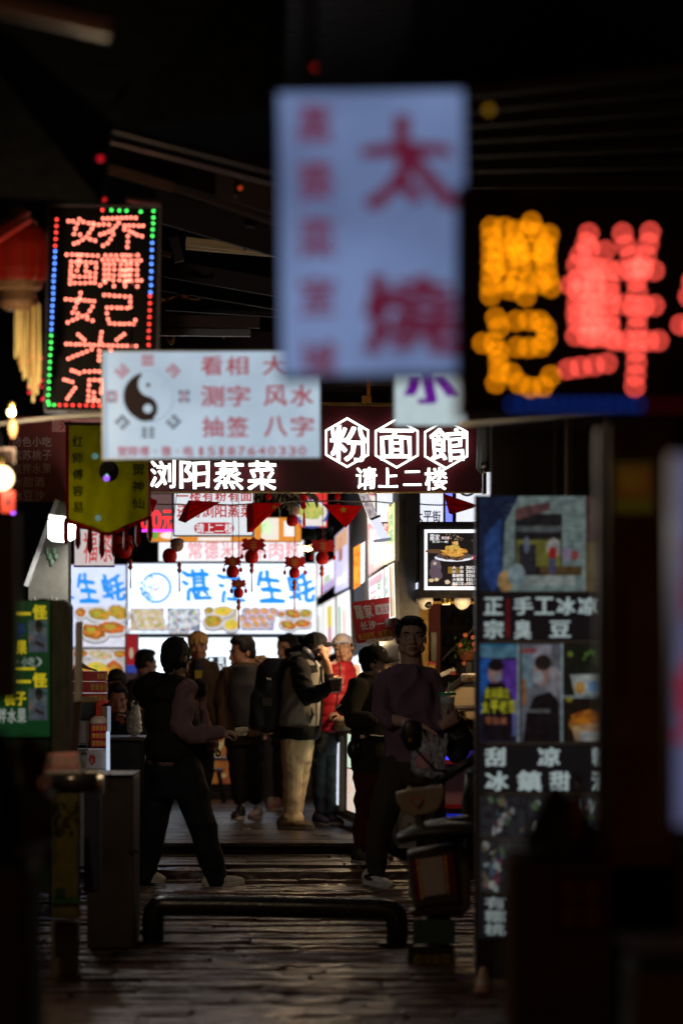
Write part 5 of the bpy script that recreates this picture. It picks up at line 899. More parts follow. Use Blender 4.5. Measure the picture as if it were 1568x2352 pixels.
# ================================================================= left bun stall and sitters' counter
t = thing('eating_counter', 'dark counter in front of the seated diners', 'counter', P(295, 1760, 27.3)); MB().bx(P(200, 1700, 27.3), P(345, 1688, 28)).build('counter_top', mat('dark_laminate', (.09, .06, .05), .35), t); MB().bx(P(205, 1935, 27.35), P(335, 1700.5, 27.9)).build('counter_front', mat('slate_front', (.03, .032, .04), .5), t); MB().bx(P(322, 1935, 27.2), P(336, 1700, 27.34)).build('counter_post', DARKW, t)
t = thing('plastic_bag', 'white plastic carrier bag standing on the diners counter', 'bag', P(309, 1686, 27.6)); b = MB(); b.limb([P(309, 1678, 27.6), P(308, 1650, 27.6), P(312, 1625, 27.6)], [(.055, .04), (.052, .04), (.025, .02)], 12, side=(1, 0, 0)); b.limb([P(306, 1630, 27.6), P(303, 1614, 27.6), P(307, 1611, 27.6)], [.012, .01, .008], 8); b.limb([P(316, 1628, 27.6), P(321, 1613, 27.6), P(318, 1611, 27.6)], [.012, .01, .008], 8)
o = b.build('bag_body', mat('milky_film', (.62, .63, .66), .3, alpha=.9, bump=.8, bscale=18), t); remesh(o, .006, 3, waves(4, 60, .008))
t = thing('bun_stall', 'bun seller steel stand with cardboard front and small lit edge', 'stall', P(215, 1760, 23.5))
MB().bx(P(150, 1728, 23.5), P(250, 1719, 24)).build('stand_top', STEEL, t); MB().bx(P(150, 1990, 23.52), P(256, 1728.5, 24)).build('stand_body', mat('pale_cabinet', (.3, .27, .25), .5), t); MB().bx(P(244.5, 1810, 23.45), P(253, 1680, 23.5)).build('lit_edge', E((.55, .68, .85), .8), t); MB().bx(P(247, 1680, 23.6), P(255, 1622, 23.62)).build('acrylic_edge', E((.35, .42, .55), .45), t)
S = Sign('', '', '', 200, 1722, 244, 1765, 23.48, root=thing('price_card', 'pale card with a jagged red starburst under the bun boxes', 'sign', P(222, 1743.5, 23.48))); S.slab('card', mat('pale_card', (.45, .38, .36), .7), 200, 1724, 244, 1765, 0, .01); S.start(); S.poly([(210 + 9 * (1 if i % 2 else .72) * math.cos(i * .45) + 2, 1745 + 14 * (1 if i % 2 else .75) * math.sin(i * .45)) for i in range(14)], mat('burst_red', (.45, .015, .015), .6)); S.char('人', 206, 1740, 216, 1754, MATS['pale_card'], off=.02, lift=.004); S.done('starburst')
RB = mat('red_box_card', (.72, .02, .022), .45, scale=5, var=.15); GY = mat('gold_print', (.85, .52, .03), .5)
def bunbox(lb, x0, y0, x1, y1, d, st, tx0, tx1, th=.25, rim=True):
    t = thing('bun_box', lb, 'box', P((x0 + x1) / 2, y1, d), group='red bun boxes'); b = MB(); b.bx(P(x0, y1 - .3, d), P(x1, y0 + .3, d + th)); b.build('box_body', RB, t, bevel=.004)
    if rim: MB().bx(P(x0 - .5, y0 + 1.6, d - .003), P(x1 + .5, y0 + .2, d + th + .003)).build('rim', STEEL, t)
    S = Sign('', '', '', x0, y0, x1, y1, d - .004, root=t); S.cx, S.cy = (x0 + x1) / 2, y1; S.lift = .001; h = (y1 - y0); S.start().text(st, tx0, y0 + h * .22, tx1, y1 - h * .2, GY, off=.02, gap=.15).done(); return t
for y0, lb, s_, a, bq in ((1541, 'top red steamer box of the tall stack under the bamboo lid', '蟹黄汤', 223, 248), (1565, 'second red steamer box of the tall stack', '蟹黄汤包', 208, 249), (1592, 'lowest red steamer box of the tall stack behind the ribbon', '蟹黄汤包', 204, 247)): bunbox(lb, 158, y0, 248, y0 + (24 if y0 != 1565 else 26.5), 24.2, s_, a, bq)
for y0, lb in ((1664, 'top red bun box of the low stack under the model bun'), (1681.5, 'middle red bun box of the low stack'), (1699, 'bottom red bun box of the low stack')): bunbox(lb, 209, y0, 248, y0 + 17, 23.7, '蟹黄汤包', 212, 246, .12, False)
bunbox('small red carton tucked behind the red ribbon', 206, 1628, 222, 1647, 24.05, '包', 209, 219, .06, False)
t = thing('bamboo_cover', 'woven bamboo steamer lid on the tall red stack', 'lid', P(195, 1540, 24.3)); BB = mat('bamboo', (.45, .26, .08), .6, scale=40, stretch=(.4, .4, 6), bump=.5)
b = MB()
for i in range(7): b.tube([P(168 + i * 1.5, 1540 - i * 1.5, 24.3), P(190, 1533 - i * 1.5, 24.2), P(222 - i * 3, 1540 - i * .8, 24.3)], .006, 5)
b.build('bamboo_strip', BB, t)
t = thing('steam_pot', 'dark pot with bamboo rim on a grey box in front of the red stack', 'pot', P(178, 1650, 23.9)); MB().lathe(P(178, 1651, 23.9), [(.12, 0), (.135, .1), (.14, .105)], 20).build('pot_body', mat('dark_pot', (.1, .1, .1), .35), t, smooth=True); MB().lathe(P(178, 1612, 23.9), [(.14, 0), (.145, .01), (.1, .03)], 20).build('bamboo_rim', BB, t)
t = thing('steamer_unit', 'grey steamer unit with a vent grille on the bun stall', 'steamer', P(180, 1718, 23.75)); MB().bx(P(140, 1708, 23.75), P(205, 1655, 24)).build('unit_body', mat('taupe_metal', (.26, .2, .17), .45), t, bevel=.006); MB().bx(P(140, 1718.5, 23.8), P(204, 1709, 24)).build('base', BLACK, t)
for i in range(5): MB().bx(P(158, 1672 + i * 8.5 + 2, 23.742), P(170, 1672 + i * 8.5, 23.749)).build('vent_slat', STEEL, t)
tag(MB().bx(P(206, 1700, 24.15), P(247, 1622, 24.17)).build('carton_back', mat('kraft_card', (.42, .25, .15), .8)), 'brown carton behind the red ribbon', 'carton')
t = thing('ribbon_bun', 'white model bun with a red ribbon topknot on the low red stack', 'ornament', P(228, 1664, 23.75)); b = MB(); b.lathe(P(228, 1663.5, 23.76), [(.055, 0), (.06, .012), (.05, .035), (.025, .052), (.005, .055)], 20); b.build('bun', mat('bun_dough', (.72, .52, .38), .6), t, smooth=True)
RBN = mat('red_ribbon', (.75, .06, .03), .4); b = MB()
for i in range(9): x = 223 + i * 1.1; b.tube([P(x, 1646, 23.74 + .004 * (i % 3)), P(x + .4, 1622, 23.74), P(x + 2 + i * .8, 1611 - (i % 3), 23.74), P(x + 10 + i, 1616 + (i % 4) - i * .6, 23.74)], .006, 5)
b.build('ribbon', RBN, t)
# tall slat sign edge-on, tent card, rail, cabinet and boxes nearer
t = thing('slat_post', 'tall pale slat on a dark post seen edge on', 'post', P(180, 1720, 19.6)); MB().prism([P(174, 1432, 19.6), P(190, 1427, 19.6), P(188, 1700 - 90, 19.6), P(171, 1612, 19.6)], (0, .03, 0)).build('slat', mat('worn_aluminium', (.8, .78, .75), .5, var=.4, scale=12, stretch=(4, 4, 1)), t); MB().prism([P(188.5, 1430, 19.58), P(190.5, 1430, 19.58), P(188.5, 1612, 19.58), P(186.8, 1612, 19.58)], (0, .03, 0)).build('dark_edge', BLACK, t); MB().prism([P(173, 1604, 19.62), P(188, 1604, 19.62), P(179, 1730, 19.62), P(163, 1730, 19.62)], (0, .035, 0)).build('post', mat('rust_post', (.09, .045, .03), .6), t); MB().prism([P(175, 1428, 19.59), P(189, 1426, 19.59), P(189, 1434, 19.59), P(175, 1436, 19.59)], (0, .006, 0)).build('torn_tape', WHITEP, t)
t = thing('tent_card', 'folded pink tent card with pale characters on the steel rail', 'sign', P(150, 1770, 17.5)); TP = mat('pink_card', (.5, .17, .16), .6)
MB().prism([P(100, 1770, 17.5), P(183, 1767, 17.5), P(178, 1726, 17.56), P(108, 1730, 17.56)], (0, .004, 0)).build('front_leaf', TP, t); MB().prism([P(184, 1767, 17.5), P(196, 1765, 17.66), P(180, 1726, 17.57)], (.004, .0, 0)).build('side_leaf', mat('grey_card', (.3, .32, .27), .7), t); MB().bx(P(96, 1778, 17.47), P(196, 1770, 17.7)).build('base_fold', mat('cream_card', (.5, .46, .38), .7), t)
S = Sign('', '', '', 100, 1726, 183, 1770, 17.46, root=t); S.cx, S.cy = 150, 1770; S.lift = 0; S.start().text('紫苏桃子', 106, 1736, 182, 1760, mat('card_print', (.6, .58, .45), .7), off=.02, gap=.1).done()
t = thing('steel_drum', 'horizontal dark steel drum machine with bright rim on the left cart', 'machine', P(180, 1800, 17.8)); b = MB(); b.tube([P(104, 1800, 17.8), P(228, 1797, 17.8)], rpx(24, 17.8), 22); b.build('drum', mat('dark_steel', (.12, .115, .11), .22, metal=.8, bump=.05), t, smooth=True); MB().tube([P(226, 1797, 17.8), P(238, 1797, 17.8)], rpx(26, 17.8), 22).build('end_ring', STEEL, t); MB().tube([P(104, 1776, 17.7), P(232, 1774, 17.7)], .012, 8).build('bright_rim', STEEL, t)
MB().tube([P(252, 1776, 17.7), P(258, 1790, 17.7), P(250, 1806, 17.7), P(262, 1815, 17.7), P(272, 1812, 17.7)], .005, 6).build('wire', BLACKP, t)
for i in range(7): MB().ball(P(98 + 3 * (i % 2), 1768 + i * 13, 17.6), .018, seg=8, rings=6).build('chrome_bead', STEEL, t)
t = thing('metal_cabinet', 'grey metal cabinet with rust stains standing on the wet stones', 'cabinet', P(255, 2180, 19.9)); MB().bx(P(200, 2178, 19.9), P(321, 1776, 20.5)).build('cabinet_body', mat('dull_cabinet', (.08, .072, .064), .5, scale=3, var=.45, col2=(.03, .02, .019)), t, bevel=.006); MB().bx(P(198, 1779, 19.87), P(323, 1771, 20.52)).build('cabinet_top', mat('rust_edge', (.12, .055, .03), .55, var=.6), t)
MB().bx(P(296, 1960, 19.88), P(318, 1952, 19.899)).build('latch', BLACK, t); MB().bx(P(204, 2182, 19.95), P(318, 2178.5, 20.45)).build('foot_rail', BLACK, t)
t = thing('drink_carton', 'tall carton with green foot and yellow print beside the cabinet', 'carton', P(152, 2110, 18.2)); MB().bx(P(121, 2112, 18.2), P(186, 1815, 18.4)).build('carton_body', mat('olive_card', (.14, .12, .02), .6, var=.5), t); MB().bx(P(121.5, 2075, 18.19), P(185.5, 2060, 18.199)).build('green_band', mat('green_card', (.02, .1, .03), .6), t)
b = MB(); random.seed(8)
for i in range(60): b.box(P(random.uniform(124, 182), random.uniform(1840, 1915), 18.193), (.012, .006, .009))
b.build('berry_print', mat('berry_print', (.06, .05, .015), .5), t); MB().bx(P(126, 2060, 18.185), P(150, 2040, 18.198)).build('green_square', mat('leaf_card', (.015, .06, .015), .6), t)
tag(MB().bx(P(192, 2050, 18.6), P(235, 1806, 18.8)).build('blue_box', mat('navy_card', (.03, .035, .09), .5), bevel=.01), 'dark navy box between the carton and the grey cabinet', 'box')
tag(MB().bx(P(116, 2260, 18.3), P(184, 2113, 18.5)).build('pale_crate', mat('pale_crate', (.16, .14, .12), .7), bevel=.01), 'dull pale crate under the drink carton', 'crate')
# near left: bucket of skewer sticks, dark jacketed vendor cart
t = thing('skewer_bucket', 'blurred bucket of brown skewer sticks in the left foreground', 'bucket', P(60, 1990, 11)); MB().lathe(P(60, 1990, 11), [(.075, 0), (.085, .2), (.088, .21)], 20).build('bucket_body', mat('white_bucket', (.22, .2, .24), .5), t, smooth=True); MB().bx(P(50, 1925, 10.9), P(88, 1895, 10.905)).build('red_label', mat('red_label', (.28, .02, .03), .6), t); random.seed(2)
SK = mat('skewer_wood', (.10, .035, .02), .7)
for i in range(46):
    a = random.uniform(-1, 1); o = MB().tube([P(60 + a * 28, 1850, 11 + random.uniform(-.05, .05)), P(62 + a * 55, 1690 + abs(a) * 36 + random.uniform(-8, 30), 11 + random.uniform(-.08, .08))], [.005, .007], 6).build('skewer_stick', SK, t)
t = thing('vendor_cart', 'black vendor cart filling the lower left corner', 'cart', P(0, 2500, 10)); MB().bx(P(-300, 3000, 10), P(100, 1960, 10.5)).build('cart_body', mat('cart_black', (.014, .013, .016), .5), t, bevel=.02); MB().bx(P(-300, 1960, 9.95), P(118, 1935, 10.55)).build('cart_top', mat('cart_top', (.05, .04, .035), .4), t, bevel=.008)
b = MB(); b.limb([P(-30, 1935, 10.2), P(-20, 1800, 10.2), P(0, 1700, 10.25)], [(.09, .07), (.08, .07), (.03, .03)], 14); o = b.build('black_bag', BLACKP); remesh(o, .012, 3, waves(9, 25, .012)); tag(o, 'shapeless black bag leaning at the left edge', 'bag')
t = thing('condiment_bottle', 'brown blurred bottle beside the skewer bucket', 'bottle', P(112, 1935, 10.3)); MB().lathe(P(104, 1935, 10.3), [(.02, 0), (.02, .09), (.009, .12), (.009, .15)], 12).build('bottle_body', mat('soy_glass', (.05, .025, .01), .2), t, smooth=True); MB().lathe(P(104, 1806, 10.3), [(.011, 0), (.011, .02)], 10).build('cap', STEEL, t)

# ================================================================= steel hoop barrier
t = thing('hoop_barrier', 'low black tubular hoop barrier across the wet stone street', 'barrier', P(630, 2190, 20)); HB = mat('barrier_paint', (.02, .02, .021), .27, scale=8, bump=.12, rvar=.08)
d0 = 20.3; r_ = rpx(25, d0); pl = [P(352, 2172, d0), P(352, 2110, d0), P(354, 2092, d0), P(362, 2083, d0), P(378, 2080, d0)]; pr = [P(880, 2089, d0 - .1), P(898, 2092, d0 - .1), P(908, 2101, d0 - .1), P(911, 2120, d0 - .1), P(911, 2210, d0 - .1)]
MB().tube(pl + [P(500, 2081, d0), P(700, 2085, d0 - .05)] + pr, r_ * 1.0, 22).build('hoop_tube', HB, t, smooth=True)
for px, py, dd in ((352, 2172, d0), (911, 2205, d0 - .1)): MB().lathe(Vector((P(px, py, dd).x, dd, 0.0)), [(.1, 0), (.1, .012), (.065, .018)], 18).build('floor_flange', BLACK, t)

# ================================================================= e-bike, seen from behind
t = thing('electric_scooter', 'dusty electric scooter parked at right seen from behind', 'scooter', Vector((P(1000, 2260, 19).x, 19, 0))); d0 = 19.0
CRM = mat('cream_plastic', (.28, .235, .18), .4, scale=5, var=.2); GRB = mat('charcoal_plastic', (.03, .03, .032), .45); TAN = mat('dusty_plastic', (.09, .075, .06), .5, var=.4)
o = MB().prism([P(908, 1822, d0), P(935, 1814, d0), P(1015, 1804, d0), P(1022, 1812, d0), P(1018, 1836, d0), P(1008, 1858, d0), P(990, 1868, d0), P(948, 1876, d0), P(926, 1866, d0), P(912, 1846, d0)], (0, .09, 0)).build('backrest', CRM, t, bevel=.018)
hp = [P(958 + 15 * (16 * math.sin(a) ** 3) / 16, 1842 - 16 * (13 * math.cos(a) - 5 * math.cos(2 * a) - 2 * math.cos(3 * a) - math.cos(4 * a)) / 16, d0 - .006) for a in [k * math.pi / 14 for k in range(28)]]
MB().prism(hp, (0, .004, 0)).build('heart_badge', mat('badge_red', (.45, .03, .03), .5), o); MB().prism([P(958, 1842, d0 - .009) + (v - P(958, 1842, d0)) * .72 for v in hp], (0, .002, 0)).build('badge_centre', mat('badge_grey', (.28, .25, .22), .5), o)
MB().tube([P(962, 1872, d0 + .04), P(964, 1905, d0 + .06)], [.024, .02], 10).build('backrest_post', STEEL, t)
b = MB(); b.limb([P(922, 1925, d0 + .05), P(960, 1912, d0 + .05), P(1030, 1906, d0 + .05), P(1095, 1908, d0 + .05)], [(.03, .1), (.04, .16), (.045, .18), (.04, .17)], 14, side=(0, 0, 1)); b.build('grab_rail', GRB, t, smooth=True)
b = MB(); b.limb([P(1000, 1900, d0 + .5), P(1070, 1897, d0 + .35), P(1110, 1900, d0 + .3)], [(.04, .12), (.06, .16), (.05, .14)], 14, side=(0, 0, 1)); b.build('saddle', mat('black_vinyl', (.012, .012, .012), .35), t, smooth=True)
MB().prism([P(935, 1958, d0 + .02), P(1045, 1940, d0 + .02), P(1078, 1960, d0 + .02), P(1082, 2080, d0 + .02), P(1060, 2110, d0 + .02), P(950, 2090, d0 + .02)], (0, .3, 0)).build('tail_fairing', TAN, t, bevel=.02)
MB().prism([P(936, 1962, d0 - .005), P(1044, 1946, d0 - .005), P(1056, 2070, d0 - .005), P(956, 2086, d0 - .005)], (0, .03, 0)).build('tail_housing', GRB, t, bevel=.008)
for q in (((944, 1976), (954, 1974), (966, 2066), (956, 2070)), ((1026, 1962), (1038, 1960), (1048, 2050), (1038, 2054))): MB().prism([P(*p, d0 - .012) for p in q], (0, .015, 0)).build('tail_lamp', mat('tail_red', (.12, .008, .008), .2), t)
for q in (((955, 1974), (960, 1973), (972, 2066), (967, 2067)), ((1019, 1964), (1024, 1963), (1032, 2052), (1027, 2053))): MB().prism([P(*p, d0 - .016) for p in q], (0, .014, 0)).build('chrome_strip', STEEL, t)
MB().prism([P(962, 1974, d0 - .012), P(1016, 1966, d0 - .012), P(1024, 2052, d0 - .012), P(972, 2060, d0 - .012)], (0, .01, 0)).build('white_plate', mat('dusty_white', (.42, .36, .36), .5, var=.12), t)
MB().prism([P(940, 2092, d0), P(1050, 2076, d0), P(1052, 2090, d0), P(950, 2108, d0)], (0, .22, 0)).build('rear_rack', BLACK, t)
MB().bx(P(948, 2168, d0 - .01), P(1044, 2112, d0 + .0)).build('number_plate', mat('plate_green', (.03, .075, .05), .5), t); S = Sign('', '', '', 948, 2112, 1044, 2168, d0 - .012, root=t); S.cx, S.cy = (t.location.x / d0 * K + CX), HY + EYE / d0 * K; S.lift = .003; PG = mat('plate_print', (.06, .12, .09), .6); S.start().text('长沙', 985, 2116, 1015, 2130, PG).text('150098', 958, 2134, 1036, 2160, PG, off=.02, gap=.3).done()
fl = MB().prism([P(936, 2176, d0 + .01), P(1042, 2172, d0 + .01), P(1048, 2232, d0 + .01), P(1030, 2252, d0 + .01), P(1000, 2270, d0 + .01), P(965, 2262, d0 + .01), P(934, 2238, d0 + .01)], (0, .012, 0)).build('mud_flap', mat('rubber', (.02, .02, .018), .7), t)
YP = mat('flap_yellow', (.26, .19, .02), .6); b = MB(); q = [P(x, y, d0 + .004) for x, y in ((938, 2180), (934, 2236), (966, 2259), (1000, 2266), (1028, 2248), (1044, 2230), (1040, 2178))]; b.tube(q, .004, 5); b.build('flap_border', YP, t); S.lift = .012 - .022 + .02; S.start().text('e动新国', 948, 2192, 1034, 2214, YP, off=.02).text('电动车服务中心', 945, 2220, 1032, 2230, YP, off=.01).done()
MB().tube([Vector((P(1010, 2200, d0).x, d0 + .32 + .2 * math.cos(a), .24 + .2 * math.sin(a))) for a in [k * math.pi / 10 for k in range(21)]], .055, 12).build('rear_tyre', mat('tyre_rubber', (.016, .016, .016), .75), t, smooth=True); MB().tube([Vector((P(1010, 2200, d0).x - .03, d0 + .32, .24)), Vector((P(1010, 2200, d0).x + .03, d0 + .32, .24))], .14, 20).build('rear_rim', STEEL, t, smooth=True)
MB().tube([Vector((P(1015, 2200, d0).x, d0 + 1.35 + .19 * math.cos(a), .22 + .19 * math.sin(a))) for a in [k * math.pi / 10 for k in range(21)]], .05, 12).build('front_tyre', MATS['tyre_rubber'], t, smooth=True)
MB().prism([Vector((P(1015, 2200, d0).x - .12, d0 + .35, .3)), Vector((P(1015, 2200, d0).x + .12, d0 + .35, .3)), Vector((P(1015, 2200, d0).x + .15, d0 + 1.0, .26)), Vector((P(1015, 2200, d0).x - .15, d0 + 1.0, .26))], (0, 0, .1)).build('footboard', GRB, t, bevel=.02)
MB().tube([P(1100, 1990, d0 + 1.25), P(1098, 1850, d0 + 1.1), P(1096, 1770, d0 + 1.0)], [.07, .09, .06], 12).build('steering_column', GRB, t, smooth=True); MB().tube([P(975, 1818, d0 + .9), P(1010, 1796, d0 + .95), P(1050, 1766, d0 + 1.0), P(1100, 1735, d0 + .95), P(1130, 1742, d0 + .9)], [.012, .016, .026, .03, .016], 10).build('handlebar', BLACKP, t, smooth=True); MB().limb([P(985, 1813, d0 + .9), P(1010, 1796, d0 + .92)], .02, 10).build('grip', BLACKP, t)
b = MB(); b.limb([P(946, 1662, d0 + .9), P(944, 1690, d0 + .9), P(950, 1716, d0 + .9)], [(.05, .02), (.06, .03), (.04, .02)], 14, side=(1, 0, 0)); mo = b.build('mirror', BLACKP, t, smooth=True); MB().tube([P(950, 1716, d0 + .9), P(1000, 1770, d0 + .95), P(1040, 1772, d0 + 1)], .007, 7).build('mirror_stalk', BLACK, mo)
MB().ball(P(941, 1700, d0 + .87), .011, seg=8, rings=6).build('reflector', mat('amber_reflector', (.6, .3, .03), .25), mo)
b = MB(); b.limb([P(1096, 1780, d0 + .6), P(1088, 1830, d0 + .6), P(1092, 1880, d0 + .6)], [(.03, .02), (.055, .03), (.03, .02)], 14, side=(1, 0, 0)); b.build('mirror', BLACKP, t, smooth=True)
MB().tube([P(940, 1888, d0 + .6), P(938, 1920, d0 + .6)], .008, 7).build('side_stand', mat('green_steel', (.12, .2, .05), .4), t)

# ================================================================= dark carts at lower right foreground
BR = mat('brown_cart', (.035, .024, .023), .55, scale=3, var=.35)
t = thing('snack_cart', 'big dark brown snack cart filling the lower right', 'cart', P(1350, 2600, 11)); MB().bx(P(1172, 3000, 11), P(1700, 1960, 11.4)).build('cart_body', BR, t, bevel=.01); MB().bx(P(1166, 1962, 10.95), P(1700, 1932, 11.45)).build('cart_top', mat('cart_lip', (.05, .033, .03), .4), t, bevel=.006)
MB().bx(P(1166, 3000, 10.95), P(1178, 1965, 10.99)).build('corner_trim', GREYM, t)
S = Sign('', '', '', 1272, 2008, 1390, 2142, 10.985, root=t); S.cx, S.cy = 1350, 2600; S.slab('sticker', mat('mauve_sticker', (.11, .065, .075), .6), 1272, 2008, 1392, 2142, 0, .003); SR = mat('sticker_red', (.13, .02, .03), .6); S.lift = .002; S.start().rect(1282, 2018, 1328, 2070, SR).rect(1336, 2018, 1382, 2070, SR).rect(1282, 2078, 1328, 2132, SR).rect(1336, 2078, 1382, 2132, SR).done('sticker_print')
t = thing('cloth_bundle', 'dark peaked cloth bundle on top of the brown snack cart', 'bundle', P(1280, 1932, 11.2)); b = MB(); b.limb([P(1290, 1930, 11.2), P(1285, 1890, 11.2), P(1272, 1820, 11.2)], [(.11, .08), (.085, .07), (.02, .02)], 14, side=(1, 0, 0)); b.limb([P(1240, 1925, 11.2), P(1340, 1925, 11.2)], [.04, .04], 12); o = b.build('cloth', mat('bundle_cloth', (.035, .022, .02), .8), t); remesh(o, .01, 3, waves(12, 22, .012))
t = thing('sauce_bottle', 'amber sauce bottle on the brown snack cart', 'bottle', P(1325, 1932, 11.1)); MB().lathe(P(1325, 1932, 11.1), [(.022, 0), (.024, .1), (.01, .14), (.01, .17)], 14).build('bottle_body', mat('amber_glass', (.2, .09, .03), .2), t, smooth=True); MB().lathe(P(1325, 1796, 11.1), [(.012, 0), (.012, .025)], 10).build('cap', mat('cap_brown', (.1, .05, .03), .5), t)
t = thing('ice_box', 'black ice box in the extreme lower right corner', 'box', P(1560, 2500, 8.6)); MB().bx(P(1455, 3000, 8.6), P(1800, 2190, 9)).build('box_body', BLACKP, t, bevel=.02); MB().bx(P(1448, 2188, 8.55), P(1800, 2145, 9.05)).build('pink_lid', mat('rose_lid', (.24, .12, .12), .5), t, bevel=.012)
# small street cone far behind the scooter, paper scraps, leaf scrap
t = thing('traffic_cone', 'tiny pale striped cone at the foot of the food panel', 'cone', Vector((P(1109, 2270, 17.4).x, 17.4, 0))); MB().lathe(Vector((P(1109, 2270, 17.4).x, 17.4, 0)), [(.045, 0), (.04, .02), (.012, .12)], 12).build('cone_body', mat('pale_orange', (.5, .3, .25), .6), t, smooth=True); MB().lathe(Vector((P(1109, 2270, 17.4).x, 17.4, .04)), [(.0345, 0), (.03, .03)], 12).build('white_band', WHITEP, t)
b = MB(); p = Vector((P(738, 1917, 28.4).x, 28.4, .163)); b.add([p + Vector(v) for v in ((-.03, -.03, 0), (.02, -.05, .004), (.05, 0, .012), (.01, .05, .002), (-.035, .03, .01))], [(0, 1, 2, 3, 4)]); o = b.build('leaf_scrap', mat('leaf_green', (.15, .35, .06), .5)); b.m = 0; tag(o, 'bright green leaf scrap lying on the plank platform', 'leaf')
for i, (px, py, lb) in enumerate(((905, 1925, 'small pale paper scrap on the platform edge near the capped man'), (560, 1902, 'pale paper scrap on the platform behind the striding woman'))):
    d_ = 28.2 + i; p = Vector((P(px, py, d_).x, d_, .1625)); o = MB().prism([p, p + Vector((.06, .02, .001)), p + Vector((.05, .07, .004)), p + Vector((-.01, .05, .002))], (0, 0, .002)).build('paper_scrap', WHITEP); tag(o, lb, 'paper')
# stools and colourful bin by the back counter
for px, d_, lb in ((508, 33.6, 'dark wooden stool with pale seat beside the colourful poster'), (474, 34.2, 'lower dark wooden stool half behind the striding woman')):
    t = thing('stool', lb, 'stool', Vector((P(px, 1800, d_).x, d_, .16)), group='wooden stools'); x = P(px, 1800, d_).x; h = .42 if px == 508 else .3
    MB().bx((x - .15, d_ - .12, .16 + h - .03), (x + .15, d_ + .12, .16 + h)).build('seat', mat('seat_top', (.28, .25, .26), .4), t, bevel=.006)
    for sx in (-1, 1):
        for sy in (-1, 1): MB().tube([(x + sx * .11, d_ + sy * .08, .16 + h - .03), (x + sx * .16, d_ + sy * .11, .16)], .017, 8).build('leg', DARKW, t)
    MB().tube([(x - .14, d_ - .1, .3), (x + .14, d_ - .1, .3)], .012, 6).build('stretcher', DARKW, t)
S = Sign('food_poster', 'orange red food poster on the back counter front behind the stools', 'poster', 440, 1696, 562, 1800, 35); S.slab('sheet', E((.30, .11, .02), .5, True, (.2, .03, .02), 9), 440, 1696, 562, 1800, 0, .01); S.start()
for i in range(16): S.ell(random.uniform(446, 556), random.uniform(1702, 1794), random.uniform(5, 12), random.uniform(4, 9), E(random.choice(((.4, .22, .03), (.35, .06, .03), (.05, .15, .03), (.4, .3, .12))), .5), .003 + i * .0002, jag=.2)
S.done('food_print')
t = thing('stall_counter', 'dark serving counter running below the oyster stall', 'counter', P(500, 1830, 35.2)); MB().bx(P(200, 1832, 35.03), P(730, 1640, 35.6)).build('counter_body', mat('counter_dark', (.06, .05, .05), .5), t); MB().bx(P(200, 1640, 34.95), P(730, 1632, 35.65)).build('counter_top', STEEL, t)
t = thing('drink_cup', 'blue lit paper cup with orange top on the back counter', 'cup', P(487, 1655, 33.2)); MB().lathe(P(487, 1660, 33.2), [(.07, 0), (.09, .14), (.095, .145)], 16).build('cup_body', E((.12, .3, .45), .7), t, smooth=True); MB().ball(P(492, 1624, 33.2), (.08, .07, .04)).build('food_top', mat('fried_orange', (.7, .32, .08), .6, bump=.5), t, smooth=True)  # cup body glows; light on the paper is put into its emission
# ================================================================= people
SKIN = mat('skin', (.42, .25, .17), .55, scale=18, var=.12, bump=.08, bscale=120, spec=.4); SKIND = mat('skin_tan', (.36, .19, .12), .55, scale=18, var=.12, bump=.08, bscale=120, spec=.4)
HAIR = mat('black_hair', (.008, .007, .007), .6, spec=.25, scale=60, stretch=(1, 1, .25), bump=.6, bscale=160); BLOND = mat('blond_hair', (.50, .30, .10), .5, scale=50, stretch=(1, 1, .25), bump=.6, var=.5)
EYEW = mat('eye_white', (.6, .57, .54), .3, bump=0); IRIS = mat('iris', (.02, .012, .01), .15, bump=0); LIP = mat('lip', (.35, .13, .10), .5, bump=.05)
def cloth_mat(n, col, rough=.9, **k): return mat(n, col, rough, scale=12, var=.18, bump=.25, bscale=400, sheen=.04, spec=.2, dist=.003, **k)
def frame(yaw, pitch=0, roll=0):
    """head and hand axes: x viewer's right when facing the camera, y out of the back, z up; yaw 0 faces the camera, +90 the picture's right"""
    return Matrix.Rotation(R(yaw), 3, 'Z') @ Matrix.Rotation(R(pitch), 3, 'X') @ Matrix.Rotation(R(roll), 3, 'Y')
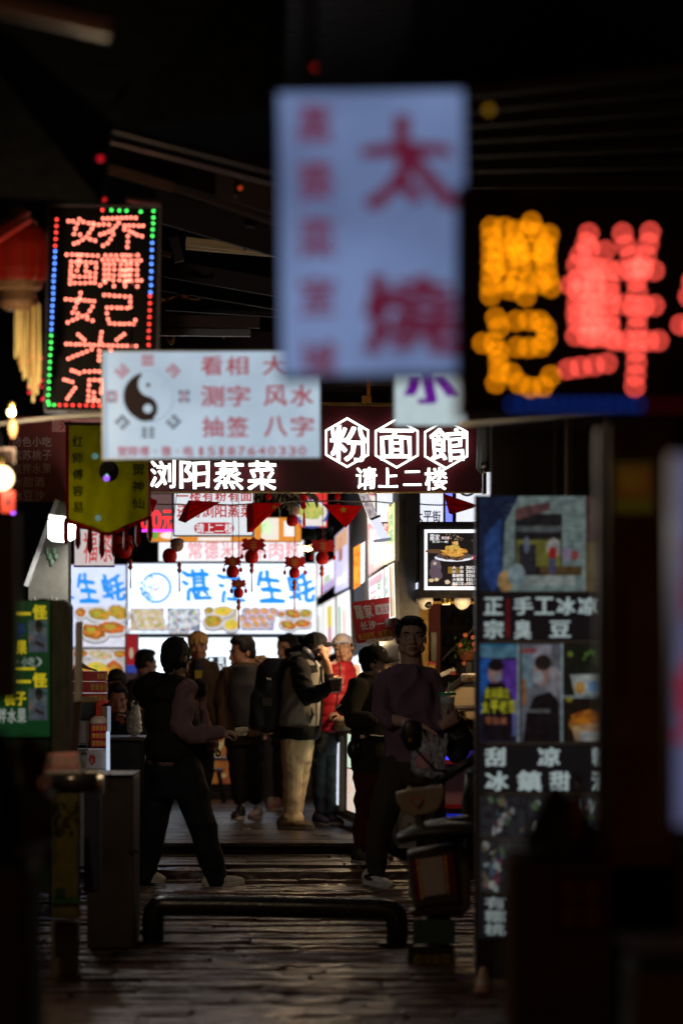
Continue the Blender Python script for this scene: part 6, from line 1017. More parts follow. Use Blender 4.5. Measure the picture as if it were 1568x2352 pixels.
class Head:
    def __init__(s, c, h, yaw=0, pitch=0, roll=0, wide=1.0): s.c = Vector(c); s.k = h / .245; s.M = frame(yaw, pitch, roll) @ Matrix.Diagonal((wide, 1, 1))
    def p(s, x, y, z): return s.c + s.M @ (Vector((x, y, z)) * s.k)
    def e(s, mb, x, y, z, rx, ry, rz, rot=None): M = s.M @ rot.to_matrix() if rot else s.M; mb.ball(s.p(x, y, z), (rx * s.k, ry * s.k, rz * s.k), M, seg=16, rings=11)
    def skull(s, b, jaw=1.0, full=1.0):
        e = s.e
        e(b, 0, .012, .035, .074, .094, .087); e(b, 0, -.030, -.015, .064 * full, .062, .085); e(b, 0, -.038, -.066, .048 * jaw, .048, .046); e(b, 0, -.070, -.092, .022, .020, .018)
        for sx in (-1, 1):
            e(b, sx * .036, -.062, -.022, .026 * full, .026, .028); e(b, sx * .034, -.074, .026, .026, .014, .0085); e(b, sx * .074, .012, -.004, .008, .019, .031, Euler((R(-8), 0, R(sx * 14)))); e(b, sx * .048, -.022, -.06, .024 * jaw, .036, .03)
        b.limb([s.p(0, -.084, .022), s.p(0, -.100, -.012), s.p(0, -.108, -.028)], [.0085 * s.k, .0105 * s.k, .0135 * s.k], 10)
        for sx in (-1, 1): e(b, sx * .0125, -.095, -.032, .0085, .0105, .0075)
        e(b, 0, -.090, -.056, .021, .0115, .0065); e(b, 0, -.087, -.069, .018, .0115, .0075); e(b, 0, .03, -.05, .055, .06, .06)
    def face(s, parent, brow=HAIR):
        for sx in (-1, 1):
            b = MB(); s.e(b, sx * .0325, -.077, .006, .0125, .0085, .0075); o = b.build('eye', EYEW, parent, smooth=True); b = MB(); s.e(b, sx * .0325, -.0835, .006, .0055, .003, .0058); b.build('iris', IRIS, o, smooth=True)
            b = MB(); b.tube([s.p(sx * .016, -.092, .026), s.p(sx * .034, -.091, .033), s.p(sx * .054, -.077, .027)], [.003 * s.k, .0042 * s.k, .002 * s.k], 7); b.build('eyebrow', brow, parent, smooth=True)
            b = MB(); b.tube([s.p(sx * .018, -.083, .008), s.p(sx * .0325, -.088, .0145), s.p(sx * .048, -.078, .009)], [.0015 * s.k, .0024 * s.k, .0015 * s.k], 6); b.build('eyelid', LIP, parent, smooth=True)
        b = MB(); b.tube([s.p(-.022, -.094, -.0625), s.p(-.006, -.1015, -.0585), s.p(0, -.1015, -.0605), s.p(.006, -.1015, -.0585), s.p(.022, -.094, -.0625)], [.0018 * s.k, .0042 * s.k, .0036 * s.k, .0042 * s.k, .0018 * s.k], 8); b.tube([s.p(-.019, -.093, -.0645), s.p(0, -.100, -.070), s.p(.019, -.093, -.0645)], [.002 * s.k, .0052 * s.k, .002 * s.k], 8); b.build('lips', LIP, parent, smooth=True)
    def hair(s, parent, m=HAIR, style='short', vox=.006, seed=1, amp=.006):
        b = MB(); e = s.e
        if style == 'short':
            e(b, 0, .022, .052, .079, .094, .084); e(b, 0, .05, .0, .072, .062, .07); e(b, 0, -.03, .098, .062, .055, .034)
            for sx in (-1, 1): e(b, sx * .066, .0, .045, .017, .05, .045)
            for i in range(26): a = random.uniform(0, 6.28); q = random.random() ** .5; x, y = .062 * q * math.cos(a), .01 + .075 * q * math.sin(a); p0 = s.p(x, y, .115 - .03 * q * q); b.limb([p0, p0 + s.M @ Vector((x * .2 + random.uniform(-.008, .008), random.uniform(-.016, .006), .022))], [.010, .005], 7)
        elif style == 'mop':
            e(b, 0, .018, .05, .084, .1, .086); e(b, 0, .05, .0, .078, .064, .075)
            for i in range(40): a = random.uniform(R(150), R(390)); x, y = .08 * math.cos(a), -.0 + .085 * math.sin(a); p0 = s.p(x * .7, y * .7, .108); b.limb([p0, s.p(x * .98, y * 1.0, .075), s.p(x * 1.02, y * 1.04 - .004, .028 + random.uniform(-.012, .022))], [.012, .011, .005], 7)
        elif style == 'tied':
            e(b, 0, .016, .042, .083, .103, .092); e(b, 0, .05, .0, .078, .066, .088); e(b, 0, .092, -.062, .034, .032, .034); b.limb([s.p(0, .09, -.075), s.p(.0, .105, -.11), s.p(.005, .10, -.14)], [.022, .02, .006], 9)
            for sx in (-1, 1): b.limb([s.p(sx * .07, -.03, .05), s.p(sx * .076, -.012, .0), s.p(sx * .072, .02, -.05)], [.016, .014, .012], 8)
            for i in range(14): a = random.uniform(0, 6.28); p0 = s.p(.05 * math.cos(a), .016 + .06 * math.sin(a), .118); b.limb([p0, p0 + s.M @ Vector((random.uniform(-.03, .03), random.uniform(-.02, .02), .016))], [.004, .0025], 5)
        elif style == 'nape': e(b, 0, .04, -.005, .074, .062, .06); [e(b, sx * .068, .012, .02, .012, .034, .03) for sx in (-1, 1)]
        o = b.build('hair', m, parent); return remesh(o, vox, 2, waves(seed, 110, amp, (1, 1, .35)))
    def cap(s, parent, m, brim=.075, seed=3, tilt=0):
        b = MB(); e = s.e; e(b, 0, .014, .062, .087, .104, .074); e(b, 0, .04, .03, .083, .078, .05)
        o = b.build('cap', m, parent); remesh(o, .006, 3, waves(seed, 30, .004))
        q = []; n = 14
        for i in range(n + 1): a = R(200 + 140 * i / n); q.append((.078 * math.cos(a), .0 + .09 * math.sin(a)))
        vs = []; rows = 4
        for j in range(rows):
            f = j / (rows - 1)
            for x, y in q: vs.append(s.p(x * (1 + .0 * f), y - brim * f * (1 - (x / .09) ** 2 * .65), .048 - .022 * f - (x / .078) ** 2 * .016 + tilt * f))
        fs = [(j * (n + 1) + i, j * (n + 1) + i + 1, (j + 1) * (n + 1) + i + 1, (j + 1) * (n + 1) + i) for j in range(rows - 1) for i in range(n)]; k = len(vs); vs += [v + s.M @ Vector((0, 0, -.005)) for v in vs]; fs += [tuple(x + k for x in f[::-1]) for f in fs]
        MB().add(vs, fs).build('brim', m, o, smooth=True); b = MB(); b.ball(s.p(0, .014, .137), .007 * s.k, seg=8, rings=6); b.build('button', m, o)
        return o
def hand(b, wrist, d, palm, curl=(30, 35, 25), L=.185, thumb=1, spread=6, th=(.6, .5), point=None, w=1.0):
    """palm and five fingers: wrist point, direction of the fingers, direction the palm faces; thumb +1/-1 picks the side"""
    d = Vector(d).normalized(); n = Vector(palm); n = (n - d * n.dot(d)).normalized(); s = d.cross(n) * thumb; k = L / .185; wrist = Vector(wrist)
    b.limb([wrist - d * .02, wrist + d * .03 * k, wrist + d * .075 * k], [(.026 * k, .019 * k), (.036 * k * w, .017 * k), (.041 * k * w, .0145 * k)], 12, side=s)
    for i, (off, ln, r_) in enumerate(((.030, .072, .0092), (.0105, .080, .0095), (-.010, .074, .0092), (-.029, .058, .008))):
        base = wrist + d * (.084 - .004 * abs(i - 1)) * k + s * off * k; ang = 0; p = base; pts = [base - d * .02 * k]; pts.append(base)
        cu = curl if not (point is not None and i in point) else (8, 8, 5)
        sp = s * math.sin(R((1.5 - i) * spread))
        for j, f in enumerate((.45, .31, .24)):
            ang += cu[j]; v = (d * math.cos(R(ang)) + n * math.sin(R(ang)) + sp * .7).normalized(); p = p + v * ln * f * k; pts.append(p)
        b.limb(pts, [r_ * k * q for q in (1.1, 1.12, 1.0, .92, .72)], 9)
    t0 = wrist + d * .022 * k + s * .026 * k + n * .006 * k; v1 = (d * .65 + s * .75 + n * th[0] * .6).normalized(); v2 = (d * .85 + s * .2 + n * th[1]).normalized(); p1 = t0 + v1 * .042 * k; p2 = p1 + v2 * .03 * k; p3 = p2 + (v2 + n * .15 - s * .1).normalized() * .025 * k
    b.limb([t0 - d * .01, t0, p1, p2, p3], [r_ * k for r_ in (.014, .0155, .0115, .0098, .0078)], 9)
def slices(b, rows, d):
    """torso from silhouette rows (y, left, right, half depth, offset away)"""
    pts = []; rad = []
    for r_ in rows: y, x0, x1, hd = r_[:4]; dd = d + (r_[4] if len(r_) > 4 else 0); pts.append(P((x0 + x1) / 2, y, dd)); rad.append((rpx((x1 - x0) / 2, dd), hd))
    # horizontal rings
    seg = 22; vs = []
    for p, (a, c_) in zip(pts, rad):
        for k in range(seg): t = 2 * math.pi * k / seg; ct, st_ = math.cos(t), math.sin(t); vs.append(p + Vector((a * math.copysign(abs(ct) ** .85, ct), c_ * math.copysign(abs(st_) ** .85, st_), 0)))
    n = len(pts); fs = [(i * seg + k, i * seg + (k + 1) % seg, (i + 1) * seg + (k + 1) % seg, (i + 1) * seg + k) for i in range(n - 1) for k in range(seg)] + [tuple(range(seg - 1, -1, -1)), tuple(range((n - 1) * seg, n * seg))]
    b.add(vs, fs)
def pl(b, d, pts, seg=12):
    """limb through (px, py, offset, radius px)"""
    b.limb([P(x, y, d + o) for x, y, o, r_ in pts], [rpx(r_, d) for x, y, o, r_ in pts], seg)
def inset(rows, q=.82): return [(r_[0], (r_[1] + r_[2]) / 2 - (r_[2] - r_[1]) / 2 * q, (r_[1] + r_[2]) / 2 + (r_[2] - r_[1]) / 2 * q, r_[3] * q) + tuple(r_[4:]) for r_ in rows]
def garment(name, m, parent, d, rows=(), limbs=(), vox=.008, folds=None, smooth=3, extra=None):
    b = MB()
    for rr in (rows if rows and isinstance(rows[0], list) else [rows] if rows else []): slices(b, rr, d)
    for l in limbs: pl(b, d, l)
    if extra: extra(b)
    o = b.build(name, m, parent); return remesh(o, vox, smooth, folds if folds is None or 'puffer' in m.name else (lambda co: 1.5 * folds(co)))
def thin(limb, q=.72): return [(x, y, o, r_ * q) for x, y, o, r_ in limb]
def shoe(name, m, ms, parent, heel, toe, w=.045, h=.085, up=.02, lace=True):
    heel, toe = Vector(heel), Vector(toe); u = toe - heel; L = u.length; u.normalize(); s = u.cross(Vector((0, 0, 1))).normalized(); z = s.cross(u)
    b = MB(); q = lambda t, zz: heel + u * L * t + z * zz
    b.limb([q(.08, .05), q(.3, .048), q(.55, .04), q(.8, .034), q(.94, .028)], [(w * .82, .05), (w * .85, .045), (w * .98, .036), (w, .03), (w * .75, .022)], 14, side=s); b.limb([q(.16, .06), q(.2, h)], [w * .85, w * .8], 12)
    o = b.build(name, m, parent); remesh(o, .006, 3); b = MB(); pts = []
    for t, ww in ((-.02, .5), (.05, .8), (.3, .86), (.6, 1.02), (.85, 1.02), (.98, .7), (1.02, .3)): pts.append((t, ww))
    out = [q(t, 0) + s * w * ww for t, ww in pts] + [q(t, 0) - s * w * ww for t, ww in pts[::-1]]; b.prism(out, z * .026); b.build('sole', ms, o, bevel=.005)
    if lace:
        b = MB()
        for t in (.36, .45, .54): b.tube([q(t, .078 - (t - .3) * .08) + s * w * .5, q(t, .092 - (t - .3) * .11), q(t, .078 - (t - .3) * .08) - s * w * .5], .0035, 6)
        b.build('lace', WHITEP, o)
    return o
def person(label, at): return thing('person', label, 'person', at)
RUB = mat('sole_white', (.55, .5, .45), .6); RUBD = mat('sole_dark', (.06, .05, .045), .6)

# ---- man in the purple sweatshirt
d = 25.0; t = person('man in glasses and plum sweatshirt turning his head while striding right', Vector((P(900, 2040, d).x, d, 0)))
Hd = Head(P(944, 1466, d - .01), .268, yaw=4, pitch=-2, wide=1.13); b = MB(); Hd.skull(b, .98, 1.03); b.limb([P(944, 1500, d + .03), P(946, 1530, d + .03), P(946, 1560, d + .04)], [.072, .074, .085], 14)
torso = [(1529, 914, 967, .075), (1536, 898, 976, .09), (1545, 880, 985, .11), (1560, 872, 993, .125), (1590, 870, 1001, .135), (1630, 876, 1008, .145), (1665, 886, 1013, .15), (1700, 886, 1014, .145), (1735, 882, 1013, .145), (1749, 884, 1010, .14)]
armR = [(888, 1562, -.02, 23), (880, 1600, -.06, 24), (880, 1636, -.1, 23), (892, 1652, -.13, 19)]; foreR = [(888, 1650, -.12, 14), (915, 1656, -.2, 13), (945, 1662, -.27, 9.5), (958, 1664, -.29, 8.5)]
armL = [(988, 1556, .0, 22), (1002, 1600, .0, 21), (1008, 1640, -.05, 19), (1012, 1660, -.1, 16)]; foreL = [(1010, 1660, -.1, 12), (1016, 1664, -.2, 11), (1020, 1662, -.26, 9)]
legA = [(915, 1740, 0, 38), (898, 1800, -.06, 36), (880, 1870, -.12, 31), (868, 1930, -.1, 27), (862, 1985, -.06, 22), (862, 2006, -.06, 20)]; legB = [(975, 1745, .03, 40), (985, 1810, .08, 38), (990, 1880, .16, 33), (985, 1940, .3, 27), (975, 1985, .42, 21), (975, 1998, .44, 20)]
slices(b, inset(torso), d)
for l in (armR, armL, legA, legB): pl(b, d, thin(l))
pl(b, d, foreR); pl(b, d, foreL)
hand(b, P(957, 1664, d - .29), Vector((.85, -.25, -.28)), Vector((-.15, .1, -1)), (38, 42, 30), .2, thumb=-1, point=(0,), th=(.5, .7))
hand(b, P(1022, 1664, d - .27), Vector((.55, .15, .38)), Vector((.2, .75, .3)), (34, 40, 32), .2, thumb=1, th=(.4, .5))
bo = b.build('body', SKIN, t); remesh(bo, .0045, 3); Hd.face(bo)
o = Hd.hair(t, HAIR, 'short', .005, 2, .006)
b = MB(); gp = lambda x, y, z: Hd.p(x, y, z)
for sx in (-1, 1): b.tube([gp(sx * .034 + .026 * math.cos(a), -.104 + .006 * abs(math.cos(a)), .004 + .0185 * math.sin(a)) for a in [k * math.pi / 12 for k in range(25)]], .0012, 6); b.tube([gp(sx * .060, -.097, .012), gp(sx * .078, -.04, .012), gp(sx * .080, .01, .008)], .0016, 6)
b.tube([gp(-.009, -.106, .008), gp(0, -.109, .011), gp(.009, -.106, .008)], .0012, 6); b.build('glasses', mat('wire_frame', (.5, .42, .38), .25, metal=1), t)
PL = cloth_mat('plum_fleece', (.15, .082, .115))
garment('sweatshirt', PL, t, d, torso, [armR, armL, [(920, 1742, 0, 36), (975, 1742, 0, 36)]], .007, waves(21, 15, .02, (1, 1, .8)))
garment('collar', PL, t, d, (), (), .005, None, 2, lambda b: b.tube([P(946, 1533, d + .02) + Vector((.068 * math.cos(a), .07 * math.sin(a), .012 * math.sin(a))) for a in [k * math.pi / 10 for k in range(21)]], .012, 8))
for q, o_ in (((889, 1656), -.13), ((1011, 1662), -.12)): garment('cuff', PL, t, d, (), (), .005, None, 2, lambda b, q=q, o_=o_: b.limb([P(q[0] - 3, q[1] - 6, d + o_), P(q[0] + 5, q[1] + 2, d + o_ - .03)], [.052 if q[0] < 900 else .045] * 2, 14))
garment('trousers', cloth_mat('olive_trousers', (.045, .036, .024)), t, d, [(1736, 890, 1008, .135), (1770, 886, 1012, .14), (1800, 890, 1015, .13)], [legA, legB], .009, waves(22, 14, .016, (1.2, 1.2, .5)))
shoe('shoe', mat('white_leather', (.6, .55, .5), .5), RUB, t, P(836, 2022, d - .02) + Vector((0, 0, -.02)), P(899, 2040, d - .12) + Vector((0, 0, -.015)), .05, .11); shoe('shoe', MATS['white_leather'], RUB, t, Vector((P(965, 2000, d + .5).x, d + .5, .07)), Vector((P(1010, 2000, d + .42).x, d + .42, .01)), .05, .1)
b = MB(); q = [P(834, 2012, d - .1), P(852, 2004, d - .1), P(858, 2009, d - .1), P(846, 2013, d - .1), P(858, 2021, d - .1), P(850, 2022, d - .1), P(838, 2019, d - .1)]; b.prism(q, (0, .004, 0)); b.build('dark_side_mark', BLACKP, t)
# what he carries
cu = thing('drink_cup', 'plastic cup of brown iced drink with green lid and straw held up', 'drink', P(1027, 1648, d - .2)); c0 = P(1027, 1649, d - .2)
MB().lathe(c0, [(.038, 0), (.041, .01), (.050, .135), (.051, .15)], 24).build('cup_body', mat('clear_cup', (.7, .74, .74), .12, alpha=.28, var=.02, bump=.03), cu, smooth=True); MB().lathe(c0, [(.034, .006), (.0375, .012), (.043, .088), (.03, .092)], 20).build('drink', mat('brown_tea', (.50, .27, .08), .25, through=.6, var=.3), cu, smooth=True); MB().lathe(c0, [(.043, .0925), (.0465, .13), (.046, .134)], 20).build('milky_ice', mat('milky_ice', (.85, .87, .82), .5, var=.2, bump=.4, through=.55), cu, smooth=True)
MB().lathe(c0, [(.052, .148), (.057, .150), (.057, .163), (.052, .166), (.049, .160), (.02, .161), (.001, .161)], 26).build('lid', mat('green_lid', (.03, .55, .17), .3, bump=.02, through=.4), cu, smooth=False); MB().tube([c0 + Vector((0, 0, .14)), c0 + Vector((.012, 0, .232))], .0042, 8).build('straw', WHITEP, cu); MB().lathe(c0, [(.0405, .05), (.0465, .12)], 8).build('label', mat('green_print', (.02, .2, .08), .5), cu) if False else None
pb = thing('plastic_bag', 'crinkled clear plastic bag with red print hanging from his hand', 'bag', P(985, 1700, d - .3)); b = MB()
b.limb([P(982, 1768, d - .3), P(984, 1735, d - .3), P(992, 1700, d - .3), P(985, 1682, d - .3)], [(.105, .05), (.11, .05), (.09, .03), (.03, .02)], 16, side=(1, 0, 0)); b.limb([P(1010, 1720, d - .3), P(1020, 1700, d - .3), P(1026, 1688, d - .3)], [.03, .02, .008], 10); b.limb([P(955, 1700, d - .3), P(948, 1688, d - .3)], [.02, .008], 8)
o = b.build('film', mat('crinkled_film', (.8, .8, .84), .12, alpha=.3, spec=.9, bump=1, bscale=40, scale=10, dist=.02), pb); remesh(o, .005, 2, waves(31, 55, .022))
MB().limb([P(965, 1742, d - .3), P(972, 1752, d - .3), P(980, 1758, d - .3)], [(.05, .02), (.055, .02), (.03, .015)], 12, side=(1, 0, 0)).build('red_packet', mat('packet_red', (.75, .05, .05), .4), pb, smooth=True); MB().prism([P(964, 1704, d - .335), P(978, 1710, d - .335), P(974, 1728, d - .335), P(962, 1724, d - .335)], (0, .003, 0)).build('white_print', mat('print_pale', (.5, .46, .46), .5), pb); b = MB(); b.bx(P(1000, 1766, d - .28), P(1004, 1722, d - .27)); b.build('bottle_strip', mat('strip_tan', (.5, .44, .3), .3), pb)
jk = thing('carried_jacket', 'black jacket draped over his forearm below the drink', 'jacket', P(1050, 1720, d - .12)); b = MB(); b.limb([P(1030, 1648, d - .1), P(1046, 1668, d - .1), P(1056, 1700, d - .1), P(1052, 1735, d - .1)], [(.05, .03), (.075, .04), (.085, .04), (.055, .03)], 14, side=(1, 0, 0)); b.limb([P(1022, 1670, d - .08), P(1034, 1710, d - .08), P(1045, 1740, d - .08)], [.05, .06, .04], 12)
o = b.build('draped_cloth', mat('black_nylon', (.008, .008, .009), .55), jk); remesh(o, .008, 3, waves(33, 22, .018))

# ---- woman in the puffer vest
d = 25.2; t = person('woman with tied black hair in a dark puffer vest striding right', Vector((P(430, 2035, d).x, d, 0)))
Hd = Head(P(405, 1512, d), .262, yaw=152, pitch=2); b = MB(); Hd.skull(b, .95); b.limb([P(408, 1540, d), P(404, 1575, d), P(402, 1600, d)], [.05, .054, .07], 12)
torso = [(1562, 372, 442, .07), (1578, 346, 456, .11), (1610, 330, 464, .14), (1650, 325, 466, .15), (1690, 325, 472, .155), (1715, 326, 474, .155), (1738, 330, 462, .14), (1748, 338, 452, .13)]
armR = [(430, 1586, -.15, 22), (421, 1630, -.2, 23), (415, 1670, -.23, 22), (440, 1687, -.28, 19), (475, 1685, -.3, 17), (488, 1684, -.31, 14)]; armL = [(450, 1600, .12, 18), (462, 1660, .1, 18), (470, 1700, .0, 16), (484, 1712, -.08, 13)]
legA = [(375, 1745, .05, 36), (362, 1820, .05, 37), (350, 1900, .06, 31), (342, 1970, .1, 25), (338, 2012, .12, 21)]; legB = [(420, 1745, -.05, 36), (442, 1820, -.06, 37), (466, 1900, -.08, 31), (484, 1970, -.06, 28), (496, 2008, -.03, 25)]
slices(b, inset(torso, .75), d)
for l in (armR, armL): pl(b, d, thin(l, .6))
for l in (legA, legB): pl(b, d, thin(l, .55))
pl(b, d, [(484, 1684, -.31, 9), (508, 1682, -.33, 8)]); hand(b, P(508, 1682, d - .33), Vector((1, 0, -.02)), Vector((.1, .3, -1)), (30, 45, 30), .155, thumb=-1, th=(.3, .4))
pl(b, d, [(482, 1712, -.08, 8), (488, 1716, -.1, 8)]); hand(b, P(487, 1716, d - .1), Vector((.7, -.1, -.4)), Vector((-.3, -.2, -1)), (60, 75, 50), .14, thumb=-1)
bo = b.build('body', SKIN, t); remesh(bo, .0045, 3); Hd.face(bo); Hd.hair(t, HAIR, 'tied', .005, 4, .004)
MB().tube([P(391, 1540, d - .1) + Vector((.028 * math.cos(a), .012 * math.sin(a), .022 * math.sin(a))) for a in [k * math.pi / 8 for k in range(17)]], .007, 8).build('hair_band', mat('tan_band', (.25, .16, .09), .7), t)
PKW = cloth_mat('pink_wool', (.25, .14, .14)); VN = mat('puffer_nylon', (.020, .0155, .0125), .72, spec=.25, scale=8, bump=.12, bscale=40)
o = garment('sweater', PKW, t, d, [[(1575, 372, 446, .1), (1620, 352, 452, .12), (1700, 345, 452, .125), (1756, 343, 456, .13)]], [armR, armL], .007, waves(41, 26, .022, (1, 1, 1)))
for a, c_, r_ in ((P(484, 1684, d - .31), P(504, 1682, d - .33), .046), (P(478, 1709, d - .06), P(488, 1717, d - .1), .036)): garment('cuff', PKW, t, d, (), (), .0045, None, 1, lambda b: [b.limb([a + (c_ - a) * k_, a + (c_ - a) * (k_ + .12)], [r_, r_], 18) for k_ in (0, .3, .6, .85)] + [b.limb([a, c_], [r_ * .96] * 2, 18)])
zq = lambda co: .034 * (np.abs(np.sin((co[:, 2] - .994) * math.pi / .205)) ** .55) - .008 + waves(42, 26, .006, (1, 1, .6))(co)
def vest(b):
    b.limb([P(330, 1590, d + .1), P(352, 1574, d + .04), P(400, 1578, d - .02), P(440, 1590, d + .04)], [(.07, .05), (.085, .07), (.075, .07), (.05, .05)], 14); b.limb([P(335, 1605, d + .08), P(375, 1600, d - .12), P(425, 1600, d - .1)], [.055, .06, .05], 12); b.limb([P(448, 1580, d + .05), P(462, 1580, d + .02), P(463, 1592, d)], [.03, .022, .012], 10)
    b.limb([P(430, 1700, d - .02), P(460, 1712, d + .05), P(474, 1706, d + .08)], [.13, .1, .06], 12)
VT = [(1568, 370, 440, .08), (1585, 352, 448, .115), (1612, 341, 450, .145), (1650, 340, 452, .155), (1690, 340, 454, .16), (1715, 341, 456, .16), (1736, 344, 444, .155), (1743, 348, 428, .14)]
garment('puffer_vest', VN, t, d - .005, VT, (), .008, zq, 3, vest)
garment('trousers', mat('black_trousers', (.008, .008, .009), .8), t, d, [(1747, 344, 455, .13), (1790, 342, 462, .14), (1830, 345, 468, .14)], [legA, legB, [(345, 2000, .12, 22), (337, 2016, .12, 23)], [(492, 2000, -.03, 28), (500, 2020, -.03, 27)]], .009, waves(43, 12, .016))
CS = mat('cream_suede', (.70, .60, .45), .8); shoe('shoe', CS, mat('sole_cream', (.75, .64, .48), .7), t, Vector((P(318, 2036, d + .14).x, d + .14, .01)), Vector((P(377, 2036, d + .1).x, d + .1, .0)), .045, .08, lace=False); shoe('shoe', CS, MATS['sole_cream'], t, P(472, 2044, d - .02) + Vector((0, 0, 0)), P(560, 2031, d - .06), .047, .09, lace=False)
sk = thing('food_skewer', 'bitten pale snack on a thin skewer held out at waist height', 'snack', P(535, 1679, d - .35)); MB().tube([P(522, 1681, d - .35), P(574, 1678, d - .35)], .0026, 6).build('stick', mat('bamboo_stick', (.55, .38, .18), .6), sk); b = MB(); random.seed(4)
b.limb([P(545, 1677, d - .35), P(555, 1677, d - .35), P(565, 1675, d - .35)], [.018, .022, .017], 10)
for i in range(7): b.limb([P(545 + i * 3.3, 1678, d - .35 + random.uniform(-.01, .01)), P(545 + i * 3.4, 1686 + 3 * (i % 2), d - .35)], [.008, .006], 7)
o = b.build('snack_piece', mat('pale_tofu', (.85, .72, .42), .6, bump=.4), sk); remesh(o, .003, 2, waves(5, 120, .004))

# ---- man with the black cap, grey and black jacket, khaki trousers
d = 29.3; zp = .158; t = person('man in black cap, grey black jacket and khaki trousers eating from a cup', Vector((P(678, 1905, d).x, d, zp)))
Hd = Head(P(728, 1490, d), .235, yaw=115, pitch=-6); b = MB(); Hd.skull(b, 1.02); b.limb([P(724, 1510, d), P(712, 1535, d), P(704, 1555, d)], [.055, .06, .075], 12)
torso = [(1500, 690, 716, .07), (1515, 668, 738, .12), (1545, 652, 742, .15), (1590, 646, 742, .17), (1630, 642, 738, .175), (1668, 640, 734, .175), (1696, 642, 726, .17)]
armR = [(690, 1532, -.14, 22), (694, 1570, -.2, 24), (708, 1600, -.24, 22), (735, 1590, -.3, 18), (757, 1574, -.32, 14)]; foreR = [(752, 1577, -.32, 9), (762, 1570, -.33, 8)]; armL = [(730, 1540, .1, 16), (748, 1560, .08, 15), (756, 1550, .0, 12)]; foreL = [(756, 1550, 0, 10), (752, 1528, -.05, 9), (748, 1515, -.08, 8)]
legA = [(668, 1690, -.05, 26), (672, 1760, -.05, 24), (672, 1820, -.04, 21), (668, 1872, -.03, 19)]; legB = [(698, 1690, .06, 24), (690, 1760, .08, 23), (682, 1820, .1, 20), (676, 1872, .1, 18)]
slices(b, inset(torso), d)
for l in (armR, armL, legA, legB): pl(b, d, thin(l, .68))
pl(b, d, foreR); pl(b, d, foreL); hand(b, P(761, 1570, d - .33), Vector((.8, .2, .25)), Vector((.4, .8, -.1)), (40, 45, 30), .16, thumb=1); hand(b, P(749, 1516, d - .08), Vector((-.25, -.3, .9)), Vector((-.8, .4, -.1)), (45, 50, 35), .15, thumb=-1)
bo = b.build('body', SKIND, t); remesh(bo, .006, 3); Hd.face(bo); Hd.hair(t, mat('grey_hair', (.10, .085, .075), .6, scale=50), 'nape', .006, 6, .003); Hd.cap(t, cloth_mat('black_cap_cloth', (.005, .005, .005)), .075)
JG = cloth_mat('grey_shell', (.31, .29, .235)); JB = cloth_mat('black_shell', (.008, .0075, .0075))
garment('jacket', JG, t, d, torso[1:-1], (), .008, waves(51, 14, .016))
garment('jacket_yoke', JB, t, d - .004, [[(1498, 680, 718, .075), (1512, 662, 738, .125), (1530, 652, 742, .15), (1545, 672, 742, .155)], [(1668, 638, 736, .183), (1680, 638, 735, .185), (1697, 641, 728, .178)]], [armR, armL, [(668, 1500, .05, 16), (690, 1492, .0, 12), (706, 1498, -.02, 9)]], .008, waves(52, 16, .014))
MB().tube([P(737, 1530, d - .1), P(741, 1590, d - .12), P(736, 1660, d - .13), P(730, 1695, d - .12)], .01, 8).build('zip', BLACKP, t); MB().tube([P(715, 1625, d - .165), P(718, 1640, d - .17), P(711, 1662, d - .172)], [.004, .014, .004], 8).build('pocket_zip', BLACKP, t)
garment('shirt_collar', mat('pale_shirt', (.55, .53, .55), .8), t, d, (), (), .005, None, 2, lambda b: b.limb([P(702, 1492, d - .06), P(718, 1510, d - .09), P(730, 1530, d - .1)], [.028, .02, .016], 10))
garment('trousers', cloth_mat('khaki_twill', (.70, .52, .29)), t, d, [(1690, 645, 720, .13), (1720, 646, 716, .135), (1750, 647, 712, .12)], [legA, legB, [(662, 1878, -.03, 20), (676, 1882, -.03, 20)]], .008, lambda co: waves(53, 13, .008, (1.3, 1.3, .45))(co) + waves(54, 26, .005, (1, 1, .8))(co))
SB = mat('brown_suede', (.17, .115, .055), .7, var=.5); shoe('shoe', SB, mat('sole_tan', (.22, .17, .12), .6), t, Vector((P(640, 1900, d - .04).x, d - .04, zp)), Vector((P(720, 1900, d - .12).x, d - .12, zp)), .05, .09); shoe('shoe', SB, MATS['sole_tan'], t, Vector((P(654, 1890, d + .12).x, d + .12, zp)), Vector((P(718, 1890, d + .1).x, d + .1, zp)), .05, .09)
bp = thing('backpack', 'large black backpack on the back of the man eating', 'backpack', P(620, 1590, d + .02)); b = MB(); slices(b, [(1512, 612, 650, .09), (1530, 592, 655, .13), (1580, 584, 650, .15), (1640, 586, 648, .15), (1672, 592, 646, .13), (1682, 600, 640, .1)], d + .02); b.limb([P(592, 1600, d - .08), P(590, 1660, d - .08)], [.06, .06], 12)
o = b.build('pack_body', mat('pack_nylon', (.010, .010, .011), .6), bp); remesh(o, .009, 3, waves(55, 14, .012)); MB().tube([P(648, 1650, d - .19), P(664, 1628, d - .215), P(688, 1598, d - .25)], [(.018, .006)] * 3, 10, side=(.6, 0, .8)).build('shoulder_strap', BLACKP, bp)
MB().tube([P(650, 1525, d - .12), P(668, 1504, d - .13), P(690, 1500, d - .1)], .018, 8).build('shoulder_strap', BLACKP, bp)
for px in (613, 619): MB().ball(P(px, 1559 + (px - 613) * .2, d - .14), .012, seg=9, rings=7).build('buckle', mat('chrome', (.8, .75, .6), .12, metal=1), bp)
MB().bx(P(602, 1622, d - .15), P(624, 1604, d - .135)).build('badge', mat('dark_badge', (.06, .05, .035), .4), bp)
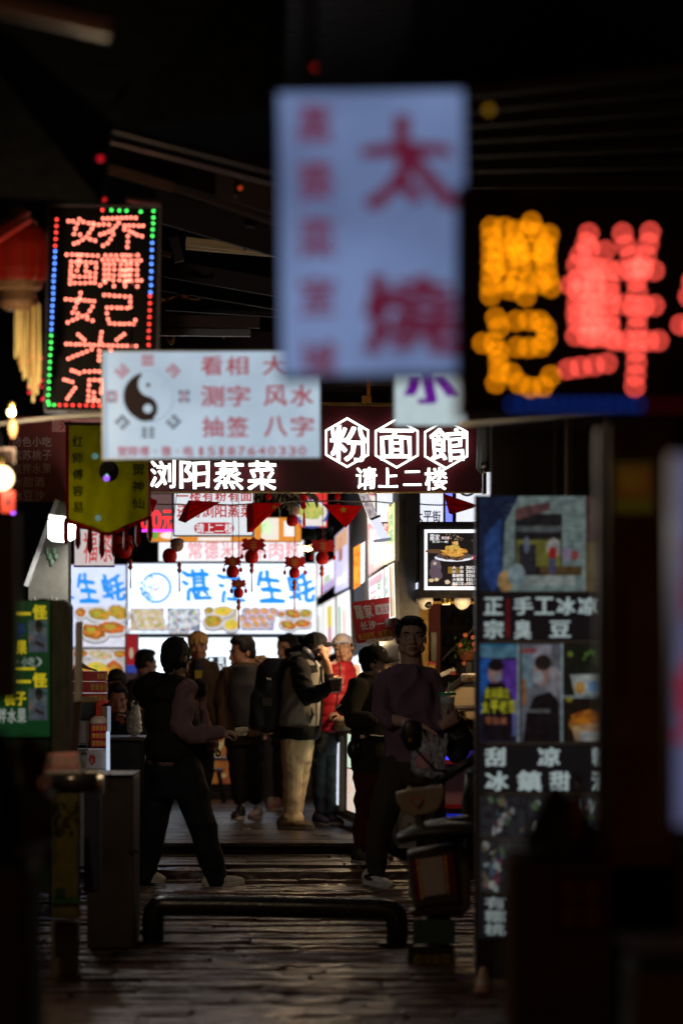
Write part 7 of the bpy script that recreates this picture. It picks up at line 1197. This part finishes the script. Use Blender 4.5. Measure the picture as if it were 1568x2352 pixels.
fc = thing('paper_cup', 'white rimmed square paper bowl with dark sides held at chest height', 'food cup', P(771, 1575, d - .36)); MB().prism([P(757, 1561, d - .38), P(785, 1559, d - .38), P(783, 1588, d - .38), P(761, 1590, d - .38)], (0, .075, 0)).build('cup_body', mat('cup_dark', (.08, .045, .025), .5), fc); b = MB()
for a, c_ in (((755, 1560), (786, 1558)), ((785, 1558), (782, 1590)), ((760, 1591), (783, 1589))): bar(b, a, c_, d - .385, 3.2, .085)
b.build('rim', WHITEP, fc); MB().ball(P(771, 1559, d - .34), (.04, .03, .012)).build('food', mat('noodle_food', (.45, .2, .06), .5), fc)

# ---- woman in the red puffer and pale cap
d = 30.0; t = person('woman in red puffer jacket and pale grey cap tilting her head', Vector((P(757, 1898, d).x, d, zp)))
Hd = Head(P(789, 1492, d), .235, yaw=-14, pitch=-6, roll=-17); b = MB(); Hd.skull(b, .92, .96); b.limb([P(785, 1515, d + .02), P(780, 1545, d + .03)], [.05, .06], 12)
torso = [(1520, 764, 800, .07), (1532, 742, 806, .11), (1560, 738, 809, .13), (1600, 738, 808, .14), (1640, 736, 798, .14), (1678, 734, 786, .135)]
armA = [(802, 1545, 0, 14), (806, 1590, -.02, 14), (800, 1630, -.08, 13), (785, 1640, -.16, 11)]; armB = [(748, 1545, 0, 14), (742, 1590, -.02, 14), (742, 1630, -.05, 12)]
legA = [(742, 1670, 0, 20), (736, 1750, 0, 19), (735, 1820, .02, 16), (736, 1872, .02, 15)]; legB = [(766, 1670, 0, 20), (764, 1750, 0, 20), (760, 1820, 0, 16), (759, 1872, 0, 15)]
slices(b, inset(torso), d)
for l in (armA, armB, legA, legB): pl(b, d, thin(l, .7))
hand(b, P(783, 1641, d - .17), Vector((-.8, -.3, .1)), Vector((0, .3, -1)), (40, 40, 30), .15); hand(b, P(742, 1640, d - .06), Vector((.1, 0, -1)), Vector((.5, -.8, 0)), (20, 25, 20), .15)
bo = b.build('body', SKIN, t); remesh(bo, .006, 3); Hd.face(bo); Hd.hair(t, HAIR, 'nape', .006, 7, .003); Hd.cap(t, cloth_mat('pale_cap_cloth', (.46, .44, .48)), .05, tilt=.01)
b = MB(); b.box(Hd.p(.012, -.088, .085), (.035, .006, .02), Hd.M); b.build('cap_emblem', mat('emblem_gold', (.6, .45, .18), .5), t)
RP = mat('red_puffer', (.48, .022, .035), .45, scale=9, bump=.12, bscale=50); zr = lambda co: .014 * (np.abs(np.sin(co[:, 2] * math.pi / .085)) ** .5) + waves(61, 26, .005)(co)
garment('jacket', RP, t, d, torso, [armA, armB], .008, zr, 2, lambda b: b.limb([P(772, 1528, d + .02), P(786, 1536, d - .05), P(798, 1526, d + .02)], [.04, .04, .036], 12)); MB().tube([P(782, 1525, d - .12), P(779, 1580, d - .15), P(768, 1640, d - .155), P(762, 1676, d - .15)], .008, 8).build('zip', mat('zip_dark', (.15, .01, .015), .5), t); MB().tube([P(781, 1524, d - .125), P(781, 1538, d - .13)], .008, 8).build('zip_pull', BRASS, t)
garment('trousers', cloth_mat('green_black_denim', (.035, .042, .035)), t, d, [(1668, 732, 788, .12), (1700, 726, 784, .12), (1730, 722, 782, .11)], [legA, legB], .009, waves(62, 18, .014))
SG = mat('plum_mesh', (.07, .045, .05), .7); shoe('shoe', SG, RUB, t, Vector((P(724, 1893, d + .05).x, d + .05, zp)), Vector((P(750, 1897, d - .15).x, d - .15, zp)), .045, .08); shoe('shoe', SG, RUB, t, Vector((P(748, 1892, d).x, d, zp)), Vector((P(786, 1896, d - .08).x, d - .08, zp)), .045, .08)

# ---- capped figure with mask in front of the stall
d = 26.25; zp2 = .08; t = person('person in dark cap, mask and olive jacket waiting at the stall', Vector((P(840, 1990, d).x, d, zp2)))
Hd = Head(P(862, 1526, d), .245, yaw=80, pitch=-2); b = MB(); Hd.skull(b, 1.0); b.limb([P(858, 1550, d), P(852, 1580, d)], [.058, .066], 12)
torso = [(1556, 832, 882, .08), (1572, 812, 900, .13), (1600, 802, 908, .15), (1640, 804, 905, .155), (1680, 808, 900, .155), (1730, 808, 900, .155), (1768, 810, 896, .15)]
armR = [(822, 1580, -.12, 24), (806, 1620, -.18, 25), (812, 1650, -.22, 22), (845, 1652, -.28, 18)]; armL = [(885, 1590, .12, 20), (880, 1640, .1, 19), (850, 1650, .0, 15), (810, 1640, -.1, 12)]
legA = [(838, 1760, -.04, 27), (838, 1840, -.04, 24), (832, 1900, -.03, 20), (830, 1946, -.02, 17)]; legB = [(870, 1760, .06, 27), (868, 1840, .07, 24), (860, 1900, .1, 20), (858, 1950, .1, 17)]
slices(b, inset(torso), d)
for l in (armR, armL, legA, legB): pl(b, d, thin(l, .68))
hand(b, P(806, 1640, d - .14), Vector((-.8, -.1, .1)), Vector((.1, .4, .8)), (35, 40, 30), .16, thumb=-1); hand(b, P(850, 1652, d - .3), Vector((.9, 0, .1)), Vector((0, .8, .1)), (35, 40, 30), .16)
bo = b.build('body', SKIN, t); remesh(bo, .007, 3); Hd.face(bo); Hd.hair(t, HAIR, 'nape', .006, 8, .004); co_ = Hd.cap(t, cloth_mat('dark_cap_cloth', (.006, .0055, .005)), .085)
for i in range(3): b = MB(); b.box(Hd.p(-.04 + .012 * i, -.066, .094 - .004 * i), (.006, .006, .016 - .003 * i), Hd.M); b.build('cap_mark', WHITEP, co_) if i < 2 else b.build('cap_mark', mat('cap_red', (.4, .05, .04), .6), co_)
b = MB(); Hd.e(b, 0, -.062, -.058, .057, .05, .05); Hd.e(b, 0, -.092, -.045, .02, .022, .03); o = b.build('face_mask', mat('blue_grey_mask', (.22, .26, .32), .8), t); remesh(o, .005, 3); b = MB(); b.tube([Hd.p(-.05, -.06, -.035), Hd.p(-.072, -.01, .005), Hd.p(-.076, .022, .0)], .0016, 5); b.tube([Hd.p(-.05, -.06, -.075), Hd.p(-.07, 0, -.035), Hd.p(-.076, .02, -.02)], .0016, 5); b.build('ear_loop', WHITEP, o)
garment('jacket', cloth_mat('olive_black_canvas', (.028, .026, .020)), t, d, torso, [armR, armL, [(838, 1562, .0, 16), (860, 1566, -.06, 15), (880, 1564, .0, 12)]], .008, waves(71, 15, .018))
garment('trousers', cloth_mat('maroon_cord', (.085, .012, .014)), t, d, [(1758, 816, 892, .13), (1790, 814, 894, .13), (1820, 815, 892, .12)], [legA, legB], .009, waves(72, 18, .016))
for l in ((828, 1950), (856, 1955)): garment('sock', mat('grey_sock', (.3, .26, .25), .9), t, d, (), [[(l[0], l[1] - 6, 0, 15), (l[0], l[1] + 8, 0, 14)]], .007, waves(73, 40, .006))
SD = mat('dark_trainer', (.03, .025, .022), .6); shoe('shoe', SD, RUB, t, Vector((P(814, 1985, d - .02).x, d - .02, zp2)), Vector((P(846, 1990, d - .22).x, d - .22, zp2)), .046, .08); shoe('shoe', SD, RUB, t, Vector((P(846, 1980, d + .1).x, d + .1, zp2)), Vector((P(898, 1980, d + .02).x, d + .02, zp2)), .046, .08)
ph = thing('phone', 'dark phone with pale edge held out by the capped figure', 'phone', P(779, 1625, d - .2)); MB().prism([P(769, 1629, d - .22), P(784, 1618, d - .2), P(796, 1628, d - .16), P(784, 1634, d - .18)], (0, .004, .007)).build('phone_body', BLACKP, ph, bevel=.001); bar(MB(), (769, 1629), (784, 1618), d - .222, 2, .006).build('phone_edge', STEEL, ph)
bg = thing('waist_bag', 'small round black waist bag with buckle on the capped figure', 'bag', P(812, 1718, d - .16)); MB().ball(P(812, 1722, d - .15), (.045, .035, .07), seg=14, rings=10).build('pouch', mat('pouch_leather', (.014, .013, .013), .35), bg, smooth=True); MB().tube([P(806, 1700, d - .14), P(850, 1690, d - .19), P(895, 1694, d - .1)], .012, 8).build('strap', BLACKP, bg); MB().box(P(832, 1692, d - .195), (.03, .01, .022)).build('buckle', STEEL, bg)

# ---- people farther back
def simple(label, d, zf, head, hh, yaw, pitch, torso, limbs, legs, mats_, hairst='short', hairm=HAIR, skin=SKIND, seed=80, shoes=None, vox=.009):
    t = person(label, Vector((P(head[0], 1800, d).x, d, zf))); Hd = Head(P(*head, d), hh, yaw=yaw, pitch=pitch); b = MB(); Hd.skull(b, 1.05, 1.05); nb = P((torso[0][1] + torso[0][2]) / 2, torso[0][0] + 8, d); b.limb([Hd.p(0, .03, -.06), nb, nb - Vector((0, 0, .05))], [.058, .065, .08], 12); slices(b, inset(torso), d)
    for l in limbs: pl(b, d, thin(l, .68)); x, y, o, r_ = l[-1]; x0, y0, o0, _ = l[-2]; hand(b, P(x, y, d + o), (P(x, y, d + o) - P(x0, y0, d + o0)), Vector((.2, -.9, .1)), (30, 35, 25), .16)
    for l in legs: pl(b, d, thin(l, .68))
    bo = b.build('body', skin, t); remesh(bo, .007, 3); Hd.face(bo); Hd.hair(t, hairm, hairst, .007, seed, .005)
    garment('jacket', mats_[0], t, d, torso, limbs, vox, waves(seed + 1, 15, .016))
    if legs: garment('trousers', mats_[1], t, d, [(torso[-1][0] - 8, torso[-1][1] + 4, torso[-1][2] - 4, .13), (torso[-1][0] + 22, torso[-1][1] + 3, torso[-1][2] - 3, .13)], legs, vox, waves(seed + 2, 15, .014))
    for hx, tx, dx, m in (shoes or ()): shoe('shoe', m, RUB, t, Vector((P(hx, 1840, d).x, d, zf)), Vector((P(tx, 1840, d).x, d + dx, zf)), .046, .08)
    return t, Hd
BJ = cloth_mat('brown_canvas', (.05, .029, .018)); BT = cloth_mat('black_twill', (.010, .010, .011)); GS = cloth_mat('grey_tee', (.032, .034, .037))
t, Hd = simple('young man with bleached blond hair in a brown jacket facing the street', 32, .158, (455, 1486), .245, 4, 4, [(1512, 440, 470, .07), (1524, 425, 486, .11), (1550, 414, 495, .13), (1600, 410, 498, .14), (1660, 412, 496, .14), (1700, 416, 492, .13)], [[(424, 1535, 0, 15), (412, 1590, 0, 15), (410, 1650, -.03, 12)], [(487, 1535, 0, 15), (494, 1590, 0, 15), (495, 1655, -.03, 12)]], [[(440, 1700, 0, 22), (438, 1770, 0, 18), (436, 1830, 0, 14)], [(470, 1700, 0, 22), (472, 1770, 0, 18), (474, 1830, 0, 14)]], (BJ, BT), 'mop', BLOND, SKIND, 81, ((436, 432, -.2, SD), (474, 480, -.2, SD)))
garment('t_shirt', mat('navy_tee', (.015, .016, .035), .9), t, 32, [(1515, 444, 466, .09, -.05), (1540, 440, 472, .12, -.05), (1640, 440, 472, .14, -.03)], (), .008); b = MB(); b.prism([P(447, 1540, 31.82), P(465, 1540, 31.82), P(463, 1558, 31.82), P(449, 1558, 31.82)], (0, .01, 0)); b.build('shirt_print', mat('yellow_print', (.35, .3, .04), .8), t)
t, Hd = simple('stocky man in an open brown jacket and grey shirt looking down left', 31, .158, (556, 1500), .26, -62, 8, [(1522, 536, 578, .09), (1534, 518, 598, .13), (1570, 508, 606, .17), (1620, 506, 606, .19), (1665, 510, 604, .19), (1690, 514, 602, .17)], [[(520, 1550, -.05, 17), (508, 1610, -.08, 17), (512, 1668, -.12, 13)], [(600, 1550, 0, 18), (606, 1610, .02, 17), (604, 1670, 0, 13)]], [[(542, 1690, 0, 26), (548, 1760, 0, 22), (552, 1832, 0, 17)], [(580, 1690, 0, 26), (584, 1760, 0, 22), (586, 1832, 0, 17)]], (BJ, BT), 'short', HAIR, SKIND, 84, ((556, 538, -.1, SD), (596, 576, -.1, mat('pale_trainer', (.35, .3, .28), .7))))
garment('shirt', GS, t, 31, [(1530, 534, 584, .11, -.06), (1570, 522, 592, .15, -.06), (1630, 520, 592, .17, -.05), (1668, 524, 590, .16, -.05)], (), .009, waves(87, 14, .012)); garment('fur_hood', mat('tan_fur', (.27, .17, .10), .95, bump=1, bscale=90, scale=20), t, 31, (), [[(580, 1522, .1, 12), (600, 1520, .1, 17), (614, 1534, .1, 16), (612, 1548, .1, 12)]], .007, waves(88, 70, .014))
t, Hd = simple('man with dark hair in a black coat half hidden behind the backpack', 32.6, .158, (660, 1492), .25, -35, 6, [(1512, 646, 682, .08), (1524, 628, 700, .12), (1560, 618, 708, .15), (1640, 616, 708, .16), (1690, 620, 704, .15)], [[(632, 1540, 0, 16), (620, 1600, 0, 16), (622, 1660, -.04, 12)]], [[(648, 1690, 0, 22), (646, 1760, 0, 19), (644, 1832, 0, 15)], [(676, 1690, 0, 22), (678, 1760, 0, 19), (680, 1832, 0, 15)]], (cloth_mat('black_coat', (.014, .015, .018)), BT), 'short', HAIR, SKIND, 90, ((618, 636, -.1, MATS['pale_trainer']), (640, 622, -.2, mat('pink_trainer', (.3, .14, .13), .7))))
simple('man in black leaning over the counter with a hand at his chin', 30.2, .158, (270, 1607), .245, 8, 14, [(1634, 252, 294, .09), (1646, 236, 306, .13), (1670, 226, 314, .15), (1720, 226, 314, .15)], [[(240, 1652, -.05, 16), (236, 1690, -.2, 14), (266, 1672, -.32, 10), (270, 1662, -.34, 8)]], (), (BT, BT), 'short', HAIR, SKIND, 93)
simple('bowed head with short dark hair behind the man at the counter', 31.2, .158, (268, 1576), .25, -10, 24, [(1604, 252, 288, .09), (1614, 236, 304, .13), (1660, 230, 310, .15)], [], (), (BJ, BT), 'short', HAIR, SKIND, 95)
simple('dark haired diner in black turned away behind the white carrier bag', 30.9, .158, (312, 1603), .27, 160, 5, [(1628, 296, 334, .09), (1638, 282, 346, .13), (1700, 276, 350, .15)], [], (), (BT, BT), 'tied', HAIR, SKIND, 97)
simple('vendor in grey seen dimly beside the backlit board', 34.2, .158, (336, 1524), .24, 120, 4, [(1548, 322, 352, .08), (1558, 312, 362, .12), (1600, 308, 366, .14), (1660, 310, 364, .14)], [[(318, 1570, -.05, 15), (314, 1610, -.1, 14), (340, 1625, -.2, 10)]], (), (cloth_mat('grey_smock', (.16, .165, .17)), BT), 'short', HAIR, SKIND, 99)
